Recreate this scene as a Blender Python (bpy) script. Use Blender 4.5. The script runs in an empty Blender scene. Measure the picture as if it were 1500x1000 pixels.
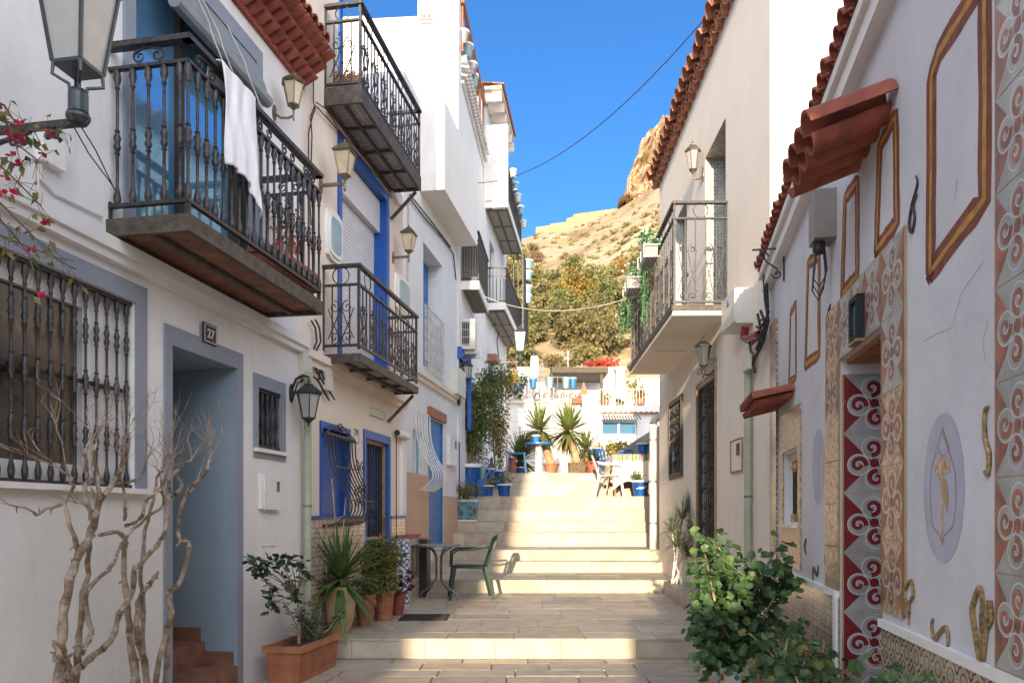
import bpy, math, random
from mathutils import Vector, Matrix
R = random.Random(7)
sc = bpy.context.scene
COL = sc.collection
PI = math.pi
FP, CX, HY, CH = 1100.0, 750.0, 757.0, 1.25      # focal length in photo pixels, centre column, horizon row, eye height

# ------------------------------------------------------------------ camera
cam = bpy.data.cameras.new('camera'); co = bpy.data.objects.new('camera', cam); COL.objects.link(co)
cam.sensor_width = 36; cam.lens = 36*FP/1500; cam.shift_y = (HY-500)/1500.0
cam.clip_start = .05; cam.clip_end = 3000
co.location = (0, 0, CH); co.rotation_euler = (PI/2, 0, 0); sc.camera = co

# ------------------------------------------------------------------ light
SUN_EL = math.atan(.15); SUN_AZ = math.atan(.13)
w = bpy.data.worlds.new('World'); sc.world = w; w.use_nodes = True
nt = w.node_tree; nt.nodes.clear()
sky = nt.nodes.new('ShaderNodeTexSky'); sky.sky_type = 'NISHITA'; sky.sun_disc = False
sky.sun_elevation = SUN_EL; sky.sun_rotation = PI+SUN_AZ
sky.altitude = 0; sky.air_density = 1.0; sky.dust_density = .2; sky.ozone_density = 6.0
bg = nt.nodes.new('ShaderNodeBackground'); bg.inputs[1].default_value = .15
ou = nt.nodes.new('ShaderNodeOutputWorld')
# bright cloud glow added out of view behind the viewer to lift the shade
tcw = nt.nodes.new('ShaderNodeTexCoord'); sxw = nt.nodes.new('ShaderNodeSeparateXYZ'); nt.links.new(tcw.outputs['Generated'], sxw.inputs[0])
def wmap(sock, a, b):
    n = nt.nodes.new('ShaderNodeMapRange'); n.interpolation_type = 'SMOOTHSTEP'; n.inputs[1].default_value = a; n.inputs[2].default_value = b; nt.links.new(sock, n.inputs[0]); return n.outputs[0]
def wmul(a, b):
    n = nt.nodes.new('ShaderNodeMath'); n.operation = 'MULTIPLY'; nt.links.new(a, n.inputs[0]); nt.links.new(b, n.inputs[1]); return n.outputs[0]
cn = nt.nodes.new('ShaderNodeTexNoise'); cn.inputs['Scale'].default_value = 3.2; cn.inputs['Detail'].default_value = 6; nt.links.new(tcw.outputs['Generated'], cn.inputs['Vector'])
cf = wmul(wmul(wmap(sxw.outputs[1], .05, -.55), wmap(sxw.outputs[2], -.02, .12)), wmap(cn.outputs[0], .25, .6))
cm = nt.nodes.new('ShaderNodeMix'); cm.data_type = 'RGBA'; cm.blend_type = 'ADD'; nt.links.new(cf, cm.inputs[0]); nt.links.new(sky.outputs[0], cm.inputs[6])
FILL_CLOUD = 10.5
cm.inputs[7].default_value = (FILL_CLOUD, FILL_CLOUD*.93, FILL_CLOUD*.84, 1)
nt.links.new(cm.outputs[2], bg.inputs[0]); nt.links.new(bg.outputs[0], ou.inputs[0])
sl = bpy.data.lights.new('sun', 'SUN'); sl.energy = 3.9; sl.angle = math.radians(.6); sl.color = (1, .80, .56)
so = bpy.data.objects.new('sun', sl); COL.objects.link(so)
so.rotation_euler = Vector((math.tan(SUN_AZ), 1, -math.tan(SUN_EL))).to_track_quat('-Z', 'Y').to_euler()
sc.view_settings.view_transform = 'Standard'; sc.view_settings.look = 'None'
sc.view_settings.exposure = 1.2; sc.view_settings.gamma = 1

# ------------------------------------------------------------------ materials
M = {}
def _nt(name):
    m = bpy.data.materials.new(name); m.use_nodes = True; M[name] = m
    t = m.node_tree; return m, t, t.nodes['Principled BSDF']
def N(t, typ, **kw):
    n = t.nodes.new(typ)
    for k, v in kw.items(): setattr(n, k, v)
    return n
def c4(c): return (c[0], c[1], c[2], 1)
def mul(c, k): return tuple(min(1, x*k) for x in c)
def mat(name, col, rough=.6, metal=0, var=.12, scale=8, bump=.0, bscale=60, col2=None, spec=.5, rnd=0, coat=0, sheen=0, trans=0):
    m, t, b = _nt(name)
    tc = N(t, 'ShaderNodeNewGeometry'); L = t.links.new
    no = N(t, 'ShaderNodeTexNoise'); no.inputs['Scale'].default_value = scale; no.inputs['Detail'].default_value = 5
    L(tc.outputs['Position'], no.inputs['Vector'])
    cr = N(t, 'ShaderNodeValToRGB'); L(no.outputs[0], cr.inputs[0])
    cr.color_ramp.elements[0].position = .3; cr.color_ramp.elements[1].position = .7
    cr.color_ramp.elements[0].color = c4(mul(col, 1-var)); cr.color_ramp.elements[1].color = c4(col2 if col2 else mul(col, 1+var))
    out = cr.outputs[0]
    if rnd:
        oi = N(t, 'ShaderNodeObjectInfo'); hs = N(t, 'ShaderNodeHueSaturation')
        mr = N(t, 'ShaderNodeMapRange'); mr.inputs[3].default_value = .5-rnd*.12; mr.inputs[4].default_value = .5+rnd*.05
        mv = N(t, 'ShaderNodeMapRange'); mv.inputs[3].default_value = 1-rnd*.5; mv.inputs[4].default_value = 1+rnd*.6
        wn = N(t, 'ShaderNodeTexWhiteNoise', noise_dimensions='1D'); L(oi.outputs['Random'], wn.inputs['W'])
        L(oi.outputs['Random'], mr.inputs[0]); L(wn.outputs[0], mv.inputs[0])
        L(mr.outputs[0], hs.inputs['Hue']); L(mv.outputs[0], hs.inputs['Value']); L(out, hs.inputs['Color']); out = hs.outputs[0]
    L(out, b.inputs['Base Color'])
    b.inputs['Roughness'].default_value = rough; b.inputs['Metallic'].default_value = metal
    b.inputs['Specular IOR Level'].default_value = spec; b.inputs['Coat Weight'].default_value = coat
    if bump:
        n2 = N(t, 'ShaderNodeTexNoise'); n2.inputs['Scale'].default_value = bscale; n2.inputs['Detail'].default_value = 6
        L(tc.outputs['Position'], n2.inputs['Vector'])
        bu = N(t, 'ShaderNodeBump'); bu.inputs['Strength'].default_value = bump; bu.inputs['Distance'].default_value = .01
        L(n2.outputs[0], bu.inputs['Height']); L(bu.outputs[0], b.inputs['Normal'])
    if trans:      # thin leaf: some light comes through
        tr = N(t, 'ShaderNodeBsdfTranslucent'); mx = N(t, 'ShaderNodeMixShader'); mx.inputs[0].default_value = trans
        L(out, tr.inputs[0]); L(b.outputs[0], mx.inputs[1]); L(tr.outputs[0], mx.inputs[2])
        L(mx.outputs[0], t.nodes['Material Output'].inputs[0])
    return m
def plaster(name, col, dirt=.10, grime=(.35, .32, .28), base_dirt=0, bump=.35):
    """rendered and painted wall: mottled paint, vertical rain streaks, uneven trowelled surface"""
    m, t, b = _nt(name); L = t.links.new
    g = N(t, 'ShaderNodeNewGeometry')
    n1 = N(t, 'ShaderNodeTexNoise'); n1.inputs['Scale'].default_value = 1.3; n1.inputs['Detail'].default_value = 8; n1.inputs['Roughness'].default_value = .65
    L(g.outputs['Position'], n1.inputs['Vector'])
    r1 = N(t, 'ShaderNodeValToRGB'); L(n1.outputs[0], r1.inputs[0])
    r1.color_ramp.elements[0].position = .3; r1.color_ramp.elements[1].position = .68
    r1.color_ramp.elements[0].color = c4(mul(col, 1-dirt)); r1.color_ramp.elements[1].color = c4(mul(col, 1.03))
    mp = N(t, 'ShaderNodeMapping'); mp.inputs['Scale'].default_value = (3.1, 3.1, .55); L(g.outputs['Position'], mp.inputs[0])
    n2 = N(t, 'ShaderNodeTexNoise'); n2.inputs['Scale'].default_value = 1.2; n2.inputs['Detail'].default_value = 9; n2.inputs['Distortion'].default_value = 1.1; n2.inputs['Roughness'].default_value = .7
    L(mp.outputs[0], n2.inputs['Vector'])
    r2 = N(t, 'ShaderNodeValToRGB'); L(n2.outputs[0], r2.inputs[0])
    r2.color_ramp.elements[0].position = .52; r2.color_ramp.elements[1].position = .85
    r2.color_ramp.elements[0].color = (0, 0, 0, 1); r2.color_ramp.elements[1].color = (.30, .30, .30, 1)
    mx = N(t, 'ShaderNodeMix', data_type='RGBA'); L(r2.outputs[0], mx.inputs[0]); L(r1.outputs[0], mx.inputs[6]); mx.inputs[7].default_value = c4(mul(grime, 1.2))
    n4 = N(t, 'ShaderNodeTexNoise'); n4.inputs['Scale'].default_value = 14; n4.inputs['Detail'].default_value = 8; n4.inputs['Roughness'].default_value = .8
    L(g.outputs['Position'], n4.inputs['Vector'])
    r4 = N(t, 'ShaderNodeValToRGB'); L(n4.outputs[0], r4.inputs[0])
    r4.color_ramp.elements[0].position = .66; r4.color_ramp.elements[1].position = .78
    r4.color_ramp.elements[0].color = (0, 0, 0, 1); r4.color_ramp.elements[1].color = (.45, .45, .45, 1)
    m2 = N(t, 'ShaderNodeMix', data_type='RGBA'); L(r4.outputs[0], m2.inputs[0]); L(mx.outputs[2], m2.inputs[6]); m2.inputs[7].default_value = c4(grime)
    L(m2.outputs[2], b.inputs['Base Color'])
    b.inputs['Roughness'].default_value = .85; b.inputs['Specular IOR Level'].default_value = .3
    n3 = N(t, 'ShaderNodeTexNoise'); n3.inputs['Scale'].default_value = 9; n3.inputs['Detail'].default_value = 9; n3.inputs['Roughness'].default_value = .62
    L(g.outputs['Position'], n3.inputs['Vector'])
    bu = N(t, 'ShaderNodeBump'); bu.inputs['Strength'].default_value = bump; bu.inputs['Distance'].default_value = .02
    L(n3.outputs[0], bu.inputs['Height']); L(bu.outputs[0], b.inputs['Normal'])
    return m
def azulejo(name, c1, c2, c3, size, rough=.25, kind=0):
    """glazed tiles with a repeating painted figure, in local coordinates x (along the wall), z (up) and y"""
    m, t, b = _nt(name); L = t.links.new
    tc = N(t, 'ShaderNodeTexCoord'); mp = N(t, 'ShaderNodeMapping'); mp.inputs['Scale'].default_value = (1/size,)*3
    L(tc.outputs['Object'], mp.inputs[0])
    sx = N(t, 'ShaderNodeSeparateXYZ'); L(mp.outputs[0], sx.inputs[0])
    def mth(op, a, bb=None, cc=None):
        n = N(t, 'ShaderNodeMath', operation=op)
        for i, v in enumerate((a, bb, cc)):
            if v is None: continue
            if isinstance(v, (int, float)): n.inputs[i].default_value = v
            else: L(v, n.inputs[i])
        return n.outputs[0]
    u0 = mth('ADD', sx.outputs[0], sx.outputs[1]) if kind != 2 else sx.outputs[0]
    v0 = sx.outputs[2] if kind != 2 else sx.outputs[1]
    u = mth('SUBTRACT', mth('FRACT', u0), .5); v = mth('SUBTRACT', mth('FRACT', v0), .5)
    au, av = mth('ABSOLUTE', u), mth('ABSOLUTE', v)
    r = mth('SQRT', mth('ADD', mth('MULTIPLY', u, u), mth('MULTIPLY', v, v)))
    th = mth('ARCTAN2', u, v)
    pet = mth('ADD', mth('MULTIPLY', mth('COSINE', mth('MULTIPLY', th, 8.0 if kind != 1 else 4.0)), .07), .27)
    f1 = mth('LESS_THAN', mth('ABSOLUTE', mth('SUBTRACT', r, pet)), .05)
    rc = mth('SQRT', mth('ADD', mth('POWER', mth('SUBTRACT', au, .5), 2.0), mth('POWER', mth('SUBTRACT', av, .5), 2.0)))
    f2 = mth('LESS_THAN', mth('ABSOLUTE', mth('SUBTRACT', rc, .24)), .04)
    f3 = mth('LESS_THAN', r, .10)
    gr = mth('GREATER_THAN', mth('MAXIMUM', au, av), .485)
    a1 = N(t, 'ShaderNodeMix', data_type='RGBA'); L(f1, a1.inputs[0]); a1.inputs[6].default_value = c4(c1); a1.inputs[7].default_value = c4(c2)
    a2 = N(t, 'ShaderNodeMix', data_type='RGBA'); L(mth('MAXIMUM', f2, f3), a2.inputs[0]); L(a1.outputs[2], a2.inputs[6]); a2.inputs[7].default_value = c4(c3)
    a3 = N(t, 'ShaderNodeMix', data_type='RGBA'); L(gr, a3.inputs[0]); L(a2.outputs[2], a3.inputs[6]); a3.inputs[7].default_value = (.35, .31, .26, 1)
    no = N(t, 'ShaderNodeTexNoise'); no.inputs['Scale'].default_value = 5; no.inputs['Detail'].default_value = 8; L(tc.outputs['Object'], no.inputs['Vector'])
    rr = N(t, 'ShaderNodeMapRange'); rr.inputs[1].default_value = .35; rr.inputs[2].default_value = .7; rr.inputs[3].default_value = .75; rr.inputs[4].default_value = 1.1
    L(no.outputs[0], rr.inputs[0])
    hv = N(t, 'ShaderNodeHueSaturation'); L(rr.outputs[0], hv.inputs['Value']); L(a3.outputs[2], hv.inputs['Color'])
    L(hv.outputs[0], b.inputs['Base Color']); b.inputs['Roughness'].default_value = rough
    bu = N(t, 'ShaderNodeBump'); bu.inputs['Strength'].default_value = .4; bu.inputs['Distance'].default_value = .004; bu.invert = True
    L(gr, bu.inputs['Height']); L(bu.outputs[0], b.inputs['Normal'])
    return m
plaster('white_paint', (.78, .765, .735))
plaster('bright_white', (.80, .77, .71), dirt=.05)
plaster('cream_paint', (.80, .69, .57), dirt=.08)
plaster('sand_paint', (.80, .72, .61), dirt=.05, bump=.12)
plaster('old_white', (.64, .64, .67), dirt=.16, grime=(.42, .36, .31))
plaster('grey_paint', (.27, .30, .35), dirt=.12)
plaster('blue_grey_paint', (.27, .35, .41), dirt=.12, grime=(.2, .25, .3))
plaster('tan_paint', (.60, .42, .29), dirt=.10)
plaster('concrete', (.40, .37, .33), dirt=.2)
plaster('far_plaster', (.80, .70, .56), dirt=.12)
mat('slab', (.43, .37, .285), .55, var=.17, scale=6, bump=.25, bscale=30)
mat('slab_pale', (.48, .42, .325), .5, var=.17, scale=5, bump=.2, bscale=30)
mat('slab_warm', (.43, .35, .255), .55, var=.17, scale=7, bump=.25, bscale=30)
mat('slab_grey', (.38, .335, .27), .6, var=.17, scale=7, bump=.35, bscale=26)
mat('mortar', (.27, .225, .17), .9, var=.3, scale=25, bump=.4)
mat('iron', (.035, .037, .045), .42, .3, var=.5, scale=40, bump=.3, bscale=90, col2=(.075, .07, .068))
mat('iron_brown', (.085, .07, .052), .6, .2, var=.45, scale=18, bump=.5, bscale=60)
mat('brass_iron', (.20, .165, .10), .45, .6, var=.4, scale=30, bump=.2)
mat('lamp_grey', (.055, .07, .075), .38, .4, var=.25, scale=25, bump=.15)
mat('milk_glass', (.40, .39, .36), .25, var=.06, scale=12)
mat('amber_glass', (.62, .50, .34), .2, var=.15, scale=12)
mat('glass_sky_tint', (.17, .40, .62), .05, .55, var=.05, spec=1)  # blue of a sky reflection put into the pane colour
mat('glass_dark', (.05, .055, .06), .05, .0, var=.3, scale=3, spec=1)
mat('dark', (.012, .012, .014), .8, var=.3)
mat('dark_brown', (.03, .02, .014), .6, var=.4)
mat('roof_red', (.30, .085, .055), .85, var=.35, scale=9, bump=.35, bscale=50)
mat('roof_clay', (.40, .165, .09), .75, var=.35, scale=14, bump=.6, bscale=40)
mat('roof_pink', (.60, .40, .29), .75, var=.25, scale=8, bump=.4)
mat('terracotta', (.40, .155, .08), .6, var=.2, scale=10, bump=.25)
mat('terra_red', (.30, .095, .06), .6, var=.25, scale=8, bump=.25)
mat('brick_tile', (.23, .105, .065), .7, var=.3, scale=9, bump=.3)
mat('blue_paint', (.008, .085, .36), .42, var=.16, scale=9, bump=.12)
mat('blue_light', (.025, .17, .44), .4, var=.18, scale=9, bump=.1)
mat('blue_pot', (.008, .085, .32), .25, var=.2, scale=7, coat=.3)
mat('blue_sky_pot', (.03, .17, .34), .35, var=.2, scale=7)
mat('pale_blue_pot', (.24, .38, .42), .35, var=.15, scale=7)
mat('teal_glaze', (.06, .17, .19), .2, var=.5, scale=14, col2=(.16, .33, .36), coat=.4)
mat('shutter', (.66, .64, .64), .45, var=.04, bump=.05)
mat('blind', (.24, .27, .28), .5, var=.1, bump=.1)
mat('white_enamel', (.74, .73, .70), .35, var=.06, scale=12)
mat('glass_warm_reflect', (.07, .045, .03), .06, var=.9, scale=2.2, spec=1, col2=(.20, .14, .09))  # warm blotches in the colour stand in for reflections on the pane
mat('box_grey', (.20, .185, .17), .5, var=.08)
mat('cream_box', (.60, .59, .52), .45, var=.05)
mat('pipe_green', (.36, .39, .29), .5, var=.12, scale=6)
mat('pipe_white', (.66, .62, .55), .5, var=.1, scale=6)
mat('cable', (.02, .02, .022), .5, var=.2)
mat('cable_white', (.60, .56, .50), .6, var=.2)
mat('red_pipe', (.22, .03, .035), .45, var=.2)
mat('tan_pot', (.50, .36, .19), .7, var=.2, scale=9, bump=.3)
mat('wood', (.32, .13, .055), .6, var=.3, scale=14, bump=.3)
mat('wood_gold', (.36, .22, .10), .5, var=.3, scale=18, bump=.2)
mat('green_plastic', (.005, .028, .017), .4, var=.1, spec=.3)
mat('white_plastic', (.74, .70, .62), .4, var=.06)
mat('table_grey', (.26, .25, .23), .4, .3, var=.2, scale=12)
mat('steel_tube', (.22, .22, .22), .4, .6, var=.2)
mat('linen', (.80, .79, .79), .9, var=.04, scale=20, bump=.15, bscale=120)
mat('cloth_cream', (.72, .66, .56), .9, var=.08, scale=20, bump=.2)
mat('bark', (.27, .20, .14), .9, var=.35, scale=22, bump=1.0, bscale=45, col2=(.46, .36, .27))
mat('bark_brown', (.16, .11, .07), .9, var=.35, scale=18, bump=.8)
mat('bark_pale', (.46, .33, .19), .9, var=.35, scale=18, bump=.8)
mat('soil', (.09, .06, .04), .95, var=.4, scale=40, bump=1)
mat('leaf_green', (.07, .14, .045), .45, var=.4, scale=15, col2=(.15, .25, .07), trans=.3)
mat('leaf_dark', (.022, .05, .022), .35, var=.4, scale=15, col2=(.05, .10, .04), trans=.15)
mat('leaf_geranium', (.028, .085, .025), .55, var=.45, scale=9, col2=(.075, .155, .04), trans=.18)
mat('leaf_olive', (.16, .15, .04), .5, var=.4, scale=12, col2=(.30, .26, .07), trans=.35)
mat('leaf_yucca', (.15, .22, .06), .4, var=.35, scale=14, col2=(.34, .40, .12), trans=.35)
mat('leaf_yellow', (.34, .32, .06), .5, var=.4, scale=12, col2=(.50, .42, .10), trans=.3)
mat('leaf_orange', (.45, .20, .06), .5, var=.4, scale=12, col2=(.60, .34, .12), trans=.3)
mat('leaf_red', (.10, .012, .02), .4, var=.5, scale=30, col2=(.24, .03, .03), trans=.15)
mat('leaf_dry', (.42, .27, .13), .8, var=.3, scale=20, trans=.2)
mat('leaf_silver', (.11, .15, .08), .5, var=.35, scale=20, col2=(.22, .26, .14), trans=.2)
mat('leaf_plastic', (.02, .22, .08), .35, var=.5, scale=30, col2=(.16, .42, .14), trans=.3)
mat('flower_pink', (.55, .02, .08), .6, var=.3, scale=30, trans=.3)
mat('flower_white', (.8, .78, .7), .6, var=.1)
mat('flower_red', (.62, .05, .04), .6, var=.3, scale=2, trans=.2)
mat('pine', (.12, .13, .04), .8, var=.4, scale=.9, col2=(.29, .275, .09), rnd=.3, trans=.15)
mat('scrub', (.18, .15, .06), .8, var=.4, scale=.8, col2=(.30, .25, .10), rnd=.4, trans=.15)
mat('autumn', (.26, .19, .035), .7, var=.4, scale=.8, col2=(.42, .28, .06), rnd=.35, trans=.2)
mat('rust_paint', (.20, .055, .032), .8, var=.28, scale=14, bump=.2)
mat('maroon_paint', (.16, .008, .014), .5, var=.2, scale=10)
mat('ochre_paint', (.42, .22, .05), .8, var=.28, scale=18)
mat('lilac_paint', (.43, .425, .52), .8, var=.1, scale=7)
mat('sketch_paint', (.34, .20, .10), .8, var=.3, scale=30)
mat('tile_grey', (.29, .30, .30), .32, var=.25, scale=8)
mat('tile_line', (.50, .52, .52), .4, var=.1, scale=12)
mat('tile_rust', (.27, .105, .07), .45, var=.5, scale=12)
mat('grout_gold', (.36, .26, .13), .6, var=.2)
mat('old_gold', (.20, .13, .06), .5, .2, var=.5, scale=70, col2=(.42, .28, .12))
mat('worn_wood', (.34, .19, .11), .3, var=.55, scale=34, bump=.8, bscale=30, col2=(.66, .46, .30))
mat('yellow_paint', (.6, .42, .05), .6); mat('pink_paint', (.55, .12, .15), .6); mat('turquoise_paint', (.04, .35, .38), .6)
mat('number_white', (.75, .75, .72), .5, var=.02); mat('number_black', (.02, .02, .022), .4, var=.1)
mat('sign_red', (.5, .08, .05), .6); mat('straw', (.28, .26, .22), .8, var=.5, scale=60, bump=.5)
mat('stone_gold', (.34, .235, .135), .95, var=.3, scale=.11, bump=1.0, bscale=.35, col2=(.62, .46, .29))
mat('fort_stone', (.38, .255, .14), .95, var=.12, scale=.4, bump=.5, bscale=2)
mat('far_wood', (.10, .075, .05), .8, var=.2)
azulejo('tile_soffit', (.36, .33, .32), (.10, .11, .16), (.16, .15, .18), .13, kind=2, rough=.5)
azulejo('tile_blue', (.60, .50, .38), (.09, .11, .20), (.30, .17, .07), .17, rough=.22)
azulejo('tile_azul', (.62, .66, .68), (.05, .09, .33), (.12, .17, .42), .20, rough=.2, kind=1)
azulejo('tile_star', (.66, .64, .56), (.16, .24, .27), (.42, .36, .24), .16, rough=.4)
azulejo('tile_brown', (.50, .42, .33), (.11, .06, .045), (.22, .12, .07), .115, rough=.2, kind=1)
def hill_mat():
    m, t, b = _nt('hillside'); L = t.links.new; g = N(t, 'ShaderNodeNewGeometry')
    n1 = N(t, 'ShaderNodeTexNoise'); n1.inputs['Scale'].default_value = .045; n1.inputs['Detail'].default_value = 9; n1.inputs['Roughness'].default_value = .7
    L(g.outputs['Position'], n1.inputs['Vector'])
    r = N(t, 'ShaderNodeValToRGB'); L(n1.outputs[0], r.inputs[0]); e = r.color_ramp.elements
    e[0].position = .34; e[0].color = (.20, .145, .07, 1); e[1].position = .54; e[1].color = (.44, .33, .20, 1)
    k = e.new(.43); k.color = (.36, .26, .145, 1)
    L(r.outputs[0], b.inputs['Base Color']); b.inputs['Roughness'].default_value = .95
    n3 = N(t, 'ShaderNodeTexNoise'); n3.inputs['Scale'].default_value = .35; n3.inputs['Detail'].default_value = 8; L(g.outputs['Position'], n3.inputs['Vector'])
    bu = N(t, 'ShaderNodeBump'); bu.inputs['Strength'].default_value = .8; bu.inputs['Distance'].default_value = 1.5
    L(n3.outputs[0], bu.inputs['Height']); L(bu.outputs[0], b.inputs['Normal'])
hill_mat()

# ------------------------------------------------------------------ frames: s along a wall (away from the camera), o out of it, z up
class Frame:
    def __init__(f, x0, slope, side, y0=0.0):
        k = math.hypot(slope, 1); f.u = (slope/k, 1/k); f.O = (x0, y0); f.ang = math.atan2(f.u[1], f.u[0])
        f.sg = 1 if side == 'R' else -1
        f.n = (-f.u[1]*f.sg, f.u[0]*f.sg)
    def w(f, s, o, z): return Vector((f.O[0]+s*f.u[0]+o*f.n[0], f.O[1]+s*f.u[1]+o*f.n[1], z))
    def p(f, px, py, o=0.0):          # point of the wall plane (moved out by o) seen at a photo pixel
        a, b = (px-CX)/FP, (HY-py)/FP
        ox, oy = f.O[0]+o*f.n[0], f.O[1]+o*f.n[1]
        den = a*f.u[1]-f.u[0]
        s = (ox-a*oy)/den; t = oy+s*f.u[1]
        return s, CH+b*t
    def s(f, px, o=0.0): return f.p(px, HY, o)[0]
    def z(f, px, py, o=0.0): return f.p(px, py, o)[1]
class World:
    ang = 0.0; sg = 1
    def w(f, s, o, z): return Vector((s, o, z))
W = World()
def at(px, py, d): return ((px-CX)/FP*d, d, CH+(HY-py)/FP*d)

class Node:
    """a Blender object together with the frame and base point its mesh is written from"""
    def __init__(n, ob, F, base): n.ob, n.F, n.base = ob, F, base
def tag(o, label=None, cat=None, group=None, kind=None):
    if label: o['label'] = label
    if cat: o['category'] = cat
    if group: o['group'] = group
    if kind: o['kind'] = kind
def thing(name, label, cat, F=W, base=(0, 0, 0), group=None):
    o = bpy.data.objects.new(name, None); COL.objects.link(o); o.empty_display_size = .1
    o.location = F.w(*base); o.rotation_euler = (0, 0, F.ang); tag(o, label, cat, group)
    return Node(o, F, base)
class MB:
    def __init__(m): m.v = []; m.f = []; m.mi = []
    def add(m, vs, fs, mi=0):
        b = len(m.v); m.v += [tuple(q) for q in vs]
        for f in fs: m.f.append(tuple(b+i for i in f)); m.mi.append(mi)
        return m
    def quad(m, a, b, c, d, mi=0): return m.add([a, b, c, d], [(0, 1, 2, 3)], mi)
    def box(m, s0, s1, o0, o1, z0, z1, mi=0):
        return m.add([(s0, o0, z0), (s1, o0, z0), (s1, o1, z0), (s0, o1, z0), (s0, o0, z1), (s1, o0, z1), (s1, o1, z1), (s0, o1, z1)],
                     [(0, 3, 2, 1), (4, 5, 6, 7), (0, 1, 5, 4), (1, 2, 6, 5), (2, 3, 7, 6), (3, 0, 4, 7)], mi)
    def frame(m, s0, s1, z0, z1, wd, o0, o1, mi=0, bottom=True, wt=None):
        wt = wt or wd
        m.box(s0, s0+wd, o0, o1, z0, z1, mi); m.box(s1-wd, s1, o0, o1, z0, z1, mi)
        m.box(s0+wd, s1-wd, o0, o1, z1-wt, z1, mi)
        if bottom: m.box(s0+wd, s1-wd, o0, o1, z0, z0+wd, mi)
        return m
    def bar(m, a, b, wd, h, mi=0):     # square bar between two points
        a, b = Vector(a), Vector(b); d = (b-a).normalized(); up = Vector((0, 0, 1))
        if abs(d.z) > .95: up = Vector((1, 0, 0))
        x = d.cross(up).normalized()*wd/2; y = x.cross(d).normalized()*h/2
        vs = [p+i*x+j*y for p in (a, b) for i, j in ((-1, -1), (1, -1), (1, 1), (-1, 1))]
        return m.add(vs, [(0, 1, 2, 3), (7, 6, 5, 4), (0, 4, 5, 1), (1, 5, 6, 2), (2, 6, 7, 3), (3, 7, 4, 0)], mi)
    def tube(m, pts, r, n=6, mi=0, cap=True):
        pts = [Vector(p) for p in pts]; k = len(pts)
        rs = r if isinstance(r, (list, tuple)) else [r]*k
        if len(rs) != k: rs = [rs[0]+(rs[-1]-rs[0])*i/(k-1) for i in range(k)]
        ref = None; vs = []
        for i, p in enumerate(pts):
            d = (pts[min(i+1, k-1)]-pts[max(i-1, 0)])
            d = d.normalized() if d.length > 1e-9 else Vector((0, 0, 1))
            if ref is None: ref = d.orthogonal().normalized()
            ref = (ref-d*ref.dot(d)); ref = ref.normalized() if ref.length > 1e-6 else d.orthogonal().normalized()
            q = d.cross(ref)
            for j in range(n):
                a = 2*PI*j/n; vs.append(p+(ref*math.cos(a)+q*math.sin(a))*rs[i])
        fs = [(i*n+j, i*n+(j+1) % n, (i+1)*n+(j+1) % n, (i+1)*n+j) for i in range(k-1) for j in range(n)]
        if cap: fs += [tuple(range(n-1, -1, -1)), tuple((k-1)*n+j for j in range(n))]
        return m.add(vs, fs, mi)
    def lathe(m, c, prof, n=16, mi=0, rot=0.0, sx=1, sy=1):
        vs = [(c[0]+r*math.cos(2*PI*j/n+rot)*sx, c[1]+r*math.sin(2*PI*j/n+rot)*sy, c[2]+z) for r, z in prof for j in range(n)]
        k = len(prof)
        fs = [(i*n+j, i*n+(j+1) % n, (i+1)*n+(j+1) % n, (i+1)*n+j) for i in range(k-1) for j in range(n)]
        if prof[0][0] > 1e-4: fs.append(tuple(range(n-1, -1, -1)))
        if prof[-1][0] > 1e-4: fs.append(tuple((k-1)*n+j for j in range(n)))
        return m.add(vs, fs, mi)
    def prism(m, poly, o0, o1, mi=0):  # polygon in the (s, z) plane
        k = len(poly)
        vs = [(s, o0, z) for s, z in poly]+[(s, o1, z) for s, z in poly]
        fs = [tuple(range(k)), tuple(range(2*k-1, k-1, -1))]+[(i, k+i, k+(i+1) % k, (i+1) % k) for i in range(k)]
        return m.add(vs, fs, mi)
    def ribbon(m, pts, wd, o, mi=0, th=.0015):   # painted line of width wd on the wall at height o
        k = len(pts); L_, R_ = [], []
        ws = wd if isinstance(wd, (list, tuple)) else [wd]*k
        for i, (s, z) in enumerate(pts):
            a, b = pts[max(i-1, 0)], pts[min(i+1, k-1)]
            dx, dz = b[0]-a[0], b[1]-a[1]; l = math.hypot(dx, dz) or 1
            nx, nz = -dz/l*ws[i]/2, dx/l*ws[i]/2
            L_.append((s+nx, z+nz)); R_.append((s-nx, z-nz))
        for i in range(k-1):
            m.add([(L_[i][0], o, L_[i][1]), (L_[i+1][0], o, L_[i+1][1]), (R_[i+1][0], o, R_[i+1][1]), (R_[i][0], o, R_[i][1])], [(0, 1, 2, 3)], mi)
        return m
    def leaf(m, p, d, l, wd, up=None, mi=0, bend=.25, fold=.0):
        p = Vector(p); d = Vector(d).normalized()
        up = Vector(up) if up is not None else Vector((R.uniform(-1, 1), R.uniform(-1, 1), R.uniform(-.2, 1)))
        x = d.cross(up); x = x.normalized() if x.length > 1e-4 else d.orthogonal().normalized()
        nn = x.cross(d)
        a = p+d*l*.45+nn*l*.04; e = p+d*l*.95-Vector((0, 0, 1))*l*bend
        return m.add([p, a+x*wd/2+nn*fold*wd, e, a-x*wd/2+nn*fold*wd], [(0, 1, 2), (0, 2, 3)], mi)
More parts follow.
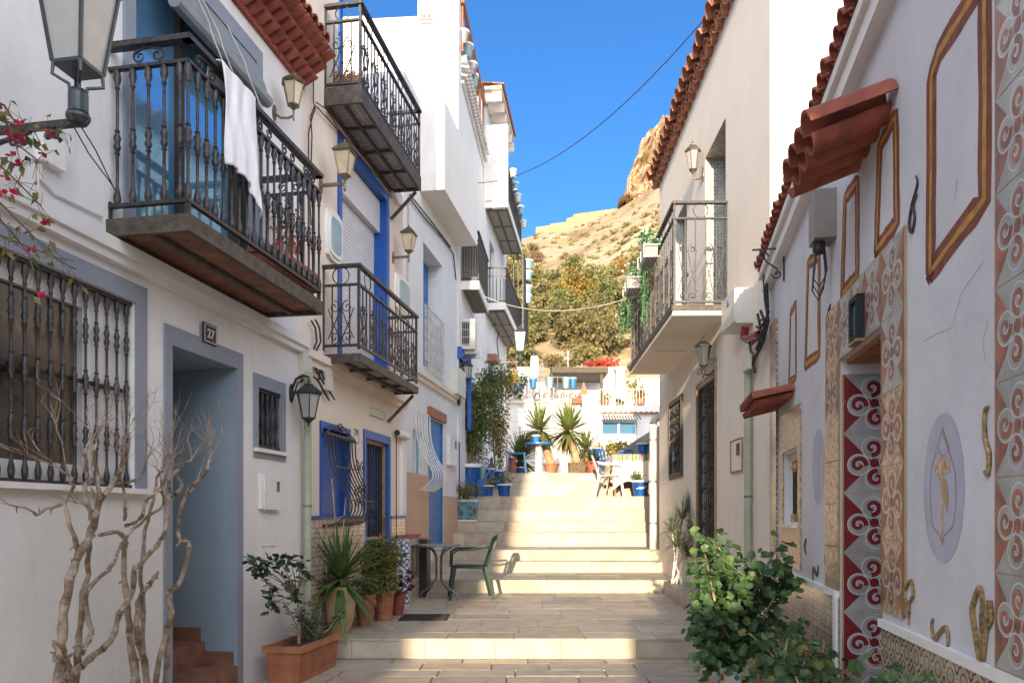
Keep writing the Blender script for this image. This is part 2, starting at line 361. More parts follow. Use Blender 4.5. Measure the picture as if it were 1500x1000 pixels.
    def roundleaf(m, p, d, r, mi=0):   # lobed round leaf (geranium) facing d
        p = Vector(p); d = Vector(d).normalized(); x = d.orthogonal().normalized(); y = d.cross(x); a0 = R.uniform(0, 6.28)
        vs = [p-d*r*.18]
        for j in range(10):
            a = a0+2*PI*j/10; rr = r*(1.0 if j % 2 else .86)*(.55 if j == 0 else 1)
            vs.append(p+(x*math.cos(a)+y*math.sin(a))*rr+d*r*R.uniform(-.08, .12))
        return m.add(vs, [(0, 1+j, 1+(j+1) % 10) for j in range(10)], mi)
    def build(m, name, mats, par=None, F=None, base=None, smooth=False, label=None, fix=True):
        if par is not None: F, base = par.F, par.base
        me = bpy.data.meshes.new(name)
        b = base; sg = F.sg
        me.from_pydata([(v[0]-b[0], sg*(v[1]-b[1]), v[2]-b[2]) for v in m.v], [], m.f)
        for x in ([mats] if isinstance(mats, str) else mats): me.materials.append(M[x])
        for p_, i in zip(me.polygons, m.mi): p_.material_index = i; p_.use_smooth = smooth
        if fix:
            import bmesh
            bm = bmesh.new(); bm.from_mesh(me); bmesh.ops.recalc_face_normals(bm, faces=bm.faces); bm.to_mesh(me); bm.free()
        if smooth and hasattr(me, 'set_sharp_from_angle'): me.set_sharp_from_angle(angle=math.radians(40))
        o = bpy.data.objects.new(name, me); COL.objects.link(o)
        if par is not None: o.parent = par.ob
        else: o.location = F.w(*base); o.rotation_euler = (0, 0, F.ang)
        if label: o['label'] = label
        return Node(o, F, base)
    def solo(m, name, mats, label, cat, F=W, base=None, group=None, kind=None, smooth=False, fix=True):
        if base is None:
            xs = [v[0] for v in m.v]; ys = [v[1] for v in m.v]; zs = [v[2] for v in m.v]
            base = ((min(xs)+max(xs))/2, (min(ys)+max(ys))/2, min(zs))
        nd = m.build(name, mats, None, F, base, smooth, fix=fix); tag(nd.ob, label, cat, group, kind); return nd
def structure(m, name, mats, smooth=False, fix=True):
    nd = m.build(name, mats, None, W, (0, 0, 0), smooth, fix=fix); nd.ob['kind'] = 'structure'; return nd
def copy_tree(o, parent=None):
    c = o.copy(); COL.objects.link(c)
    if parent is not None: c.parent = parent
    for ch in list(o.children): copy_tree(ch, c)
    return c
def text_mesh(txt, size, depth=.002):
    cu = bpy.data.curves.new('t', 'FONT'); cu.body = txt; cu.size = size; cu.extrude = depth; cu.align_x = 'CENTER'; cu.align_y = 'CENTER'
    o = bpy.data.objects.new('t', cu); COL.objects.link(o); bpy.context.view_layer.update()
    me = o.to_mesh(); vs = [tuple(v.co) for v in me.vertices]; fs = [tuple(p.vertices) for p in me.polygons]
    o.to_mesh_clear(); bpy.data.objects.remove(o); bpy.data.curves.remove(cu)
    return vs, fs
def wall_text(par, name, mats, txt, size, s, z, o, mirror=1):
    vs, fs = text_mesh(txt, size); m = MB()
    m.add([(s+mirror*v[0], o+v[2], z+v[1]) for v in vs], fs); return m.build(name, mats, par)

def wall(m, s0, s1, z0, z1, holes, T=.25, mi=0, o=0.0, mr=None):
    """wall face at o with rectangular holes (s0,s1,z0,z1[,depth[,material]]) and their reveals"""
    if mr is None: mr = mi
    S = sorted({s0, s1, *[x for h in holes for x in h[:2] if s0 < x < s1]})
    Z = sorted({z0, z1, *[x for h in holes for x in h[2:4] if z0 < x < z1]})
    for i in range(len(S)-1):
        for j in range(len(Z)-1):
            cs, cz = (S[i]+S[i+1])/2, (Z[j]+Z[j+1])/2
            if any(h[0] < cs < h[1] and h[2] < cz < h[3] for h in holes): continue
            m.quad((S[i], o, Z[j]), (S[i+1], o, Z[j]), (S[i+1], o, Z[j+1]), (S[i], o, Z[j+1]), mi)
    for h in holes:
        a, b, c, d = h[:4]; T_ = h[4] if len(h) > 4 else T; k = h[5] if len(h) > 5 else mr
        m.quad((a, o, c), (a, o-T_, c), (a, o-T_, d), (a, o, d), k); m.quad((b, o, c), (b, o-T_, c), (b, o-T_, d), (b, o, d), k)
        m.quad((a, o, d), (b, o, d), (b, o-T_, d), (a, o-T_, d), k); m.quad((a, o, c), (b, o, c), (b, o-T_, c), (a, o-T_, c), k)
        m.quad((a, o-T_, c), (b, o-T_, c), (b, o-T_, d), (a, o-T_, d), k)
def shell(m, s0, s1, z0, z1, depth, mi=0, top=True):
    """ends, back and roof slab behind a wall face"""
    m.quad((s0, 0, z0), (s0, -depth, z0), (s0, -depth, z1), (s0, 0, z1), mi); m.quad((s1, 0, z0), (s1, -depth, z0), (s1, -depth, z1), (s1, 0, z1), mi)
    m.quad((s0, -depth, z0), (s1, -depth, z0), (s1, -depth, z1), (s0, -depth, z1), mi)
    if top: m.quad((s0, 0, z1), (s1, 0, z1), (s1, -depth, z1), (s0, -depth, z1), mi)

def spiral(c, r, turns=1.4, a0=0.0, n=16, sgn=1, r1=.15):
    out = []
    for i in range(n+1):
        t = i/n; rr = r*(1-(1-r1)*t); a = a0+sgn*turns*2*PI*t
        out.append((c[0]+rr*math.cos(a), c[1]+rr*math.sin(a)))
    return out
def lerp(a, b, t): return a+(b-a)*t
# ------------------------------------------------------------------ kit of parts
def lantern(F, s, o, z, h, r, label, sides=6, style='up', fm='iron', gm='milk_glass', group=None, plate=.09, name='wall_lantern'):
    T = thing(name, label, 'lamp', F, (s, 0, z), group)
    c = (s, o, z); rot = PI/sides
    zb, zt = .16*h, .68*h; rb, rt = r*.55, r
    m = MB()
    for j in range(sides):
        a = 2*PI*j/sides+rot
        m.tube([(s+rb*math.cos(a), o+rb*math.sin(a), z+zb), (s+rt*math.cos(a), o+rt*math.sin(a), z+zt)], h*.014, 5)
    m.lathe(c, [(rb*1.02, zb-.01*h), (rb*1.1, zb), (rb*1.1, zb+.02*h), (rb*.95, zb+.025*h)], sides, rot=rot)
    m.lathe(c, [(rt*.98, zt-.01*h), (rt*1.16, zt), (rt*1.16, zt+.025*h), (rt*.9, zt+.03*h)], sides, rot=rot)
    m.lathe(c, [(.012*h, 0), (.03*h, .02*h), (.015*h, .05*h), (.05*h, .08*h), (rb*.7, .13*h), (rb*1.0, zb)], 10)
    m.build('lantern_frame', fm, T)
    m = MB(); m.lathe(c, [(rb*.93, zb+.01*h), (rt*.93, zt)], sides, rot=rot); m.build('glass', gm, T)
    m = MB(); m.lathe(c, [(rt*1.22, zt+.02*h), (rt*1.05, zt+.07*h), (rt*.62, zt+.16*h), (rt*.42, zt+.19*h), (rt*.44, zt+.215*h), (rt*.2, zt+.235*h)], sides, rot=rot)
    m.lathe(c, [(.035*h, zt+.225*h), (.02*h, zt+.25*h), (.035*h, zt+.27*h), (.004, h)], 8); m.build('cap', fm, T)
    m = MB()
    if style == 'up':
        m.bar((s, 0, z-.02*h), (s, o+.02*h, z-.02*h), .05*h, .07*h); m.tube([(s, o, z-.18*h), (s, o, z+.02*h)], .03*h, 8)
        m.lathe((s, o, z-.2*h), [(.01*h, 0), (.035*h, .03*h), (.02*h, .06*h)], 8); zp = z-.02*h
    elif style == 'curl':
        m.tube([(s, .01, z+.02*h), (s, o*.35, z-.10*h), (s, o*.75, z-.12*h), (s, o, z-.07*h), (s, o, z+.01*h)], .028*h, 7)
        m.tube([(s, o, z-.2*h), (s, o, z)], .022*h, 7); zp = z+.04*h
    else:
        m.tube([(s, .01, z+.80*h), (s, o*.3, z+1.02*h), (s, o*.7, z+1.10*h), (s, o, z+1.05*h), (s, o, z+.97*h)], .03*h, 7)
        m.tube([(s, .01, z+.55*h), (s, o*.22, z+.72*h), (s, o*.42, z+.98*h)], .02*h, 6); zp = z+.72*h
    k = 12; vs = []
    m.prism([(s+plate*h*math.cos(2*PI*i/k), zp+.2*h*math.sin(2*PI*i/k)) for i in range(k)], 0.001, .03*h)
    m.build('bracket', fm, T)
    return T

class Path:
    def __init__(p, pts):
        p.pts = pts; p.L = [0]
        for a, b in zip(pts, pts[1:]): p.L.append(p.L[-1]+math.hypot(b[0]-a[0], b[1]-a[1]))
        p.len = p.L[-1]
    def __call__(p, q):
        for i in range(len(p.pts)-1):
            if q <= p.L[i+1]+1e-9 or i == len(p.pts)-2:
                t = (q-p.L[i])/(p.L[i+1]-p.L[i]); a, b = p.pts[i], p.pts[i+1]
                return (lerp(a[0], b[0], t), lerp(a[1], b[1], t))
def rails(m, path, z, wd, h, mi=0):
    for a, b in zip(path.pts, path.pts[1:]):
        dx, dy = b[0]-a[0], b[1]-a[1]; l = math.hypot(dx, dy); e = wd/2-.001
        m.bar((a[0]-dx/l*e, a[1]-dy/l*e, z), (b[0]+dx/l*e, b[1]+dy/l*e, z), wd, h, mi)
def scroll_rail(T, path, z0, z1, z2, pitch=.095, cell=.26, name='railing', mtl='iron', bar=.011, full=True):
    m = MB(); rails(m, path, z0+.04, .022, .022); rails(m, path, z1, .03, .018); rails(m, path, z2, .05, .028)
    def pc(q, z): s, o = path(min(max(q, 0), path.len)); return (s, o, z)
    segs = [(path.L[i], path.L[i+1]) for i in range(len(path.pts)-1)]
    H = z1-z0-.04; zb = z0+.04
    for q0, q1 in segs:
        L = q1-q0
        if L < .12: continue
        n = max(1, round(L/pitch)); 
        for i in range(n+1):
            q = q0+.006+(L-.012)*i/n; m.bar(pc(q, zb), pc(q, z1), bar, bar)
        nc = max(1, round(L/cell)); cw = L/nc
        if full:
            for c in range(nc):
                qc = q0+cw*(c+.5); r = cw*.17
                for sg in (-1, 1):
                    for (zc, dirn) in ((zb+H*.64, -1), (zb+r*1.25, 1)):
                        sp = spiral((qc+sg*r*1.08, zc), r, 1.3, PI/2*dirn*-1 if dirn == 1 else PI/2, 16, -sg*dirn)
                        m.tube([pc(a, b) for a, b in sp], .0055, 4, cap=False)
                    m.tube([pc(qc+sg*r*2.1, zb+H*.62), pc(qc+sg*r*1.2, zb+H*.36), pc(qc+sg*.01, zb+H*.12)], .0055, 4)
                    m.tube([pc(qc+sg*r*.1, zb+H*.62), pc(qc+sg*r*1.0, zb+H*.36), pc(qc+sg*r*2.1, zb+H*.12)], .0055, 4)
                m.lathe((*path(qc), zb+H*.30), [(.004, 0), (.014, .02), (.004, .05)], 6)
        nr = max(1, round(L/.42))
        for c in range(nr):
            qc = q0+L*(c+.5)/nr; r = (z2-z1)*.46
            m.tube([pc(qc+r*math.cos(a*PI/8), (z1+z2)/2+r*math.sin(a*PI/8)) for a in range(17)], .006, 4, cap=False)
    for q in path.L:
        m.bar(pc(q, z0), pc(q, z2), .024, .024)
    return m.build(name, mtl, T)
def pot(m, c, r, h, mi=0, rim=.10, n=18, taper=.72, rimi=None):
    m.lathe(c, [(r*taper, 0), (r*.97, h*(1-rim))], n, mi)
    m.lathe(c, [(r*.98, h*(1-rim)), (r*1.08, h*(1-rim*.9)), (r*1.08, h), (r*.94, h), (r*.92, h*.9), (.001, h*.88)], n, mi if rimi is None else rimi)
def potted(name, label, cat, c, r, h, mtl, F=W, group=None, taper=.72, rim_mat=None, rim=.10, sub='pot'):
    T = thing(name, label, cat, F, c, group)
    m = MB(); pot(m, c, r, h, 0, rim, taper=taper, rimi=1 if rim_mat else None); m.build(sub, [mtl, rim_mat] if rim_mat else mtl, T, smooth=True)
    m = MB(); m.lathe(c, [(r*.90, h*.90), (.001, h*.93)], 14); m.build('soil', 'soil', T)
    return T
def blades(m, c, n, l, wd, el0=-.2, el1=1.4, mi=0, droop=.25, seg=4):
    """a rosette of long tapering blades"""
    for i in range(n):
        a = R.uniform(0, 2*PI); el = R.uniform(el0, el1); ll = l*R.uniform(.75, 1.1)
        d = Vector((math.cos(a)*math.cos(el), math.sin(a)*math.cos(el), math.sin(el)))
        x = d.cross(Vector((0, 0, 1)))
        x = x.normalized() if x.length > .05 else Vector((1, 0, 0))
        p = Vector(c)+d*ll*.03; dr = droop*R.uniform(.4, 1.3); vs = []
        for k in range(seg+1):
            t = k/seg; q = p+d*ll*t-Vector((0, 0, 1))*ll*dr*t*t*max(0, math.cos(el))
            ww = wd*(.55+.9*t if t < .35 else 1.0*(1-t)/.65+.02)/2
            vs += [q-x*ww, q+x*ww]
        m.add(vs, [(2*k, 2*k+1, 2*k+3, 2*k+2) for k in range(seg)], mi)
def bush(m, c, rad, n, l, wd, mi=0, shell_=.55, bottom=-1.0, mis=None, droop=.25):
    """leaves through an uneven volume made of a few lobes"""
    c = Vector(c); lobes = [(Vector((R.uniform(-.5, .5)*rad[0], R.uniform(-.5, .5)*rad[1], R.uniform(-.45, .6)*rad[2])), R.uniform(.45, .75)) for _ in range(7)]
    for i in range(n):
        lo, k = R.choice(lobes)
        d = Vector((R.gauss(0, 1), R.gauss(0, 1), R.gauss(0, 1))).normalized()
        rr = k*(R.random()**shell_)
        p = lo+Vector((d.x*rad[0]*rr, d.y*rad[1]*rr, d.z*rad[2]*rr))
        if p.z < bottom*rad[2]: continue
        q = (d+Vector((R.uniform(-.7, .7), R.uniform(-.7, .7), R.uniform(-.5, .6)))).normalized()
        m.leaf(c+p, q, l*R.uniform(.6, 1.3), wd*R.uniform(.7, 1.2), mi=(R.choice(mis) if mis else mi), bend=droop)
def stems(m, c, rad, n, r=.006, mi=0, base=0.0, tilt=.8):
    for i in range(n):
        a = R.uniform(0, 6.28); k = R.uniform(.2, tilt)
        p = Vector(c); q = p+Vector((math.cos(a)*rad[0]*k, math.sin(a)*rad[1]*k, rad[2]*R.uniform(.6, 1.1)))
        mid = (p+q)/2+Vector((R.uniform(-.03, .03), R.uniform(-.03, .03), rad[2]*.1))
        m.tube([p, mid, q], [r, r*.8, r*.45], 5, mi)
def barrel(m, a, b, ra, rb, up, n=7, mi=0, th=.012, sgn=1):
    """one half-round clay tile from a to b (convex towards up*sgn)"""
    a, b = Vector(a), Vector(b); d = (b-a).normalized(); up = Vector(up); x = d.cross(up).normalized(); y = x.cross(d).normalized()*sgn
    vs = []
    for p, r in ((a, ra), (b, rb)):
        for q in (0, th):
            for i in range(n+1):
                t = PI*i/n; vs.append(p+x*(r-q)*math.cos(t)+y*(r-q)*math.sin(t))
    k = n+1; fs = []
    for i in range(n):
        fs += [(i, i+1, 2*k+i+1, 2*k+i), (k+i, 3*k+i, 3*k+i+1, k+i+1), (i, k+i, k+i+1, i+1), (2*k+i, 2*k+i+1, 3*k+i+1, 3*k+i)]
    fs += [(0, 2*k, 3*k, k), (n, k+n, 3*k+n, 2*k+n)]
    m.add(vs, fs, mi)

# ------------------------------------------------------------------ street frames
L1 = Frame(-2.98, .177, 'L')       # house 27
L2 = Frame(-2.95, .170, 'L')       # house 29
L3 = Frame(-3.29, .1627, 'L')      # white house with the bay
L4 = Frame(-2.10, .080, 'L')       # tall white house
L5 = Frame(-2.80, .122, 'L')       # far houses of the row
R1 = Frame(1.08, .1818, 'R')       # painted house, near right
R2 = Frame(2.16, .020, 'R')        # sand coloured house, right
SE = [(6.64, .18), (10.6, .365), (12.0, .54), (12.3, .716), (13.6, .978), (13.9, 1.174), (14.2, 1.411), (14.5, 1.652), (15.6, 1.846), (15.9, 2.016), (16.2, 2.201)]

# ------------------------------------------------------------------ ground, paving and steps
m = MB(); m.quad((-700, -700, -.06), (700, -700, -.06), (700, 1500, -.06), (-700, 1500, -.06)); structure(m, 'ground', 'concrete')
m = MB(); m.quad((-6, -30, -.012), (6, -30, -.012), (6, SE[0][0]+.05, -.012), (-6, SE[0][0]+.05, -.012)); structure(m, 'street_bed', 'mortar')
m = MB(); y = SE[0][0]-.004; row = 0
while y > -4:
    dy = R.choice([.28, .34, .30, .24]) if row else .20
    x = -3.6+R.uniform(-.5, .2)
    while x < 3.4:
        dx = R.uniform(.45, .85); j = .006+.004*R.random(); hz = R.uniform(-.003, .002)
        m.box(x+j, x+dx-j, y-dy+j, y-j, -.05, hz, R.choice([0, 0, 1, 2, 3, 3])); x += dx
    y -= dy; row += 1
structure(m, 'paving', ['slab', 'slab_pale', 'slab_warm', 'slab_grey'])
xl = lambda d: -4.0; xr = lambda d: 3.6
m = MB(); core = MB()
for i, (d, z) in enumerate(SE):
    z0 = SE[i-1][1] if i else 0.0; d1 = SE[i+1][0] if i+1 < len(SE) else 24.0
    core.box(-4.2, 4.2, d+.012, d1+.012 if i+1 < len(SE) else 24.0, -.02, z-.012)
    x = -3.4+R.uniform(-.6, 0); seam = R.uniform(.0, .3)
    x -= seam
    while x < 3.0:
        dx = .58+R.uniform(-.03, .10); j = .0025
        lip = .012
        m.box(x+j, x+dx-j, d-.002-R.random()*.002, d+.02, z0+.002, z-.022, R.choice([0, 1, 1, 2] if i else [1, 1, 0])); x += dx
    x = -3.4-seam
    depth = d1-d; rows = 1 if depth < .8 else int(depth/.42+.5); rows = min(rows, 12)
    if depth < .8: edges = [d-lip, d1+.01]
    else: edges = [d-lip, d+.34]+[d+.34+(d1-d-.34)*k/(rows-1) for k in range(1, rows)] if rows > 1 else [d-lip, d1]
    for k in range(len(edges)-1):
        x = -3.4-R.uniform(0, .5)
        while x < 3.0:
            dx = .58+R.uniform(-.02, .06)
            m.box(x+.003, x+dx-.003, edges[k]+.002, edges[k+1]-.002, z-.02, z-R.random()*.0015, R.choice([0, 0, 2, 3, 1])); x += dx
nd = structure(m, 'steps', ['slab', 'slab_pale', 'slab_warm', 'slab_grey'])
core.build('steps_mortar', 'mortar', nd)
# drain cover set in the landing, low doormat-like grid
m = MB(); a = at(590, 906, 7.9); m.box(-1.18, -.68, 7.75, 8.25, .181, .188); 
for k in range(9): m.box(-1.16, -.70, 7.79+k*.05, 7.81+k*.05, .188, .192)
m.solo('drain_cover', 'dark_brown', 'dark rusty rectangular drain cover set flush in the first landing', 'drain cover')

# ------------------------------------------------------------------ HOUSE 27 (near left)
def sz(F, px, py, o=0.0): return F.p(px, py, o)
H27 = thing('house', 'white two-storey house with grey door surround numbered 27 and iron balcony', 'house', L1, (3.0, 0, 0))
sE = L1.s(441)
win = (L1.s(-30), L1.s(197), 1.415, 2.50)
door = (L1.s(250), L1.s(346), 0.0, 2.33)
swin = (L1.s(377), L1.s(411), 1.78, 2.25)
fr = (L1.s(195), L1.s(372), 2.88, 4.72)
m = MB(); wall(m, .6, sE, 0, 5.25, [win+(.16,), door+(.85, 1), swin+(.12, 2), fr+(.14, 2)])
shell(m, .6, sE, 0, 5.25, 6); m.build('wall', ['white_paint', 'blue_grey_paint', 'grey_paint'], H27)
zc = 2.665; m = MB()      # string course
m.box(.6, sE+.01, 0, .05, zc, zc+.05); m.box(.6, sE+.01, 0, .075, zc+.05, zc+.12); m.build('string_course', 'white_paint', H27)
# surrounds
m = MB()
m.frame(win[0]-.1, win[1]+.1, win[2]-.0, win[3]+.11, .1, .002, .012, bottom=False, wt=.11)
m.frame(door[0]-.075, door[1]+.075, 0, door[3]+.12, .075, .002, .014, bottom=False, wt=.12)
nb = (L1.s(292), L1.s(314)); m.box(nb[0], nb[1], .002, .014, door[3]+.12, door[3]+.22)
m.frame(swin[0]-.07, swin[1]+.07, swin[2]-.07, swin[3]+.10, .07, .002, .012, wt=.1)
m.frame(fr[0]-.09, fr[1]+.1, fr[2], fr[3]+.12, .09, .002, .02, bottom=False, wt=.12)
m.build('painted_surround', 'grey_paint', H27)
m = MB(); m.box(win[0]-.1, win[1]+.1, 0, .055, win[2]-.03, win[2]); m.build('window_sill', 'bright_white', H27)
m = MB(); m.box(swin[0]-.07, swin[1]+.07, 0, .04, swin[2]-.028, swin[2]-.0); m.build('window_sill', 'bright_white', H27)
# big window: white casement
wn = MB(); c0, c1 = win[0], win[1]; o = -.13
wn.frame(c0, c1, win[2], win[3], .06, o, o+.06)
mid = L1.s(128, o)
wn.box(mid-.05, mid+.05, o+.005, o+.07, win[2]+.05, win[3]-.06)
wn.frame(mid+.05, c1-.06, win[2]+.06, win[3]-.06, .055, o+.005, o+.055); wn.frame(c0+.06, mid-.05, win[2]+.06, win[3]-.06, .055, o+.005, o+.055)
wd_ = wn.build('window', 'white_enamel', H27)
g = MB(); g.box(c0+.05, c1-.05, o+.015, o+.022, win[2]+.05, win[3]-.05); g.build('pane', 'glass_warm_reflect', wd_)
# turned baluster shape shared by the grilles and the balcony
BAL = [(.008, 0), (.008, .02), (.02, .03), (.023, .055), (.013, .085), (.0085, .10)]
def turned(h, big=1.0, bulbs=(.5,)):
    p = [(.0085*big, 0), (.017*big, .02), (.022*big, .05), (.014*big, .085), (.0085*big, .11)]
    for b in bulbs:
        c = h*b
        p += [(.009*big, c-.075), (.016*big, c-.066), (.010*big, c-.055), (.021*big, c-.03), (.013*big, c-.006), (.021*big, c+.022), (.010*big, c+.05), (.016*big, c+.058), (.0085*big, c+.068)]
    p += [(.0085*big, h-.12), (.015*big, h-.108), (.010*big, h-.095), (.022*big, h-.055), (.017*big, h-.015), (.012*big, h)]
    return p
def grille(par_T, name, s0, s1, z0, z1, o, n, bulbs, big=1.0, mid=None, label=None):
    m = MB(); m.bar((s0-.035, o, z1-.01), (s1+.035, o, z1-.01), .03, .02); m.bar((s0-.035, o, z0+.01), (s1+.035, o, z0+.01), .03, .02)
    for s_ in (s0-.03, s1+.03): m.bar((s_, o, z0), (s_, o, z1), .014, .02)
    if mid: m.bar((s0-.02, o-.018, mid), (s1+.02, o-.018, mid), .012, .022)
    g = m.build(name, 'iron', par_T)
    b0 = None
    for i in range(n):
        s = s0+.02+(s1-s0-.04)*i/(n-1)
        if b0 is None:
            mm = MB(); mm.lathe((s, o, z0+.01), turned(z1-z0-.02, big, bulbs), 9); b0 = (mm.build('baluster', 'iron', g, smooth=True), s)
        else:
            c = b0[0].ob.copy(); COL.objects.link(c); c.parent = g.ob; c.location = (s-b0[1], 0, 0)
    return g
grille(H27, 'window_grille', win[0]+.02, win[1]-.01, win[2]+.0, win[3]+.0, -.03, 13, (.25, .52, .78), .78, mid=1.98)
grille(H27, 'small_window_grille', swin[0]+.01, swin[1]-.01, swin[2]+.01, swin[3]-.01, -.02, 5, (.5,), .8)
m = MB(); m.box(swin[0], swin[1], -.115, -.10, swin[2], swin[3]); m.build('small_window_pane', 'glass_dark', H27)
# porch steps inside the doorway
m = MB()
m.box(door[0]+.002, door[1]-.002, -.30, .015, 0, .17); m.box(door[0]+.002, door[1]-.002, -.55, -.25, .17, .34); m.box(door[0]+.002, door[1]-.002, -.845, -.5, .34, .50)
for o_, z_ in ((-.02, .17), (-.28, .34)):
    m.box(door[1]-.014, door[1]-.003, o_-.28, o_+.0, z_+.001, z_+.10)
m.build('doorstep', 'brick_tile', H27)
m = MB(); m.box(door[0]+.03, door[0]+.55, -.835, -.80, .5, 2.25); m.frame(door[0]+.02, door[1]-.02, .5, 2.3, .05, -.84, -.79, bottom=False)
dn = m.build('door', 'dark_brown', H27); m = MB(); m.lathe((door[0]+.5, -.78, 1.45), [(.01, -.02), (.02, 0), (.01, .02)], 8); m.build('handle', 'brass_iron', dn)
m = MB(); m.box(L1.s(293.5), L1.s(313), .014, .026, 2.425, 2.56); pl = m.build('number_plate', 'number_black', H27)
m = MB(); m.frame(L1.s(294.5), L1.s(312), 2.434, 2.551, .004, .026, .028); m.build('plate_border', 'number_white', pl)
wall_text(pl, 'digits', 'number_white', '27', .085, (L1.s(293.5)+L1.s(313))/2, 2.490, .028)
# french window, frames and hanging blind
o = -.10
m = MB(); m.frame(fr[0], fr[1], fr[2], fr[3], .05, o-.02, o+.05); mm_ = L1.s(257, o)
m.box(mm_-.025, mm_+.025, o-.01, o+.05, fr[2]+.05, fr[3]-.05); m.box(L1.s(335, o)-.03, L1.s(335, o)+.03, o-.01, o+.06, fr[2]+.05, fr[3]-.05)
fw = m.build('balcony_door', 'dark_brown', H27)
g = MB(); g.box(fr[0]+.04, fr[1]-.04, o, o+.008, fr[2]+.04, fr[3]-.04); g.build('pane', 'glass_sky_tint', fw)
m = MB(); b0, b1 = fr[0]+.2, fr[1]-.03
a0_, a1_ = (.0, 4.62), (.30, 4.08); k = 14
for i in range(k):
    t0 = i/k; oo = .02+.11*math.sin(t0*1.5); zz = lerp(4.70, 4.38, t0)
    m.box(b0, b1, oo-.004, oo+.006, zz-.023, zz)
m.tube([(b0, .13, 4.38), (b1, .13, 4.38)], .045, 10)
bl = m.build('roller_blind', 'blind', H27)
m = MB()
for i in range(k): t0 = i/k; oo = .02+.11*math.sin(t0*1.5); m.box(b0, b1, oo+.0062, oo+.0075, lerp(4.70, 4.38, t0)-.030, lerp(4.70, 4.38, t0)-.016)
m.build('blind_gap', 'cable', bl)
m = MB()
for s_ in (b0+.30, b0+.42, b0+.75): m.tube([(s_, .03, 4.72), (s_+.01, .16, 4.45), (s_+.02, .19, 4.34), (s_+.06, .28, 4.10), (s_+.1, .42, 3.88)], .004, 4)
m.build('blind_cord', 'cable_white', bl)
# eave of painted red tiles
def eave(par, F, s0, s1, z, depth, name='tile_eave', mtl='roof_red', rows=3, pitch=.115, r=.045):
    m = MB(); st = depth/rows
    for k in range(rows):
        o0, o1, zz = 0 if k == 0 else st*k-.03, st*(k+1), z+.12*k/rows*2.2
        m.box(s0, s1, o0, st*k+.035, zz, zz+.045)
        s = s0+.03; 
        while s < s1:
            barrel(m, (s, st*k+.02, zz+.055), (s, st*(k+1)+.05, zz+.105), r, r*.92, (0, 0, 1), 6, sgn=-1); s += pitch
    m.box(s0, s1, 0, depth*.98, z+.30, z+.33)
    s = s0+.05
    while s < s1: barrel(m, (s, depth*.2, z+.40), (s, depth+.03, z+.33), r*1.15, r*1.2, (0, 0, 1), 6); s += pitch
    return m.build(name, mtl, par)
eave(H27, L1, .6, sE+.01, 4.97, .25)
m = MB()   # roof above the eave
m.quad((.6, .22, 5.36), (sE+.01, .22, 5.36), (sE+.01, -3, 6.3), (.6, -3, 6.3)); m.quad((.6, -6, 5.3), (sE+.01, -6, 5.3), (sE+.01, -3, 6.3), (.6, -3, 6.3)); m.build('roof', 'roof_clay', H27)
# balcony
BO = .51; bs0, bs1 = L1.s(155), L1.s(475, BO); bz0, bz1 = 2.80, 2.895
bal = MB()
for a_ in ((bs0, bs1, BO-.035, BO),): bal.box(*a_, bz0, bz1)
bal.box(bs0, bs0+.035, 0, BO-.035, bz0, bz1); bal.box(bs1-.035, bs1, 0, BO-.035, bz0, bz1); bal.box(bs0+.035, bs1-.035, 0, .04, bz0, bz0+.05)
bal.box(bs0+.035, bs1-.035, BO*.5-.015, BO*.5+.02, bz0+.002, bz0+.05)
B27 = bal.build('balcony', 'iron_brown', H27)
m = MB(); k = 9
for i in range(k):
    a_, b_ = lerp(bs0+.035, bs1-.035, i/k), lerp(bs0+.035, bs1-.035, (i+1)/k)
    m.box(a_+.003, b_-.003, .04, BO*.5-.017, bz0+.03, bz1-.005); m.box(a_+.003, b_-.003, BO*.5+.022, BO-.037, bz0+.03, bz1-.005)
m.build('balcony_floor', 'brick_tile', B27)
rp = Path([(bs0+.03, 0), (bs0+.03, BO-.03), (bs1-.03, BO-.03), (bs1-.03, 0)])
m = MB(); rails(m, rp, 2.975, .03, .02); rails(m, rp, 3.735, .03, .018); rails(m, rp, 3.86, .055, .03)
for i in range(len(rp.pts)-1):
    q0, q1 = rp.L[i], rp.L[i+1]; n_ = max(1, round((q1-q0)/.36))
    for j in range(n_):
        qc = lerp(q0, q1, (j+.5)/n_)
        for sg in (-1, 1):
            m.tube([(*rp(min(max(a_, 0), rp.len)), b_) for a_, b_ in spiral((qc+sg*.055, 3.79), .042, 1.35, PI/2, 14, -sg)], .006, 4, cap=False)
        m.tube([(*rp(min(max(qc+.09*math.cos(t*PI/8), 0), rp.len)), 3.79+.045*math.sin(t*PI/8)) for t in range(9)], .006, 4, cap=False)
RL = m.build('railing', 'iron', B27)
b0 = None; prof = turned(.765, 1.0, (.47,))
for i in range(len(rp.pts)-1):
    q0, q1 = rp.L[i], rp.L[i+1]; n_ = 5 if i != 1 else 19
    for j in range(n_+1 if i == 1 else n_):
        q = lerp(q0, q1, (j+(.5 if i != 1 else 0))/n_) if i != 1 else lerp(q0, q1, j/n_)
        s_, o_ = rp(q)
        if b0 is None:
            mm = MB(); mm.lathe((s_, o_, 2.972), prof, 9); b0 = (mm.build('baluster', 'iron', B27, smooth=True), s_, o_)
        else:
            c = b0[0].ob.copy(); COL.objects.link(c); c.parent = B27.ob; c.location = (s_-b0[1], -(o_-b0[2]), 0)
m = MB()
for s_, o_ in rp.pts: m.bar((s_, o_, 2.9), (s_, o_, 3.0), .022, .022)
m.build('railing_foot', 'iron', B27)
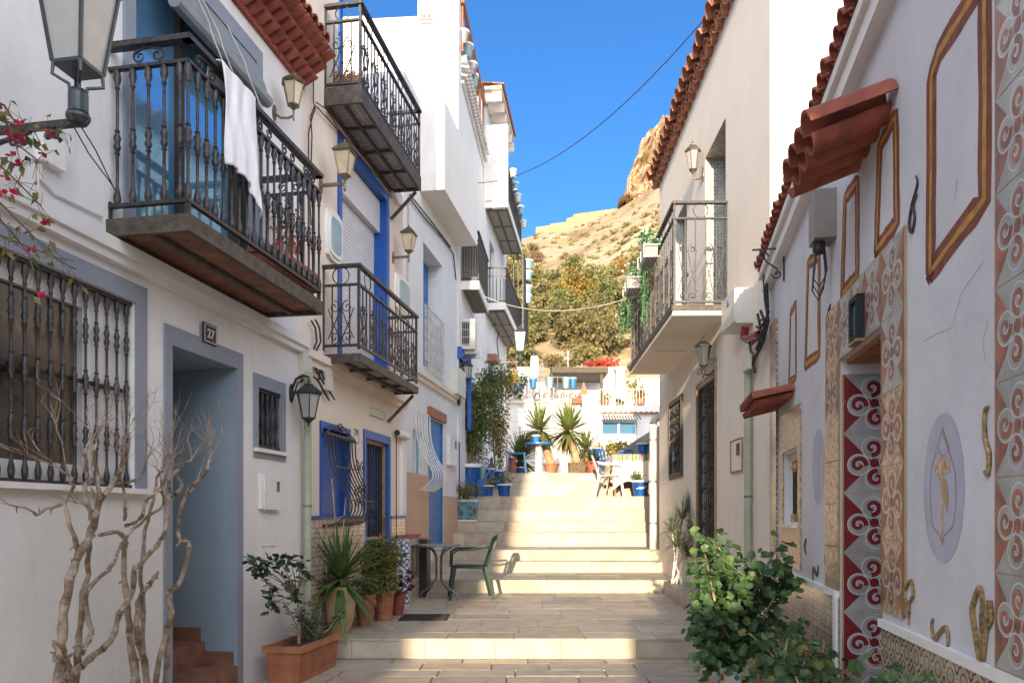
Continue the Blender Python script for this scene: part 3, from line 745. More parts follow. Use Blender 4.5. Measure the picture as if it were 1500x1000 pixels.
# towel
m = MB(); s0_, s1_ = L1.s(318, BO), L1.s(371, BO); nu, nv = 26, 40; zt = 3.885
vs = []
for v in range(nv+1):
    t = v/nv
    for u in range(nu+1):
        q = u/nu; low = 3.30-.19*(1-q)**1.5*0+(.10*math.sin(q*PI*.9)-.20*q if True else 0)
        ztop = zt; zz = ztop-(ztop-low)*max(0, (t-.12)/.88)
        fold = .014*math.sin(q*17+1.2*math.sin(t*4))*min(1, t*2.2)+.008*math.sin(q*37+t*5)*t
        oo = BO-.03+(-.05+.1*(t/.12) if t < .12 else .05)+fold+.02*t
        zz2 = zt+.004 if t < .12 else zz
        if t == 0: zz2 = zt-.16
        if 0 < t < .04: zz2 = zt-.02
        vs.append((lerp(s0_+.05*t, s1_+.03*t, q)+.012*math.sin(t*6+q*3), oo, zz2))
m.add(vs, [(v*(nu+1)+u, v*(nu+1)+u+1, (v+1)*(nu+1)+u+1, (v+1)*(nu+1)+u) for v in range(nv) for u in range(nu)])
tw = m.solo('towel', 'linen', 'white towel hung over the rail of the large balcony on the near left', 'towel', L1, smooth=True)
md = tw.ob.modifiers.new('thick', 'SOLIDIFY'); md.thickness = .006
# long planter on the balcony floor
T = thing('planter', 'long terracotta planter with a dried plant inside the large near-left balcony', 'planter', L1, (L1.s(410, .4), .38, bz1))
m = MB(); pa, pb = L1.s(392, .4), L1.s(455, .4); z = bz1
m.add([(pa+.04, .3, z), (pb-.04, .3, z), (pb-.04, .43, z), (pa+.04, .43, z), (pa, .27, z+.2), (pb, .27, z+.2), (pb, .46, z+.2), (pa, .46, z+.2)], [(0, 1, 2, 3), (0, 1, 5, 4), (1, 2, 6, 5), (2, 3, 7, 6), (3, 0, 4, 7)])
m.frame  # rim
m.box(pa-.01, pb+.01, .455, .475, z+.17, z+.205); m.box(pa-.01, pb+.01, .255, .275, z+.17, z+.205); m.box(pa-.01, pa+.01, .275, .455, z+.17, z+.205); m.box(pb-.01, pb+.01, .275, .455, z+.17, z+.205)
m.box(pa+.02, pb-.02, .29, .45, z+.14, z+.16); m.build('pot', 'terra_red', T)
m = MB(); stems(m, ((pa+pb)/2, .37, z+.16), (.25, .1, .42), 16, .004, 0); bush(m, ((pa+pb)/2+.1, .37, z+.5), (.22, .1, .24), 90, .045, .03, 1); bush(m, ((pa+pb)/2, .37, z+.3), (.25, .1, .2), 60, .04, .03, 2)
m.build('foliage', ['leaf_dry', 'leaf_dry', 'flower_red'], T)

lantern(L1, L1.s(430, .17), .17, sz(L1, 430, 165, .17)[1], .33, .085, 'antique bronze lantern with pale glass under the red tiled eave', 6, 'curl', 'brass_iron', 'amber_glass')
lantern(L1, L1.s(452, .16), .16, sz(L1, 452, 624, .16)[1], .39, .10, 'black lantern hanging from a curled arm beside the green drainpipe', 6, 'down', 'iron', 'milk_glass')
# meter cupboard + ghost of a second one
T = thing('meter_box', 'white meter cupboard with a small dark window left of the green drainpipe', 'meter box', L1, (L1.s(390), 0, L1.z(390, 745)))
a_, b_ = L1.s(378), L1.s(404); z0_, z1_ = L1.z(390, 745), L1.z(390, 695)
m = MB(); m.box(a_, b_, .001, .035, z0_, z1_); m.box(a_+.02, b_+.005, .035, .045, z0_-.004, z1_+.004); m.build('cupboard', 'white_enamel', T)
m = MB(); m.box(b_-.07, b_-.03, .046, .05, z1_-.13, z1_-.05); m.build('window', 'glass_dark', T)
m = MB(); m.frame(L1.s(381), L1.s(404), L1.z(390, 840), L1.z(390, 798), .008, .001, .006); m.build('patch_outline', 'white_paint', H27)
# drainpipe
def pipe(F, s, o, z0, z1, r, mtl, label, clips=3, elbow=None, group=None):
    T = thing('drainpipe', label, 'drainpipe', F, (s, 0, z0), group)
    m = MB(); m.tube([(s, o, z0), (s, o, z1)], r, 12)
    m.lathe((s, o, z1-.1), [(r, 0), (r*1.12, .01), (r*1.12, .09), (r, .1)], 12)
    if elbow: m.tube([(s, o, z1)]+elbow, r, 12)
    m.build('pipe', mtl, T, smooth=True)
    m = MB()
    for i in range(clips):
        z = lerp(z0, z1, (i+.6)/clips); m.lathe((s, o, z), [(r*1.02, 0), (r*1.1, .002), (r*1.1, .02), (r*1.02, .022)], 12)
    m.build('clip', 'steel_tube', T)
pipe(L1, L1.s(441), .06, 0, L1.z(441, 545), .033, 'pipe_green', 'pale green drainpipe at the corner between house 27 and house 29', 3)

# ------------------------------------------------------------------ HOUSE 29
s0, s1 = L1.s(441)+.0, L2.s(591); s0 = L2.s(441)
H29 = thing('house', 'cream house with bright blue frames, two iron balconies and number 29', 'house', L2, (s0, 0, 0))
bw = (L2.s(471), L2.s(509), 1.25, 2.08); dr = (L2.s(534.5), L2.s(568), .18, 2.10)
bo = (L2.s(499), L2.s(565), 2.80, 4.92)
tall = L2.s(499)
m = MB(); wall(m, s0, s1, 0, 5.25, [bw+(.10, 1), dr+(.22, 1), bo+(.20, 1)]); wall(m, s0, tall, 5.25, 8.4, [])
shell(m, s0, s1, 0, 5.25, 6); shell(m, s0, tall, 5.25, 8.4, 6)
m.build('wall', ['cream_paint', 'blue_paint'], H29)
m = MB(); m.box(s0, s1, .0, .05, 2.59, 2.65); m.box(s0, s1, 0, .085, 2.65, 2.72); m.build('string_course', 'cream_paint', H29)
m = MB(); m.box(s1-.14, s1, .0, .04, 1.27, 2.59); m.build('pilaster', 'white_paint', H29)
for nm, h, wd_, top in (('window_surround', bw, .05, .06), ('door_surround', dr, .06, .09), ('upper_surround', bo, .085, .10)):
    m = MB(); m.frame(h[0]-wd_, h[1]+wd_, h[2]-(.02 if nm[0] == 'w' else 0), h[3]+top, wd_, .002, .018, bottom=False, wt=top); m.build(nm, 'blue_paint', H29)
m = MB(); m.box(bw[0], bw[1], -.09, -.06, bw[2], bw[3]); m.box(bw[0]+.02, bw[1]-.02, -.06, -.045, bw[2]+.02, bw[3]-.02); m.build('window_shutter', 'blue_paint', H29)
m = MB(); m.frame(tall-.06, tall-.0, 5.4, 7.6, .025, .002, .02); m.box(tall-.05, tall+.012, -1.0, .018, 5.4, 7.6, 0); m.build('roof_door_frame', 'blue_paint', H29)
# tiled dado
for a_, b_ in ((s0+.08, dr[0]-.06), (dr[1]+.06, s1)):
    m = MB(); m.box(a_, b_, .002, .022, .0, 1.235); m.build('tiled_dado', 'tile_blue', H29); m = MB(); m.box(a_, b_, .002, .03, 1.236, 1.262); m.build('dado_moulding', 'blue_paint', H29)
# iron door with bars
m = MB(); o = -.06; m.frame(dr[0]+.002, dr[1]-.002, dr[2], dr[3], .035, o-.02, o+.03, 0)
m.box(dr[0]+.037, dr[1]-.037, o-.01, o+.02, 1.0, 1.03)
DD = m.build('door', 'wood_gold', H29)
m = MB(); m.box(dr[0]+.035, dr[1]-.035, o-.12, o-.10, dr[2], dr[3]-.03); m.build('door_leaf', 'blue_paint', DD)
m = MB()
for i in range(9):
    s_ = lerp(dr[0]+.05, dr[1]-.05, i/8); m.bar((s_, o, dr[2]), (s_, o, dr[3]-.04), .014, .014)
cx_ = (dr[0]+dr[1])/2
for zc_ in (.45, .62, .80, 1.15, 1.32):
    for sg in (-1, 1): m.tube([(a, o+.012, b) for a, b in spiral((cx_+sg*.07, zc_), .06, 1.3, PI/2, 14, sg)], .006, 4)
m.build('door_bars', 'iron', DD); m = MB(); m.box(dr[1]-.06, dr[1]-.03, o+.03, o+.05, 1.1, 1.25); m.build('handle', 'brass_iron', DD)
m = MB(); m.box(dr[0]-.0, dr[1]+.0, -.05, .03, dr[2]-.04, dr[2]+.02); m.build('threshold', 'slab_grey', H29)
# upper shutter
m = MB(); o = -.15; nS = 40; zt_ = 4.55
for i in range(nS):
    z_ = lerp(2.8, zt_, i/nS); m.box(bo[0]+.01, bo[1]-.01, o, o+.012, z_+.003, z_+(zt_-2.8)/nS-.003)
m.box(bo[0]+.01, bo[1]-.01, o-.02, o+.004, 2.8, zt_); m.box(bo[0]+.005, bo[1]-.005, o-.02, o+.08, zt_, bo[3]-.005)
m.build('roller_shutter', 'shutter', H29)
# balconies of 29
def small_balcony(par, F, s0, s1, D, zs, zt, zr1, zr2, z0r, name='balcony', strut=True):
    m = MB(); m.box(s0, s0+.03, 0, D-.03, zs, zt); m.box(s1-.03, s1, 0, D-.03, zs, zt); m.box(s0, s1, D-.03, D, zs, zt)
    m.box(s0+.03, s1-.03, D*.5-.012, D*.5+.012, zs, zs+.04); m.box(s0+.03, s1-.03, .0, .03, zs, zs+.04)
    for i in range(1, 4): s_ = lerp(s0, s1, i/4); m.box(s_-.012, s_+.012, .03, D-.03, zs+.002, zs+.038)
    if strut: m.bar((s1-.03, .01, zs-.32), (s1-.03, D*.85, zs-.02), .03, .03)
    B = m.build(name, 'iron_brown', par)
    m = MB(); m.box(s0+.03, s1-.03, .0, D-.03, zs+.03, zt-.01); m.build('balcony_floor', 'tile_soffit', B)
    scroll_rail(B, Path([(s0+.02, 0), (s0+.02, D-.02), (s1-.02, D-.02), (s1-.02, 0)]), z0r, zr1, zr2)
    return B
lo = .37; ls0, ls1 = L2.s(472), L2.s(613, lo)
small_balcony(H29, L2, ls0, ls1, lo, 2.68, 2.76, 3.40, 3.575, 2.80)
us0, us1 = L2.s(474.5), L2.s(617, lo)
small_balcony(H29, L2, us0, us1, lo, 5.09, 5.25, 5.87, 6.02, 5.25)
# upper balcony planter
T = thing('planter', 'small orange pot of dry yellow succulents on the topmost left balcony', 'planter', L2, (us0+.12, .2, 5.27))
m = MB(); m.box(us0+.06, us0+.22, .06, .32, 5.27, 5.38); m.build('pot', 'terracotta', T)
m = MB(); bush(m, (us0+.14, .19, 5.42), (.10, .16, .09), 160, .05, .02, 0, mis=[0, 0, 1]); m.build('foliage', ['leaf_yellow', 'leaf_orange'], T)
# ornate mirrors
def mirror(px0, px1, py0, py1, lab):
    a, b = L2.s(px0), L2.s(px1); z0, z1 = L2.z((px0+px1)/2, py1), L2.z((px0+px1)/2, py0); c = ((a+b)/2, (z0+z1)/2); ra, rz = (b-a)/2, (z1-z0)/2
    T = thing('wall_mirror', lab, 'mirror', L2, (c[0], 0, z0), 'scalloped mirrors on the cream wall')
    def ring(k, w=0):
        out = []
        for i in range(40):
            t = 2*PI*i/40; e = .42; x = math.copysign(abs(math.cos(t))**e, math.cos(t)); y = math.copysign(abs(math.sin(t))**e, math.sin(t))
            q = 1+w*math.cos(8*t); out.append((c[0]+x*ra*k*q, c[1]+y*rz*k*q))
        return out
    m = MB(); m.prism(ring(1, .03), .002, .035); m.prism(ring(.86, .02), .03, .048); m.build('mirror_frame', 'bright_white', T)
    m = MB(); m.prism(ring(.70), .048, .051); m.build('mirror_glass', 'pale_blue_pot', T)
mirror(475, 497, 311, 383, 'larger scalloped white mirror left of the blue balcony opening')
mirror(577, 598, 406, 460, 'smaller scalloped white mirror right of the blue balcony opening')
lantern(L2, L2.s(505, .24), .24, sz(L2, 505, 268, .24)[1], .40, .105, 'square brown lantern with amber glass above the lower balcony, left of the blue opening', 4, 'up', 'brass_iron', 'amber_glass')
lantern(L2, L2.s(599, .20), .20, sz(L2, 599, 375, .2)[1], .37, .10, 'square brown lantern with amber glass to the right of the blue balcony opening', 4, 'up', 'brass_iron', 'amber_glass')
# bulging window grille
m = MB(); s_a, s_b = bw[0]-.01, bw[1]+.03
def belly(t):   # outline of one bent bar, t from top (0) to bottom (1)
    o = .10+.30*math.sin(min(1, max(0, (t-.10)/.80))**1.35*PI*.93) if t > .1 else .10
    return o
zA, zB = 2.02, 1.17
for i in range(9):
    s_ = lerp(s_a, s_b, i/8)
    pts = [(s_, .03+.20*(math.sin(PI*min(1, t**2.3)*.86)**1.2)+(.04 if t < .9 else .04*(1-t)*10), lerp(zA, zB, t)) for t in [k/18 for k in range(19)]]
    m.tube(pts, .007, 5)
for t in (.35, .72): 
    o_ = .03+.20*(math.sin(PI*t**2.3*.86)**1.2)+.045; m.bar((s_a, o_, lerp(zA, zB, t)), (s_b, o_, lerp(zA, zB, t)), .012, .012)
m.bar((s_a-.02, .05, zA), (s_b+.02, .05, zA), .03, .04); m.bar((s_a-.02, .03, zB), (s_b+.02, .03, zB), .03, .03)
c_ = (s_a+s_b)/2
m.tube([(s_a, .05, zA+.02), (c_, .05, zA+.13), (s_b, .05, zA+.02)], .008, 5)
for sg in (-1, 1):
    m.tube([(a, .05, b) for a, b in spiral((c_+sg*.04, zA+.07), .035, 1.2, PI/2, 12, sg)], .007, 4)
    for zc_, rr in ((1.72, .07), (1.52, .08), (1.40, .06)): m.tube([(a, .25, b) for a, b in spiral((c_+sg*rr*1.1, zc_), rr, 1.4, PI/2, 16, sg)], .006, 4)
m.build('bulging_grille', 'iron', H29)
# plates
T = thing('house_number_sign', 'small cream tile sign with number 29 between the blue window and blue door', 'sign', L2, (L2.s(520), 0, L2.z(520, 648)))
a_, b_ = L2.s(516.5), L2.s(524); z0_, z1_ = L2.z(520, 648), L2.z(520, 628)
m = MB(); m.box(a_, b_, .001, .014, z0_, z1_); m.build('tile', 'cream_box', T); m = MB(); m.frame(a_+.004, b_-.004, z0_+.004, z1_-.004, .005, .014, .0155); m.build('border', 'number_black', T)
wall_text(T, 'digits', 'number_black', '29', .085, (a_+b_)/2, z0_+.10, .0155)
a_, b_ = L2.s(541), L2.s(561); z0_, z1_ = L2.z(551, 611), L2.z(551, 600)
T = thing('name_plate', 'small framed cream name plate above the blue front door', 'sign', L2, ((a_+b_)/2, 0, z0_))
m = MB(); m.box(a_, b_, .001, .016, z0_, z1_); m.build('plate', 'cream_box', T); m = MB(); m.frame(a_, b_, z0_, z1_, .006, .016, .02); m.build('border', 'wood_gold', T)
m = MB()
for i in range(5): x_ = lerp(a_+.05, b_-.05, i/4); m.ribbon([(x_-.012, z0_+.02), (x_, z1_-.02), (x_+.014, z0_+.025)], .006, .0175)
m.build('lettering', 'wood_gold', T)
T = thing('awning_box', 'short white roller box mounted under the string course right of the blue door', 'awning box', L2, (L2.s(582), 0, L2.z(582, 640)))
a_, b_ = L2.s(575), L2.s(590.5); z_ = L2.z(582, 636)
m = MB(); m.tube([(a_, .06, z_), (b_, .06, z_)], .045, 12); m.build('cover', 'white_enamel', T); m = MB(); m.tube([(a_-.02, .06, z_), (a_+.001, .06, z_)], .035, 10); m.tube([(a_-.01, .05, z_-.02), (a_-.01, .05, .5)], .006, 5); m.build('end_cap', 'cable', T)
# cable junction between houses
def cables(name, label, F, runs, r, mtl, box=None, base=None, group=None):
    T = thing(name, label, 'cables', F, base or (runs[0][0][0], 0, runs[0][0][2]), group)
    m = MB()
    for run in runs: m.tube(run, r, 5)
    m.build('cable', mtl, T, smooth=True)
    if box:
        for b in box: m = MB(); m.box(*b); m.build('junction_box', 'cream_box', T)
    return T
def fp(F, px, py, o): s, z = F.p(px, py, o); return (s, o, z)
def run(F, pts, o): return [fp(F, x, y, (o[i] if isinstance(o, list) else o)) for i, (x, y) in enumerate(pts)]
jb = lambda F, x0, x1, y0, y1, d=.07: (F.s(x0), F.s(x1), .001, d, F.z((x0+x1)/2, y1), F.z((x0+x1)/2, y0))
cables('cable_bundle', 'tangle of black cables and junction boxes beside the lantern between houses 27 and 29', L2,
       [run(L2, q, .04) for q in ([(444, 520), (455, 512), (466, 520), (470, 535), (466, 560)], [(446, 528), (460, 520), (470, 540), (478, 565), (490, 585)], [(458, 515), (464, 545), (474, 560), (486, 578)],
        [(440, 560), (452, 548), (465, 556), (482, 586)], [(462, 516), (470, 500), (468, 480), (462, 468)], [(458, 516), (464, 500), (462, 480), (456, 470)], [(450, 520), (452, 560)], [(448, 512), (456, 530), (448, 545), (456, 556)],
        [(470, 540), (476, 530), (484, 534), (480, 548)])], .009, 'cable', [jb(L2, 433.5, 447, 515, 553), jb(L2, 469, 478, 538, 572)])
cables('wall_cable', 'black cables looping down the wall between the red eave and the upper balcony', L2,
       [run(L2, q, .03) for q in ([(459, 112), (459, 150), (462, 160), (458, 170), (452, 195), (452, 260), (456, 330)], [(461, 155), (455, 172), (457, 200), (455, 260), (459, 330)],
        [(463, 150), (478, 160), (500, 195), (520, 215), (560, 262), (574, 290)], [(463, 156), (490, 185), (520, 222), (566, 275)])], .006, 'cable')
cables('conduit', 'cream conduit and cables running down beside the second lantern of house 29', L2,
       [run(L2, [(598, 285), (598, 340), (597, 400), (597, 520)], .02), run(L2, [(574, 280), (584, 300), (598, 300)], .03)], .014, 'cable_white')

# tiled counter in front of the house
T = thing('tiled_counter', 'low counter clad in blue and white patterned tiles beside the grey table', 'counter', W, (-1.36, 9.2, .18))
x0_, x1_, y0_, y1_ = -1.50, -1.235, 9.0, 9.9
m = MB(); m.box(x0_, x1_, y0_, y1_, .18, 1.0); m.build('tiled_body', 'tile_azul', T)
m = MB(); m.box(x1_+.001, x1_+.012, y0_, y1_, .18, .99); m.build('side_tiles', 'tile_blue', T)
m = MB(); m.box(x0_-.01, x1_+.03, y0_-.02, y1_+.02, 1.001, 1.03); m.build('counter_top', 'roof_red', T)
m = MB()
for k in range(9): m.box(x1_+.014, x1_+.02, y0_+.2, y0_+.6, .55+k*.035, .565+k*.035)
for a_, b_, c_, d_ in ((y0_+.16, y0_+.2, .5, .9), (y0_+.6, y0_+.64, .5, .9), (y0_+.16, y0_+.64, .86, .9), (y0_+.16, y0_+.64, .5, .54)): m.box(x1_+.013, x1_+.03, a_, b_, c_, d_)
m.build('vent_grille', 'iron', T)
m = MB(); m.box(-1.33, -1.14, 10.05, 10.5, .18, .95); m.box(-1.35, -1.12, 10.03, 10.52, .951, .97, 1); m.solo('firewood_box', ['dark_brown', 'wood'], 'dark brown box standing behind the tiled counter by the blue door', 'box')
# ------------------------------------------------------------------ white house with the bay (left, third)
def dz(px, y, F, o=0.0): return F.z(px, y, o)
s0, s1 = L3.s(592), L3.s(672)
H31 = thing('house', 'white house with a solid white bay above and a blue plank door', 'house', L3, (s0, 0, 0))
dr3 = (L3.s(627), L3.s(648.5), .74, L3.z(627, 611)); w3 = (L3.s(605), L3.s(620), L3.z(612, 700), L3.z(612, 631))
up3 = (L3.s(620), L3.s(648), L3.z(634, 545), L3.z(634, 372))
m = MB(); wall(m, s0, s1, 0, 7.64, [dr3+(.07, 1), w3+(.12,), up3+(.32,)]); shell(m, s0, s1, 0, 7.64, 3); m.build('wall', ['white_paint', 'blue_light'], H31)
m = MB(); m.box(s0, s1+.02, 0, .05, 3.33, 3.40); m.box(s0, s1+.02, 0, .09, 3.40, 3.48); m.build('string_course', 'cream_paint', H31)
m = MB(); m.box(s0, dr3[0]-.02, .002, .02, 0, L3.z(612, 694)); m.build('tan_dado', 'tan_paint', H31)
m = MB(); m.box(dr3[1]+.02, s1, .002, .02, 0, L3.z(660, 727)); m.build('tan_plinth', 'tan_paint', H31)
m = MB(); n = 7
for i in range(n): a, b = lerp(dr3[0], dr3[1], i/n), lerp(dr3[0], dr3[1], (i+1)/n); m.box(a+.005, b-.005, -.05, -.03, dr3[2], dr3[3])
DN = m.build('door', 'blue_light', H31); m = MB(); m.lathe((dr3[0]+.1, -.01, 1.8), [(.008, -.02), (.02, 0), (.008, .02)], 8); m.build('handle', 'brass_iron', DN)
m = MB(); m.box(dr3[0]-.05, dr3[1]+.05, .0, .06, dr3[3]+.02, dr3[3]+.17); m.build('lintel', 'wood', H31)
m = MB(); m.frame(w3[0], w3[1], w3[2], w3[3], .04, -.09, -.05); m.box((w3[0]+w3[1])/2-.02, (w3[0]+w3[1])/2+.02, -.085, -.04, w3[2]+.04, w3[3]-.04); WN = m.build('window', 'white_enamel', H31)
m = MB(); m.box(w3[0], w3[1], -.08, -.07, w3[2], w3[3]); m.build('pane', 'glass_sky_tint', WN)
m = MB(); ga, gb = L3.s(606), L3.s(627); zT, zB = L3.z(616, 604), L3.z(616, 718)
for i in range(6):
    s_ = lerp(ga, gb, i/5)
    m.tube([(s_, .03+.27*(max(0, math.sin(PI*min(1, (t)**3.2)*.93))), lerp(zT, zB, t)) for t in [k/26 for k in range(27)]], .011, 5)
for t in (0, 1): m.bar((ga, .03+.27*max(0, math.sin(PI*t**3.2*.93)), lerp(zT, zB, t)), (gb, .03+.27*max(0, math.sin(PI*t**3.2*.93)), lerp(zT, zB, t)), .014, .014)
m.build('bulging_grille', 'white_enamel', H31)
m = MB(); n = 30
for i in range(n): a = lerp(up3[2], up3[3], i/n); m.box(up3[0]+.02, up3[1]-.02, -.26, -.245, a+.004, a+(up3[3]-up3[2])/n-.004)
m.box(up3[0], up3[1], -.28, -.262, up3[2], up3[3]); m.build('louvred_shutter', 'blue_light', H31)
m = MB(); gz0, gz1 = up3[2]-.02, up3[2]+.95
for i in range(12): s_ = lerp(up3[0], up3[1], i/11); m.bar((s_, .03, gz0), (s_, .03, gz1), .010, .010)
for zz in (gz0, gz0+.12, gz1): m.bar((up3[0], .03, zz), (up3[1], .03, zz), .012, .016)
for i in range(6):
    for k in range(5):
        s_, z_ = lerp(up3[0], up3[1], (i+.5)/6), gz0+.18+k*.17
        m.tube([(s_+.07*math.cos(a*PI/4), .035, z_+.08*math.sin(a*PI/4)) for a in range(9)], .006, 4, cap=False)
m.build('window_railing', 'cable_white', H31)
# bay
ba, bb = L3.s(615), L3.s(699, .39)
m = MB(); m.box(ba, bb, 0, .39, 6.25, 6.40); m.box(ba, bb, .29, .39, 6.40, 7.62); m.box(ba, ba+.10, 0, .29, 6.40, 7.62); m.box(bb-.10, bb, 0, .29, 6.40, 7.62)
m.build('bay', 'bright_white', H31)
T = thing('meter_box', 'tall white meter cupboard beside the blue plank door', 'meter box', L3, (L3.s(661), 0, L3.z(661, 680)))
m = MB(); m.box(L3.s(654), L3.s(665), .001, .07, L3.z(660, 682), L3.z(660, 640)); m.build('cupboard', 'white_enamel', T)
m = MB(); m.box(L3.s(661), L3.s(663), .071, .074, L3.z(660, 657), L3.z(660, 645)); m.build('window', 'glass_dark', T)
T = thing('junction_box', 'cream electrical box with a conduit at the far corner above the string course', 'electrical box', L3, (L3.s(665), 0, 3.6))
m = MB(); m.box(L3.s(658), L3.s(670), .001, .16, L3.z(664, 580), L3.z(664, 542)); m.build('box_body', 'cream_box', T); m = MB(); m.tube([(L3.s(666), .08, L3.z(664, 580)), (L3.s(666), .08, 3.3)], .03, 8); m.build('conduit', 'cable', T)
m = MB(); m.box(s1-.05, s1+.02, -.02, .02, .98, 2.65); m.solo('corner_post', 'blue_paint', 'narrow bright blue post at the far corner of the white house', 'post', L3)
cables('facade_cable', 'thin cables following the cream string course of the white house', L3, [run(L3, [(600, 290), (622, 320), (650, 350), (664, 372), (668, 410)], .03), run(L3, [(600, 285), (630, 322), (660, 362)], .03)], .012, 'cable')

# ------------------------------------------------------------------ tall white house
L4.O = (-2.12, 0); L5.O = (-2.85, 0)
s0, s1 = 14.02, 17.85
H33 = thing('house', 'tall white house with a roof pillar, scalloped cornice and reed-screened balcony', 'house', L4, (s0, 0, 0))
m = MB(); dh = (14.95, 15.6, 3.0, 4.15)
wall(m, s0, s1, 0, 10.05, [dh+(.2,)]); shell(m, s0, s1, 0, 10.05, 4); m.build('wall', 'bright_white', H33)
m = MB(); m.box(s0-.002, s0+.35, -1.7, .01, 10.05, 10.6); m.box(s0-.004, s0+.4, -.76, .012, 10.6, 13.2); m.box(s0-.002, s0+.35, -4, -1.7, 10.05, 10.66); m.build('pillar', 'bright_white', H33)
m = MB(); m.box(s0+.4, s1, 0, .10, 9.95, 10.08); m.box(s0+.4, s1, 0, .05, 9.55, 9.60)
for r_, (oo, zz) in enumerate(((.03, 9.62), (.07, 9.78))):
    s_ = s0+.42
    while s_ < s1: barrel(m, (s_, 0, zz+.06), (s_, oo+.08, zz+.03), .06, .06, (0, 0, 1), 5); s_ += .13
m.build('cornice', 'bright_white', H33)
m = MB(); m.bar((s0+.2, .05, 11.0), (s1, .05, 11.0), .07, .10)
for k in range(6): m.bar((lerp(s0+.3, s1-.1, k/5), .03, 10.08), (lerp(s0+.3, s1-.1, k/5), .03, 10.98), .05, .05)
m.build('roof_railing', 'wood', H33)
m = MB(); m.box(dh[0], dh[1], -.15, -.1, dh[2], dh[3]); m.build('door', 'glass_dark', H33)
a, b = L4.s(680), L4.s(716, .35)
m = MB(); m.box(14.35, b, 0, .35, 5.58, 5.74); B = m.build('balcony', 'bright_white', H33)
m = MB(); m.box(14.37, b-.02, .03, .32, 5.572, 5.579); m.build('balcony_soffit', 'iron_brown', B)
rp = Path([(14.38, 0), (14.38, .33), (b-.02, .33), (b-.02, 0)])
m = MB(); rails(m, rp, 5.80, .02, .02); rails(m, rp, 6.52, .03, .02); rails(m, rp, 6.68, .05, .03)
k = 0
while k*.05 < rp.len: q = k*.05; s_, o_ = rp(q); m.bar((s_, o_, 5.75), (s_, o_, 6.66), .012, .012); k += 1
m.build('railing', 'iron', B)
m = MB(); m.box(14.40, 14.405, .02, .31, 5.76, 6.5)
for k in range(26): o_ = .02+.29*k/26; m.tube([(14.395, o_, 5.76), (14.395+R.uniform(-.005, .005), o_+R.uniform(-.01, .01), 6.50+R.uniform(-.06, .05))], .006, 4)
for k in range(50): s_ = 14.42+(b-14.46)*k/50; m.tube([(s_, .30, 5.76), (s_+R.uniform(-.01, .01), .30, 6.48+R.uniform(-.06, .06))], .007, 4)
m.build('reed_screen', 'straw', B)
# tile address panel on the pillar
T = thing('tile_panel', 'small red and white tile panel high on the white roof pillar', 'tile panel', W, at(624, 34, 14.0))
x0_, _, z0_ = at(615, 34, 14.0); x1_, _, z1_ = at(634, 17, 14.0); y_ = s0*L4.u[1]+.0
yb = at(0, 0, 14.0)[1]-.06
m = MB(); m.box(x0_, x1_, yb-.02, yb+.1, z0_, z1_); m.build('tile', 'white_enamel', T)
m = MB()
for (a_, b_, c_, d_) in ((0, 1, 0, .08), (0, 1, .92, 1), (0, .08, .08, .92), (.92, 1, .08, .92), (.14, .86, .62, .68)): m.box(lerp(x0_, x1_, a_), lerp(x0_, x1_, b_), yb-.026, yb-.021, lerp(z0_, z1_, c_), lerp(z0_, z1_, d_))
for i in range(4): m.box(lerp(x0_, x1_, .16+.19*i), lerp(x0_, x1_, .28+.19*i), yb-.026, yb-.021, lerp(z0_, z1_, .18), lerp(z0_, z1_, .52))
for i in range(5): m.box(lerp(x0_, x1_, .16+.14*i), lerp(x0_, x1_, .25+.14*i), yb-.026, yb-.021, lerp(z0_, z1_, .74), lerp(z0_, z1_, .86))
m.build('painted_marks', 'sign_red', T)
# AC unit
x0_, _, z0_ = at(674, 511, 14.3); x1_, _, z1_ = at(696, 467, 14.3)
T = thing('air_conditioner', 'white air conditioning unit with barred side on brackets under the reed balcony', 'air conditioner', W, (x0_, 14.3, z0_))
m = MB(); m.box(x0_, x1_, 14.3, 15.0, z0_, z1_); m.build('casing', 'cream_box', T)
m = MB(); m.box(x0_+.04, x0_+.17, 14.285, 14.299, z0_+.08, z1_-.05); m.build('grille', 'dark', T)
m = MB()
for k in range(4): m.box(x0_+.035, x0_+.175, 14.278, 14.284, z0_+.08+k*.14, z0_+.09+k*.14)
for k in range(3): m.box(x0_+.07+k*.035, x0_+.076+k*.035, 14.27, 14.277, z0_+.08, z1_-.05)
m.build('grille_bars', 'cream_box', T)
m = MB(); m.box(x0_-.1, x1_+.08, 14.4, 14.45, z0_-.07, z0_-.002); m.box(x0_-.1, x1_+.08, 14.8, 14.85, z0_-.07, z0_-.002); m.build('bracket', 'cream_box', T)
lantern(L4, L4.s(684, .14), .14, L4.z(684, 560, .14), .44, .10, 'small black lantern below the air conditioning unit', 6, 'down', 'iron', 'milk_glass')
m = MB(); m.box(14.55, 14.62, .10, .17, 2.95, 4.35); m.box(14.9, 14.96, .06, .12, 2.95, 4.25); m.box(14.62, 14.9, .10, .14, 4.1, 4.25); m.box(14.0, 14.6, -.02, .06, 4.2, 4.42)
m.solo('blue_door_frame', 'blue_paint', 'bright blue timber frame of an open door behind the tall bushes', 'door frame', L4)
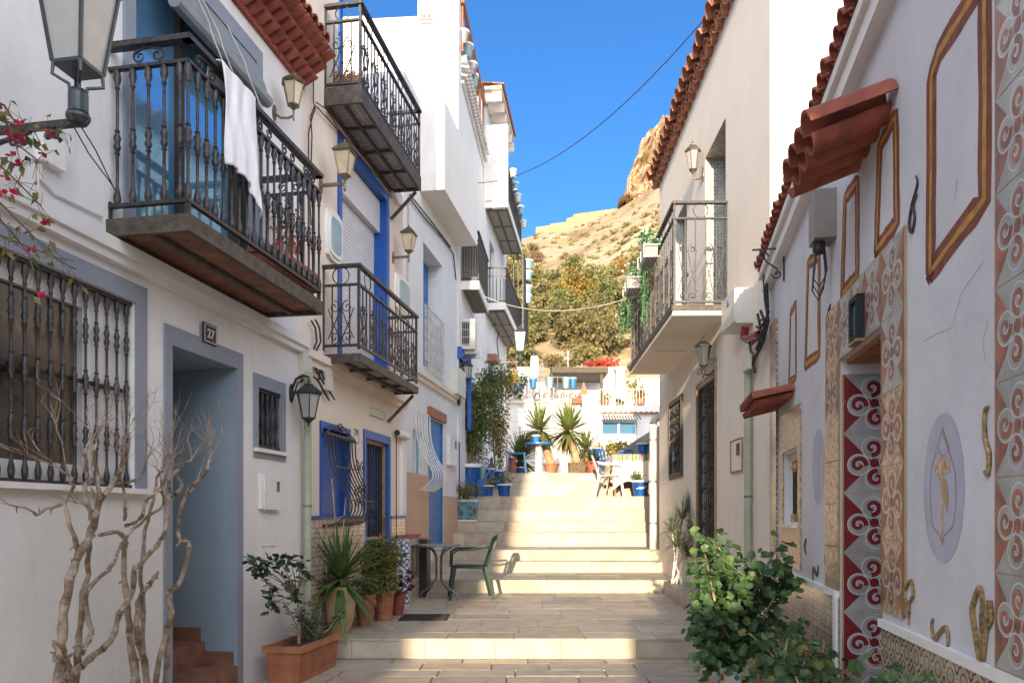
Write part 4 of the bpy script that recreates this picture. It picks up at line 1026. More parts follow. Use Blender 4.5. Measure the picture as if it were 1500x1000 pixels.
# street lamp on scroll bracket
def street_lamp(F, s, o, z, h, r, label, wz, glass='milk_glass', flip=1):
    T = thing('street_lamp', label, 'street lamp', F, (s, 0, z))
    c = (s, o, z); rt, rb = r, r*.62; rot = PI/4; zb, zt = 0, .62*h; m = MB()
    for j in range(4):
        a = PI/2*j+rot; m.bar((s+rb*math.cos(a), o+rb*math.sin(a), z+zb), (s+rt*math.cos(a), o+rt*math.sin(a), z+zt), .045*h*.5, .045*h*.5)
    m.lathe(c, [(rb*1.04, -.015*h), (rb*1.06, .01*h)], 4, rot=rot); m.lathe(c, [(rt*1.0, zt-.01*h), (rt*1.12, zt), (rt*1.12, zt+.03*h), (rt, zt+.035*h)], 4, rot=rot)
    m.build('lantern_frame', 'lamp_grey', T)
    m = MB(); m.lathe(c, [(rb*.95, .01*h), (rt*.97, zt)], 4, rot=rot); m.build('glass', glass, T)
    m = MB(); m.lathe(c, [(rt*1.16, zt+.025*h), (rt*.35, zt+.22*h), (rt*.3, zt+.26*h), (.01, zt+.30*h)], 4, rot=rot); m.lathe((s, o, z+zt+.26*h), [(.03*h, 0), (.045*h, .03*h), (.01*h, .09*h)], 8); m.build('cap', 'lamp_grey', T)
    m = MB()
    for j in range(4):
        a = PI/2*j+rot; q = .05*h
        m.tube([(s+rb*.95*math.cos(a), o+rb*.95*math.sin(a), z), (s+rb*1.0*math.cos(a), o+rb*1.0*math.sin(a), z-.09*h), (s+q*1.2*math.cos(a), o+q*1.2*math.sin(a), z-.13*h), (s+q*math.cos(a), o+q*math.sin(a), z-.19*h)], .014*h, 6)
    m.lathe((s, o, z-.36*h), [(.055*h, 0), (.075*h, .03*h), (.068*h, .05*h), (.068*h, .17*h), (.055*h, .2*h)], 14)
    m.lathe((s, o, z-.43*h), [(.012*h, 0), (.06*h, .02*h), (.085*h, .06*h), (.085*h, .08*h)], 12); m.build('socket', 'lamp_grey', T)
    m = MB(); zz = z-.40*h
    m.bar((s, 0, zz), (s, o, zz), .045*h, .05*h)
    for k, (cc, rr) in enumerate(((.22, .10), (.5, .085), (.78, .06))):
        for sg in (-1, 1): m.tube([(s, a_, b_) for a_, b_ in spiral((o*cc+sg*rr*h*.55, zz-.035*h-rr*h*.6), rr*h*.55, 1.4, PI/2, 14, sg)], .013*h, 5)
    m.tube([(s, .02, wz), (s, o*.08, zz-.34*h if wz < zz-.5*h else wz+.1*h), (s, o*.3, zz-.1*h), (s, o*.6, zz-.03*h)], .02*h, 6)
    m.box(s-.05*h, s+.05*h, .001, .02*h, min(wz, zz-.5*h), zz+.08*h)
    m.build('scroll_bracket', 'iron', T)
street_lamp(L4, L4.s(712, .0)-.5, .88, L4.z(741, 446, .88)+.0, .66, .17, 'street lamp with milky glass on a scrolled iron bracket far up the left row', L4.z(702, 520))
street_lamp(L1, L1.s(-58), .58, sz(L1, 96, 86, .58)[1], .57, .152, 'large grey street lantern on a scrolled bracket in the top left corner', 2.9)
cables('stay_wire', 'two thin black wires running from the large street lantern to the near balcony', L1, [run(L1, [(98, 168), (130, 225), (168, 276)], [.62, .55, .5]), run(L1, [(106, 165), (140, 220), (168, 278), (176, 285)], [.62, .55, .5, .5])], .003, 'cable')
T = thing('junction_box', 'old white junction box on the wall behind the pink flowers', 'electrical box', L1, (L1.s(62), 0, L1.z(62, 240)))
m = MB(); m.box(L1.s(50), L1.s(84), .001, .05, L1.z(66, 243), L1.z(66, 205)); m.build('box_body', 'white_enamel', T); m = MB(); m.tube(run(L1, [(60, 240), (58, 262), (80, 285), (150, 318)], .012), .007, 5); m.tube(run(L1, [(56, 243), (56, 300)], .012), .005, 5); m.build('conduit', 'cable_white', T)

# ------------------------------------------------------------------ far houses of the left row
s0, s1 = 18.05, 22.2
H35 = thing('house', 'far white house with tiled eave on timber brackets and potted balconies', 'house', L5, (s0, 0, 0))
m = MB(); hs = [(18.7, 19.5, 3.0, 5.05), (19.9, 20.7, 3.0, 4.6), (18.9, 19.8, 6.3, 8.2), (18.5, 19.3, 8.9, 10.6)]
wall(m, s0, s1, 0, 11.3, [h+(.15,) for h in hs]); shell(m, s0, s1, 0, 11.3, 4); m.build('wall', 'white_paint', H35)
for h in hs: m = MB(); m.box(h[0], h[1], -.12, -.1, h[2], h[3]); m.build('door', 'dark_brown' if h[2] < 4 else 'glass_dark', H35)
m = MB(); m.box(18.55, 19.7, 0, .22, 5.08, 5.25); m.build('door_canopy', 'wood', H35)
m = MB(); m.box(s0, 20.6, 0, .42, 11.45, 11.52, 0)
s_ = s0+.05
while s_ < 20.6: barrel(m, (s_, -.4, 11.66), (s_, .47, 11.54), .055, .055, (0, 0, 1), 5, 1); s_ += .12
m.build('roof', ['cream_paint', 'roof_clay'], H35)
for k in range(6): m = MB(); q = s0+.1+k*.5; m.prism([(q, 11.20), (q+.1, 11.20), (q+.1, 11.44), (q, 11.44)], 0, .40); m.build('eave_bracket', 'cream_paint', H35)
for (a, b, z_, D, lab) in ((18.2, 21.4, 8.68, .55, 1), (18.1, 21.9, 6.2, .50, 0)):
    m = MB(); m.box(a, b, 0, D, z_, z_+.16); B = m.build('balcony', 'bright_white', H35)
    m = MB(); m.box(a+.04, b-.04, .03, D-.03, z_-.03, z_-.001); m.build('balcony_soffit', 'iron_brown', B)
    m = MB()
    for i in range(3): m.box(lerp(a+.1, b-.1, i/3)+.06, lerp(a+.1, b-.1, (i+1)/3)-.04, .06, D*.5-.03, z_-.036, z_-.031); m.box(lerp(a+.1, b-.1, i/3)+.06, lerp(a+.1, b-.1, (i+1)/3)-.04, D*.5+.03, D-.06, z_-.036, z_-.031)
    m.build('soffit_tiles', 'straw', B)
    if lab: m = MB(); m.box(a-.03, a+.12, 0, D, z_+.16, 10.65); m.build('partition_wall', 'bright_white', B)
    rp = Path([(a+.15, 0), (a+.15, D-.02), (b-.02, D-.02), (b-.02, 0)]); m = MB(); rails(m, rp, z_+.24, .02, .02); rails(m, rp, z_+1.05, .04, .03); rails(m, rp, z_+.85, .02, .02)
    k = 0
    while k*.09 < rp.len: s_, o_ = rp(k*.09); m.bar((s_, o_, z_+.16), (s_, o_, z_+1.05), .016, .016); k += 1
    m.build('railing', 'iron', B)
m = MB(); m.tube([(18.7, .2, 4.95), (19.4, .2, 4.95)], .09, 12); m.solo('rolled_awning', 'cream_box', 'rolled cream awning under the wooden door canopy far up the left row', 'awning', L5, smooth=True)
cables('facade_cable', 'black cables hanging on the far white house between its doors', L5, [run(L5, [(733, 470), (728, 500), (731, 530), (736, 560), (734, 600)], .04), run(L5, [(722, 478), (730, 470), (738, 480)], .1), run(L5, [(738, 545), (742, 560), (740, 590)], .1)], .014, 'cable')

def clone_pots(label_fn, group, first_args, spots):
    pass
# pots hanging on the railings of the far houses
def plain_pot(name, lab, c, r, h, mats, F=W, group=None, taper=.68, soil=True):
    T = thing(name, lab, 'flower pot', F, c, group); m = MB(); pot(m, c, r, h, 0, .16, 14, taper, 1); m.build('pot', mats, T, smooth=True)
    if soil: m = MB(); m.lathe(c, [(r*.9, h*.92), (.001, h*.94)], 10); m.build('soil', 'soil', T)
    return T
hang = [('white flower pot on the upper far balcony rail, nearest the street corner', 18.5, 9.5), ('second pot along the upper far balcony rail, white with blue bands', 19.0, 9.4), ('third pot along the upper far balcony rail', 19.55, 9.35), ('fourth pot along the upper far balcony rail', 20.2, 9.3), ('last and lowest white pot on the upper far balcony rail', 20.9, 9.2)]
for i, (lb, s_, z_) in enumerate(hang):
    plain_pot('hanging_pot', lb, (s_, .64, z_), .09, .20, ['cream_box' if i % 2 == 0 else 'pale_blue_pot', 'white_enamel'], L5, 'pots hung along the upper far balcony')
m = MB(); a_ = L5.s(748, .5)
rp = Path([(21.0, .35), (21.0, .62), (22.4, .62)]); TT = thing('iron_balcony_frame', 'black iron balcony frame with hanging pots at the far end of the left row', 'balcony railing', L5, (21.0, .5, 6.3))
for z_ in (6.4, 7.4, 8.55): rails(m, rp, z_, .03, .03)
k = 0
while k*.13 < rp.len: s_, o_ = rp(k*.13); m.bar((s_, o_, 6.3), (s_, o_, 8.55), .02, .02); k += 1
m.build('frame_bars', 'iron', TT)
for i, (px, py, r_) in enumerate(((772, 395, .17), (772, 411, .15), (772, 432, .15), (772, 445, .14))):
    c = at(px, py, 21.6)
    plain_pot('hanging_pot', ['top grey pot of four hanging at the far left row against the trees', 'second grey pot down of four hanging at the far left row', 'third grey pot down of four hanging at the far left row', 'lowest grey pot of four hanging at the far left row'][i], c, r_, .26, ['pale_blue_pot', 'white_enamel'], W, 'grey pots hanging against the trees', soil=False)
for i, (px, py, r_) in enumerate(((679, 66, .11), (683, 86, .14), (690, 112, .13), (694, 128, .10))):
    d = 2.07/(.08-(px-CX)/FP)
    c = at(px, py, d)
    plain_pot('roof_pot', ['small grey pot, topmost on the wooden roof rail', 'blue and white pot, second on the wooden roof rail', 'dark blue pot, third along the roof rail', 'small pot at the lower end of the roof rail'][i], c, r_, .25, ['pale_blue_pot' if i % 2 else 'table_grey', 'white_enamel'], W, 'pots along the roof rail', soil=False)

# ------------------------------------------------------------------ sand coloured house, right
s0, s1 = R2.s(1128), R2.s(966)
HR2 = thing('house', 'sand coloured house with tiled roof edge and a flower-hung iron balcony', 'house', R2, (s0, 0, 0))
d2 = (R2.s(1049), R2.s(1022), .30, R2.z(1049, 549)); wi = (R2.s(1000), R2.s(982), R2.z(1000, 694), R2.z(1000, 580)); bo = (R2.s(1063), R2.s(1033), 3.55, R2.z(1063, 172))
b2 = (R2.s(1006), R2.s(990), 3.55, R2.z(1006, 292))
m = MB(); wall(m, s0, s1, 0, 6.75, [d2+(.12,), wi+(.10,), bo+(.34, 1), b2+(.30, 1)])
m.quad((s1, 0, 0), (s1, -4, 0), (s1, -4, 6.75), (s1, 0, 6.75)); m.quad((s0, -4, 0), (s1, -4, 0), (s1, -4, 6.75), (s0, -4, 6.75))
m.build('wall', ['sand_paint', 'tile_star'], HR2)
m = MB(); m.add([(s0, 0, 0), (s0, -4, 0), (s0, -4, 8.6), (s0, -.02, 8.6), (s0, -.02, 6.75), (s0, 0, 6.75)], [(0, 1, 2, 3, 4, 5)]); m.quad((s0, -.02, 8.6), (s0, -4, 8.6), (s0+.25, -4, 8.6), (s0+.25, -.02, 8.6)); m.build('gable_wall', 'bright_white', HR2)
m = MB(); m.quad((s0+.25, .05, 6.80), (s1, .05, 6.80), (s1, -4, 8.3), (s0+.25, -4, 8.3)); m.quad((s0+.002, .04, 6.752), (s1, .04, 6.752), (s1, -4, 6.752), (s0+.002, -4, 6.752))
s_ = s0+.1
while s_ < s1:
    j = R.uniform(-.02, .02)
    barrel(m, (s_, -.5, 6.98), (s_, .17+j, 6.74), .10, .115, (0, 0, 1), 7); barrel(m, (s_+.115, -.5, 6.93), (s_+.115, .11, 6.70), .09, .10, (0, 0, 1), 6, sgn=-1)
    barrel(m, (s_, -.3, 6.80), (s_, .08+j, 6.66), .10, .10, (0, 0, 1), 6); s_ += .235
m.build('roof', 'roof_clay', HR2)
o = -.28
m = MB(); m.frame(bo[0]+.01, bo[1]-.01, bo[2], bo[3]-.01, .06, -.32, -.27, bottom=False); m.box(bo[0]+.07, bo[1]-.07, -.31, -.29, bo[2], bo[3]-.07); BD = m.build('balcony_door', 'dark_brown', HR2)
m = MB(); m.frame(b2[0]+.01, b2[1]-.01, b2[2], b2[3]-.01, .05, -.28, -.24, bottom=False); m.box(b2[0]+.06, b2[1]-.06, -.27, -.26, b2[2], b2[3]-.06); m.build('balcony_door', 'dark_brown', HR2)
m = MB(); m.box(bo[0]+.02, bo[0]+.05, -.33, -.02, bo[2], bo[3]-.02); m.build('door_shutter', 'wood', HR2)
# grille door
def scroll_door(par, F, h, name, o, n, rows, bars='iron', frame='iron_brown'):
    m = MB(); m.frame(h[0], h[1], h[2], h[3], .035, o-.02, o+.02, bottom=True); g = m.build(name, frame, par)
    m = MB()
    for i in range(n): s_ = lerp(h[0]+.05, h[1]-.05, i/(n-1)); m.bar((s_, o, h[2]), (s_, o, h[3]), .012, .012)
    w_ = (h[1]-h[0])
    for k in range(rows):
        zc = lerp(h[2]+.1, h[3]-.1, (k+.5)/rows)
        for c in (.3, .7):
            for sg in (-1, 1): m.tube([(a, o+.012, b) for a, b in spiral((h[0]+w_*c+sg*w_*.09, zc), w_*.085, 1.3, PI/2*(1 if k % 2 else -1), 12, sg)], .006, 4)
    m.build('bars', bars, g)
    m = MB(); m.box(h[0]+.02, h[1]-.02, o-.09, o-.07, h[2], h[3]-.02); m.build('door_glass', 'glass_dark', g); return g
g = scroll_door(HR2, R2, d2, 'door', -.02, 9, 11)
m = MB(); m.bar((d2[0]-.04, .02, .98), (d2[1]+.05, .02, .98), .02, .02); m.build('handle', 'brass_iron', g)
m = MB(); m.frame(d2[0]-.03, d2[1]+.03, d2[2], d2[3]+.05, .03, .002, .02, bottom=False); m.build('door_surround', 'wood_gold', HR2)
m = MB(); m.prism([(d2[0]-.03, d2[3]+.055), (d2[1]+.03, d2[3]+.055), (d2[1]+.03, d2[3]+.2), ((d2[0]+d2[1])/2, d2[3]+.27), (d2[0]-.03, d2[3]+.2)], .002, .012); m.build('tile_lunette', 'tile_brown', HR2)
m = MB(); m.frame(wi[0]-.04, wi[1]+.04, wi[2]-.04, wi[3]+.04, .04, .002, .015); m.build('window_surround', 'iron_brown', HR2)
g = scroll_door(HR2, R2, (wi[0], wi[1], wi[2], wi[3]), 'window_grille', .01, 8, 6)
m = MB(); c = ((wi[0]+wi[1])/2, wi[2]+.28)
for k in range(6): a = k*PI/3; m.prism([(c[0]+.02*math.cos(a+.5), c[1]+.02*math.sin(a+.5)), (c[0]+.09*math.cos(a+.25), c[1]+.09*math.sin(a+.25)), (c[0]+.02*math.cos(a-.1), c[1]+.02*math.sin(a-.1))], .04, .046)
m.build('white_flower_ornament', 'white_enamel', g)
# balcony
RO = .59; a, b = 8.08, R2.s(923, RO)
m = MB(); m.box(a, b, 0, RO, 3.42, 3.47); B = m.build('balcony', 'sand_paint', HR2)
m = MB(); m.box(a-.015, b+.015, -.0, RO+.015, 3.471, 3.53); m.build('balcony_edge', 'iron_brown', B)
m = MB(); m.box(a+1.7, a+1.712, .1, RO-.1, 3.417, 3.4195); m.build('crack', 'dark_brown', B)
RR = scroll_rail(B, Path([(a+.02, 0), (a+.02, RO-.02), (b-.02, RO-.02), (b-.02, 0)]), 3.53, 4.47, 4.64, pitch=.11, cell=.29, mtl='iron', full=True)
lantern(R2, R2.s(1015, .13), .13, R2.z(1015, 257, .13), .42, .085, 'pale bronze lantern high on the sand coloured wall above the balcony', 6, 'curl', 'brass_iron', 'milk_glass')
lantern(R2, R2.s(1030, .13), .13, R2.z(1030, 543, .13), .40, .085, 'dark lantern above the iron grille door under the right balcony', 6, 'curl', 'iron', 'glass_dark')
T = thing('intercom_box', 'small cream cupboard to the right of the iron grille door', 'meter box', R2, (R2.s(1080), 0, R2.z(1080, 690)))
m = MB(); m.box(R2.s(1088), R2.s(1073), .001, .012, R2.z(1080, 689), R2.z(1080, 645)); m.build('cupboard', 'sand_paint', T)
m = MB(); m.frame(R2.s(1089), R2.s(1072), R2.z(1080, 691), R2.z(1080, 643), .008, .001, .02); m.build('rim', 'wood_gold', T)
m = MB(); m.box(R2.s(1085.5), R2.s(1081), .012, .02, R2.z(1080, 667), R2.z(1080, 650)); m.build('window', 'iron_brown', T)
T = thing('meter_box', 'pale electrical cupboard with a red elbow pipe below, right of the balcony', 'meter box', R2, (R2.s(1093), 0, R2.z(1093, 480)))
m = MB(); m.box(R2.s(1104), R2.s(1084), .001, .17, R2.z(1093, 482), R2.z(1093, 432)); m.build('cupboard', 'cream_box', T)
m = MB(); m.box(R2.s(1104)-.01, R2.s(1084)+.01, .171, .185, R2.z(1093, 480), R2.z(1093, 434)); m.build('cover', 'cream_box', T)
m = MB(); m.prism([(R2.s(1094)-.04, R2.z(1093, 450)), (R2.s(1094)+.04, R2.z(1093, 450)), (R2.s(1094), R2.z(1093, 440))], .186, .188); m.build('warning_mark', 'blue_paint', T)
m = MB(); m.tube(run(R2, [(1092, 478), (1090, 494), (1096, 497), (1112, 490)], .08), .04, 10); m.build('elbow_pipe', 'red_pipe', T, smooth=True)
runs_ = [run(R2, q, .09) for q in ([(1119, 395), (1121, 440), (1126, 470), (1118, 500), (1106, 525)], [(1122, 395), (1125, 450), (1122, 480), (1112, 510), (1104, 530)], [(1112, 470), (1124, 465), (1118, 485), (1108, 478)],
         [(1100, 505), (1112, 495), (1120, 480), (1126, 455)], [(1098, 500), (1100, 515), (1108, 522), (1116, 505)], [(1110, 460), (1116, 490), (1108, 512)], [(1114, 455), (1120, 470), (1110, 488), (1118, 500)], [(1104, 520), (1103, 535), (1106, 545)])]
cables('cable_bundle', 'thick knot of black cables above the drainpipe on the right', R2, runs_, .0125, 'cable', [(R2.s(1112), R2.s(1102), .05, .1, R2.z(1107, 542), R2.z(1107, 520))])
pipe(R2, R2.s(1103.5), .05, 0, R2.z(1105, 535), .036, 'pipe_green', 'weathered green drainpipe between the sand coloured and painted houses', 3)
zt = R2.z(962, 618, .05)
pipe(Frame(2.40, -.0, 'R'), 12.45, .06, .72, zt, .06, 'pipe_white', 'pale drainpipe with an elbow at the far corner by the blue pots', 3, elbow=[(12.46, .03, zt+.08), (12.5, -.12, zt+.14), (12.55, -.4, zt+.15)])
m = MB(); m.box(2.74, 3.0, 12.3, 18, 0, 2.95); m.solo('garden_wall', 'concrete', 'low grey wall behind the pale drainpipe carrying a blue pot', 'wall', W)
# small planting kerb
m = MB(); x0_ = at(978, 0, 8.9)[0]
m.add([(1.93, 7.3, .18), (2.5, 7.3, .18), (2.5, 10.45, .18), (2.12, 10.45, .18), (1.93, 7.3, .36), (2.5, 7.3, .36), (2.5, 10.45, .36), (2.12, 10.45, .36)], [(0, 1, 5, 4), (1, 2, 6, 5), (2, 3, 7, 6), (3, 0, 4, 7), (4, 5, 6, 7)])
m.solo('planting_kerb', 'slab_grey', 'low stone kerb at the foot of the sand coloured house', 'kerb')

# ------------------------------------------------------------------ painted house, near right
s0, s1 = -3.5, R1.s(1128)
HR1 = thing('house', 'old white house painted with rust and ochre frames, scroll tiles and a red doorway', 'house', R1, (s0, 0, 0))
dd = (R1.s(1293), R1.s(1231.5), 0, 2.13); sw = (R1.s(1170), R1.s(1149), R1.z(1160, 768), R1.z(1160, 662))
EZ = lambda s: 3.52-.075*(s-3.2)
m = MB(); wall(m, s0, s1, 0, 3.2, [dd+(.42,), sw+(.06,)])
m.quad((s0, 0, 3.2), (s1, 0, 3.2), (s1, 0, EZ(s1)), (s0, 0, EZ(s0)))
m.quad((s0, 0, 0), (s0, -4, 0), (s0, -4, 3.7), (s0, 0, 3.7)); m.quad((s0, -4, 0), (s1, -4, 0), (s1, -4, 3.2), (s0, -4, 3.2))
m.build('wall', 'old_white', HR1)
m = MB(); z0, z1 = EZ(s0), EZ(s1)
m.add([(s0, 0, z0), (s1, 0, z1), (s1, .07, z1), (s0, .07, z0), (s0, 0, z0+.10), (s1, 0, z1+.10), (s1, .07, z1+.10), (s0, .07, z0+.10)], [(0, 1, 2, 3), (4, 5, 6, 7), (0, 1, 5, 4), (1, 2, 6, 5), (2, 3, 7, 6), (3, 0, 4, 7)])
m.add([(s0, 0, z0+.102), (s1, 0, z1+.102), (s1, .10, z1+.102), (s0, .10, z0+.102), (s0, 0, z0+.16), (s1, 0, z1+.16), (s1, .10, z1+.16), (s0, .10, z0+.16)], [(0, 1, 2, 3), (4, 5, 6, 7), (0, 1, 5, 4), (1, 2, 6, 5), (2, 3, 7, 6), (3, 0, 4, 7)])
m.build('fascia', 'white_paint', HR1)
m = MB(); s_ = s0
m.quad((s0, .10, z0+.17), (s1, .10, z1+.17), (s1, -4, z1+1.2), (s0, -4, z0+1.2))
while s_ < s1:
    zz = EZ(s_)+.16; barrel(m, (s_, -.6, zz+.28), (s_, .13+R.uniform(-.012, .012), zz+.03), .048, .053, (0, 0, 1), 8); barrel(m, (s_+.06, -.6, zz+.25), (s_+.06, .11, zz+.045), .04, .044, (0, 0, 1), 6, sgn=-1); s_ += .12
m.build('roof', 'roof_red', HR1)
# canopies of painted tiles
def canopy(name, s0, s1, z, D, drop, pitch, r, lab=None, stepz=0.0):
    m = MB(); s_ = s0; k = 0
    while s_ < s1-.01:
        dzk = -stepz*k
        barrel(m, (s_, .0, z+dzk), (s_, D, z-drop+dzk), r, r*1.05, (0, 0, 1), 10, th=.014); barrel(m, (s_+pitch/2, .0, z+dzk-.005), (s_+pitch/2, D-.02, z-drop-.01+dzk), r*.8, r*.85, (0, 0, 1), 8, sgn=-1); s_ += pitch; k += 1
    return m.build(name, 'roof_red', HR1, smooth=True)
canopy('tile_canopy', R1.s(1308), R1.s(1255), 3.10, .36, .11, .155, .082, stepz=.0)
canopy('small_tile_canopy', R1.s(1163), R1.s(1140)+.0, R1.z(1160, 574), .30, .06, .11, .055)
# tiles with scrolls
def scroll_tile(m, P, cs, cz, w, h, ns=1.0):
    """one painted tile; P(s,z,level) -> point"""
    def poly(pts, lv, mi): 
        vs = [P(cs+x*w, cz+y*h, lv) for x, y in pts]; m.add(vs, [tuple(range(len(vs)))], mi)
    def rib(pts, wd, lv, mi):
        k = len(pts); vs = []
        for i, (x, y) in enumerate(pts):
            a, b = pts[max(i-1, 0)], pts[min(i+1, k-1)]; dx, dy = b[0]-a[0], b[1]-a[1]; l = math.hypot(dx, dy) or 1; ww = (wd[i] if isinstance(wd, list) else wd)/2
            vs += [P(cs+(x-dy/l*ww)*w, cz+(y+dx/l*ww)*h, lv), P(cs+(x+dy/l*ww)*w, cz+(y-dx/l*ww)*h, lv)]
        m.add(vs, [(2*i, 2*i+1, 2*i+3, 2*i+2) for i in range(k-1)], mi)
    e = .492
    poly([(-e, -e), (e, -e), (e, e), (-e, e)], 0, 0)
    poly([(-e, -e), (-.02, 0), (-e, e)], 1, 1); poly([(e, -e), (.02, 0), (e, e)], 1, 1)
    poly([(-.10, 0), (0, -.10), (.10, 0), (0, .10)], 1, 1)
    for k in range(4):
        a = k*PI/2; ca, sa = math.cos(a), math.sin(a)
        rot = lambda x, y: (x*ca-y*sa, x*sa+y*ca)
        cx_, cy_ = .255, .03
        poly([rot(cx_+.185*math.cos(t*PI/9), cy_+.185*math.sin(t*PI/9)) for t in range(18)], 2, 2)
        poly([rot(cx_+.165*math.cos(t*PI/9), cy_+.165*math.sin(t*PI/9)) for t in range(18)], 3, 0)
        sp = [rot(*q) for q in spiral((cx_, cy_), .125, 1.05, PI*.95, 18, 1, .25)]
        rib([(x, y) for x, y in sp], [.09*(1-.35*i/18) for i in range(19)], 4, 1)
        rib([(x*.995, y*.995) for x, y in [rot(*q) for q in spiral((cx_, cy_), .075, .8, PI*.95, 14, 1, .3)]], .018, 5, 2)
LVL = [.0, .0004, .0008, .0012, .0016, .0020]
def tile_run(name, P, spots, w, h, c1='tile_rust', base='tile_grey'):
    m = MB()
    for cs, cz in spots: scroll_tile(m, P, cs, cz, w, h)
    return m.build(name, [base, c1, 'tile_line'], HR1, fix=False)
tw_, ph = .315, .33
PW = lambda s, z, lv: (s, .010+LVL[lv], z)
m = MB(); m.box(dd[0]-.33, dd[0]-.003, .001, .009, .84, 2.47); m.box(dd[1]+.003, dd[1]+.33, .001, .009, .84, 2.47); m.box(dd[0]-.003, dd[1]+.003, .001, .009, 2.13, 2.47); m.box(1.62, 2.36, .001, .009, .66, 3.5)
m.build('tile_backing', 'grout_gold', HR1)
tile_run('scroll_tile_column', PW, [(dd[0]-.165, 2.305-ph*k) for k in range(2)], tw_, ph)
tile_run('worn_scroll_tile_column', PW, [(dd[0]-.165, 2.305-ph*k) for k in range(2, 5)], tw_, ph, base='worn_wood')
nl = 3; tile_run('scroll_tile_lintel', PW, [(dd[0]+(dd[1]-dd[0])*(k+.5)/nl, 2.30) for k in range(nl)], (dd[1]-dd[0])/nl, ph)
tile_run('scroll_tile_column', PW, [(c_, .79+.145+.29*k) for k in range(9) for c_ in (2.21, 1.92)], .288, .29)
tile_run('worn_scroll_tile_column', PW, [(dd[1]+.165, 2.305-ph*k) for k in range(2)], tw_, ph, base='worn_wood')
m = MB(); 
for k in range(4): m.box(dd[1]+.01, dd[1]+.325, .010, .014, .84+k*.245, .84+k*.245+.24)
m.build('worn_tiles', 'worn_wood', HR1)
# red jamb inside the doorway: far reveal, seen from the street
PJ = lambda q, z, lv: (dd[1]-.006-LVL[lv], -q, z)
m = MB(); m.box(dd[1]-.005, dd[1]-.001, -.42, -.005, 0, 2.05); m.build('jamb_backing', 'grout_gold', HR1)
mj = MB()
for k in range(7): scroll_tile(mj, PJ, .175, 1.885-.333*k, .325, .333)
mj.build('red_scroll_jamb', ['tile_grey', 'maroon_paint', 'tile_line'], HR1, fix=False)
m = MB()
for k in range(12): m.box(dd[0]+.01, dd[1]-.01, -.03-.033*k-.028, -.03-.033*k, 2.105, 2.128)
m.build('slatted_soffit', 'wood', HR1)
m = MB(); m.box(dd[0]+.01, dd[1]-.02, -.41, -.38, 0, 2.1); m.build('door', 'maroon_paint', HR1)
# dado
m = MB(); m.box(dd[1]+.02, s1, .001, .012, 0, .80); m.build('tiled_dado', 'tile_brown', HR1); m = MB(); m.box(s0, dd[0]-.02, .001, .012, 0, .75); m.build('tiled_dado', 'tile_brown', HR1)
m = MB(); m.box(dd[1]+.02, s1, .001, .03, .80, .835); m.build('dado_ledge', 'white_paint', HR1); m = MB(); m.box(s0, dd[0]-.02, .001, .028, .75, .785); m.build('dado_ledge', 'white_paint', HR1)
m = MB(); m.box(dd[1]+.003, dd[1]+.06, .013, .03, 0, .80); m.build('door_moulding', 'white_paint', HR1)
m = MB(); m.box(R1.s(1140), R1.s(1131), .001, .02, .84, R1.z(1136, 470)); m.build('corner_strip', 'tile_brown', HR1)
# little window
m = MB(); m.box(sw[0], sw[1], -.058, -.05, sw[2], sw[3]); wN = m.build('window', 'white_enamel', HR1)
m = MB(); m.box(sw[0]+.01, sw[0]+.16, -.049, -.045, sw[2]+.05, sw[3]-.06); m.build('pane', 'dark', wN)
m = MB()
for k in range(4): s_ = sw[0]+.03+.09*k/3; m.tube([(s_, .012, sw[2]+.02), (s_, .012, sw[3]-.08)], .008, 6)
for k in range(4): s_ = sw[0]+.03+.09*k/3; m.lathe((s_, .012, sw[3]-.16), [(.008, 0), (.02, .03), (.012, .06), (.02, .08), (.004, .11)], 6, 1)
m.box(sw[0]+.01, sw[0]+.14, -.03, .03, sw[2]+.02, sw[2]+.08, 1); m.build('window_bars', ['iron', 'old_gold'], wN)
m = MB(); m.frame(sw[0]-.10, sw[1]+.11, sw[2]-.32, sw[3]+.32, .095, .002, .012, wt=.30); m.box(sw[0]-.0, sw[1]+.01, .002, .012, sw[2]-.225, sw[2]-.02); m.build('window_surround', 'worn_wood', HR1)
m = MB(); m.box(sw[0]-.01, sw[1]+.02, .0, .05, sw[2]-.02, sw[2]); m.build('window_sill', 'white_paint', HR1)
# painted frames
def painted(pts, wd, wo, name='painted_frame', closed=True):
    P_ = [R1.p(x, y) for x, y in pts]
    if closed: P_ = P_+[P_[0], (P_[0][0]*.999+P_[1][0]*.001, P_[0][1]*.999+P_[1][1]*.001)]
    Q = []
    for a, b in zip(P_, P_[1:]):
        for k in range(6): t = k/6; Q.append((lerp(a[0], b[0], t)+R.uniform(-.003, .003), lerp(a[1], b[1], t)+R.uniform(-.003, .003)))
    Q.append(P_[-1])
    m = MB(); m.ribbon(Q, [wd*R.uniform(.92, 1.08) for _ in Q], .0012, 0); m.ribbon(Q, [wo*R.uniform(.7, 1.2) for _ in Q], .0022, 1); return m.build(name, ['rust_paint', 'ochre_paint'], HR1, fix=False)
painted([(1363, 398), (1365, 112), (1375, 78), (1441, -30), (1443, -30), (1443, 290)], .10, .03)
painted([(1284, 366), (1289, 214), (1312, 170), (1314, 325)], .085, .026)
painted([(1234, 430), (1238, 290), (1256, 266), (1256, 404)], .085, .026)
painted([(1180, 535), (1184, 386), (1200, 375), (1200, 518)], .085, .028)
painted([(1156, 560), (1158, 460), (1166, 443), (1166, 552)], .06, .02)
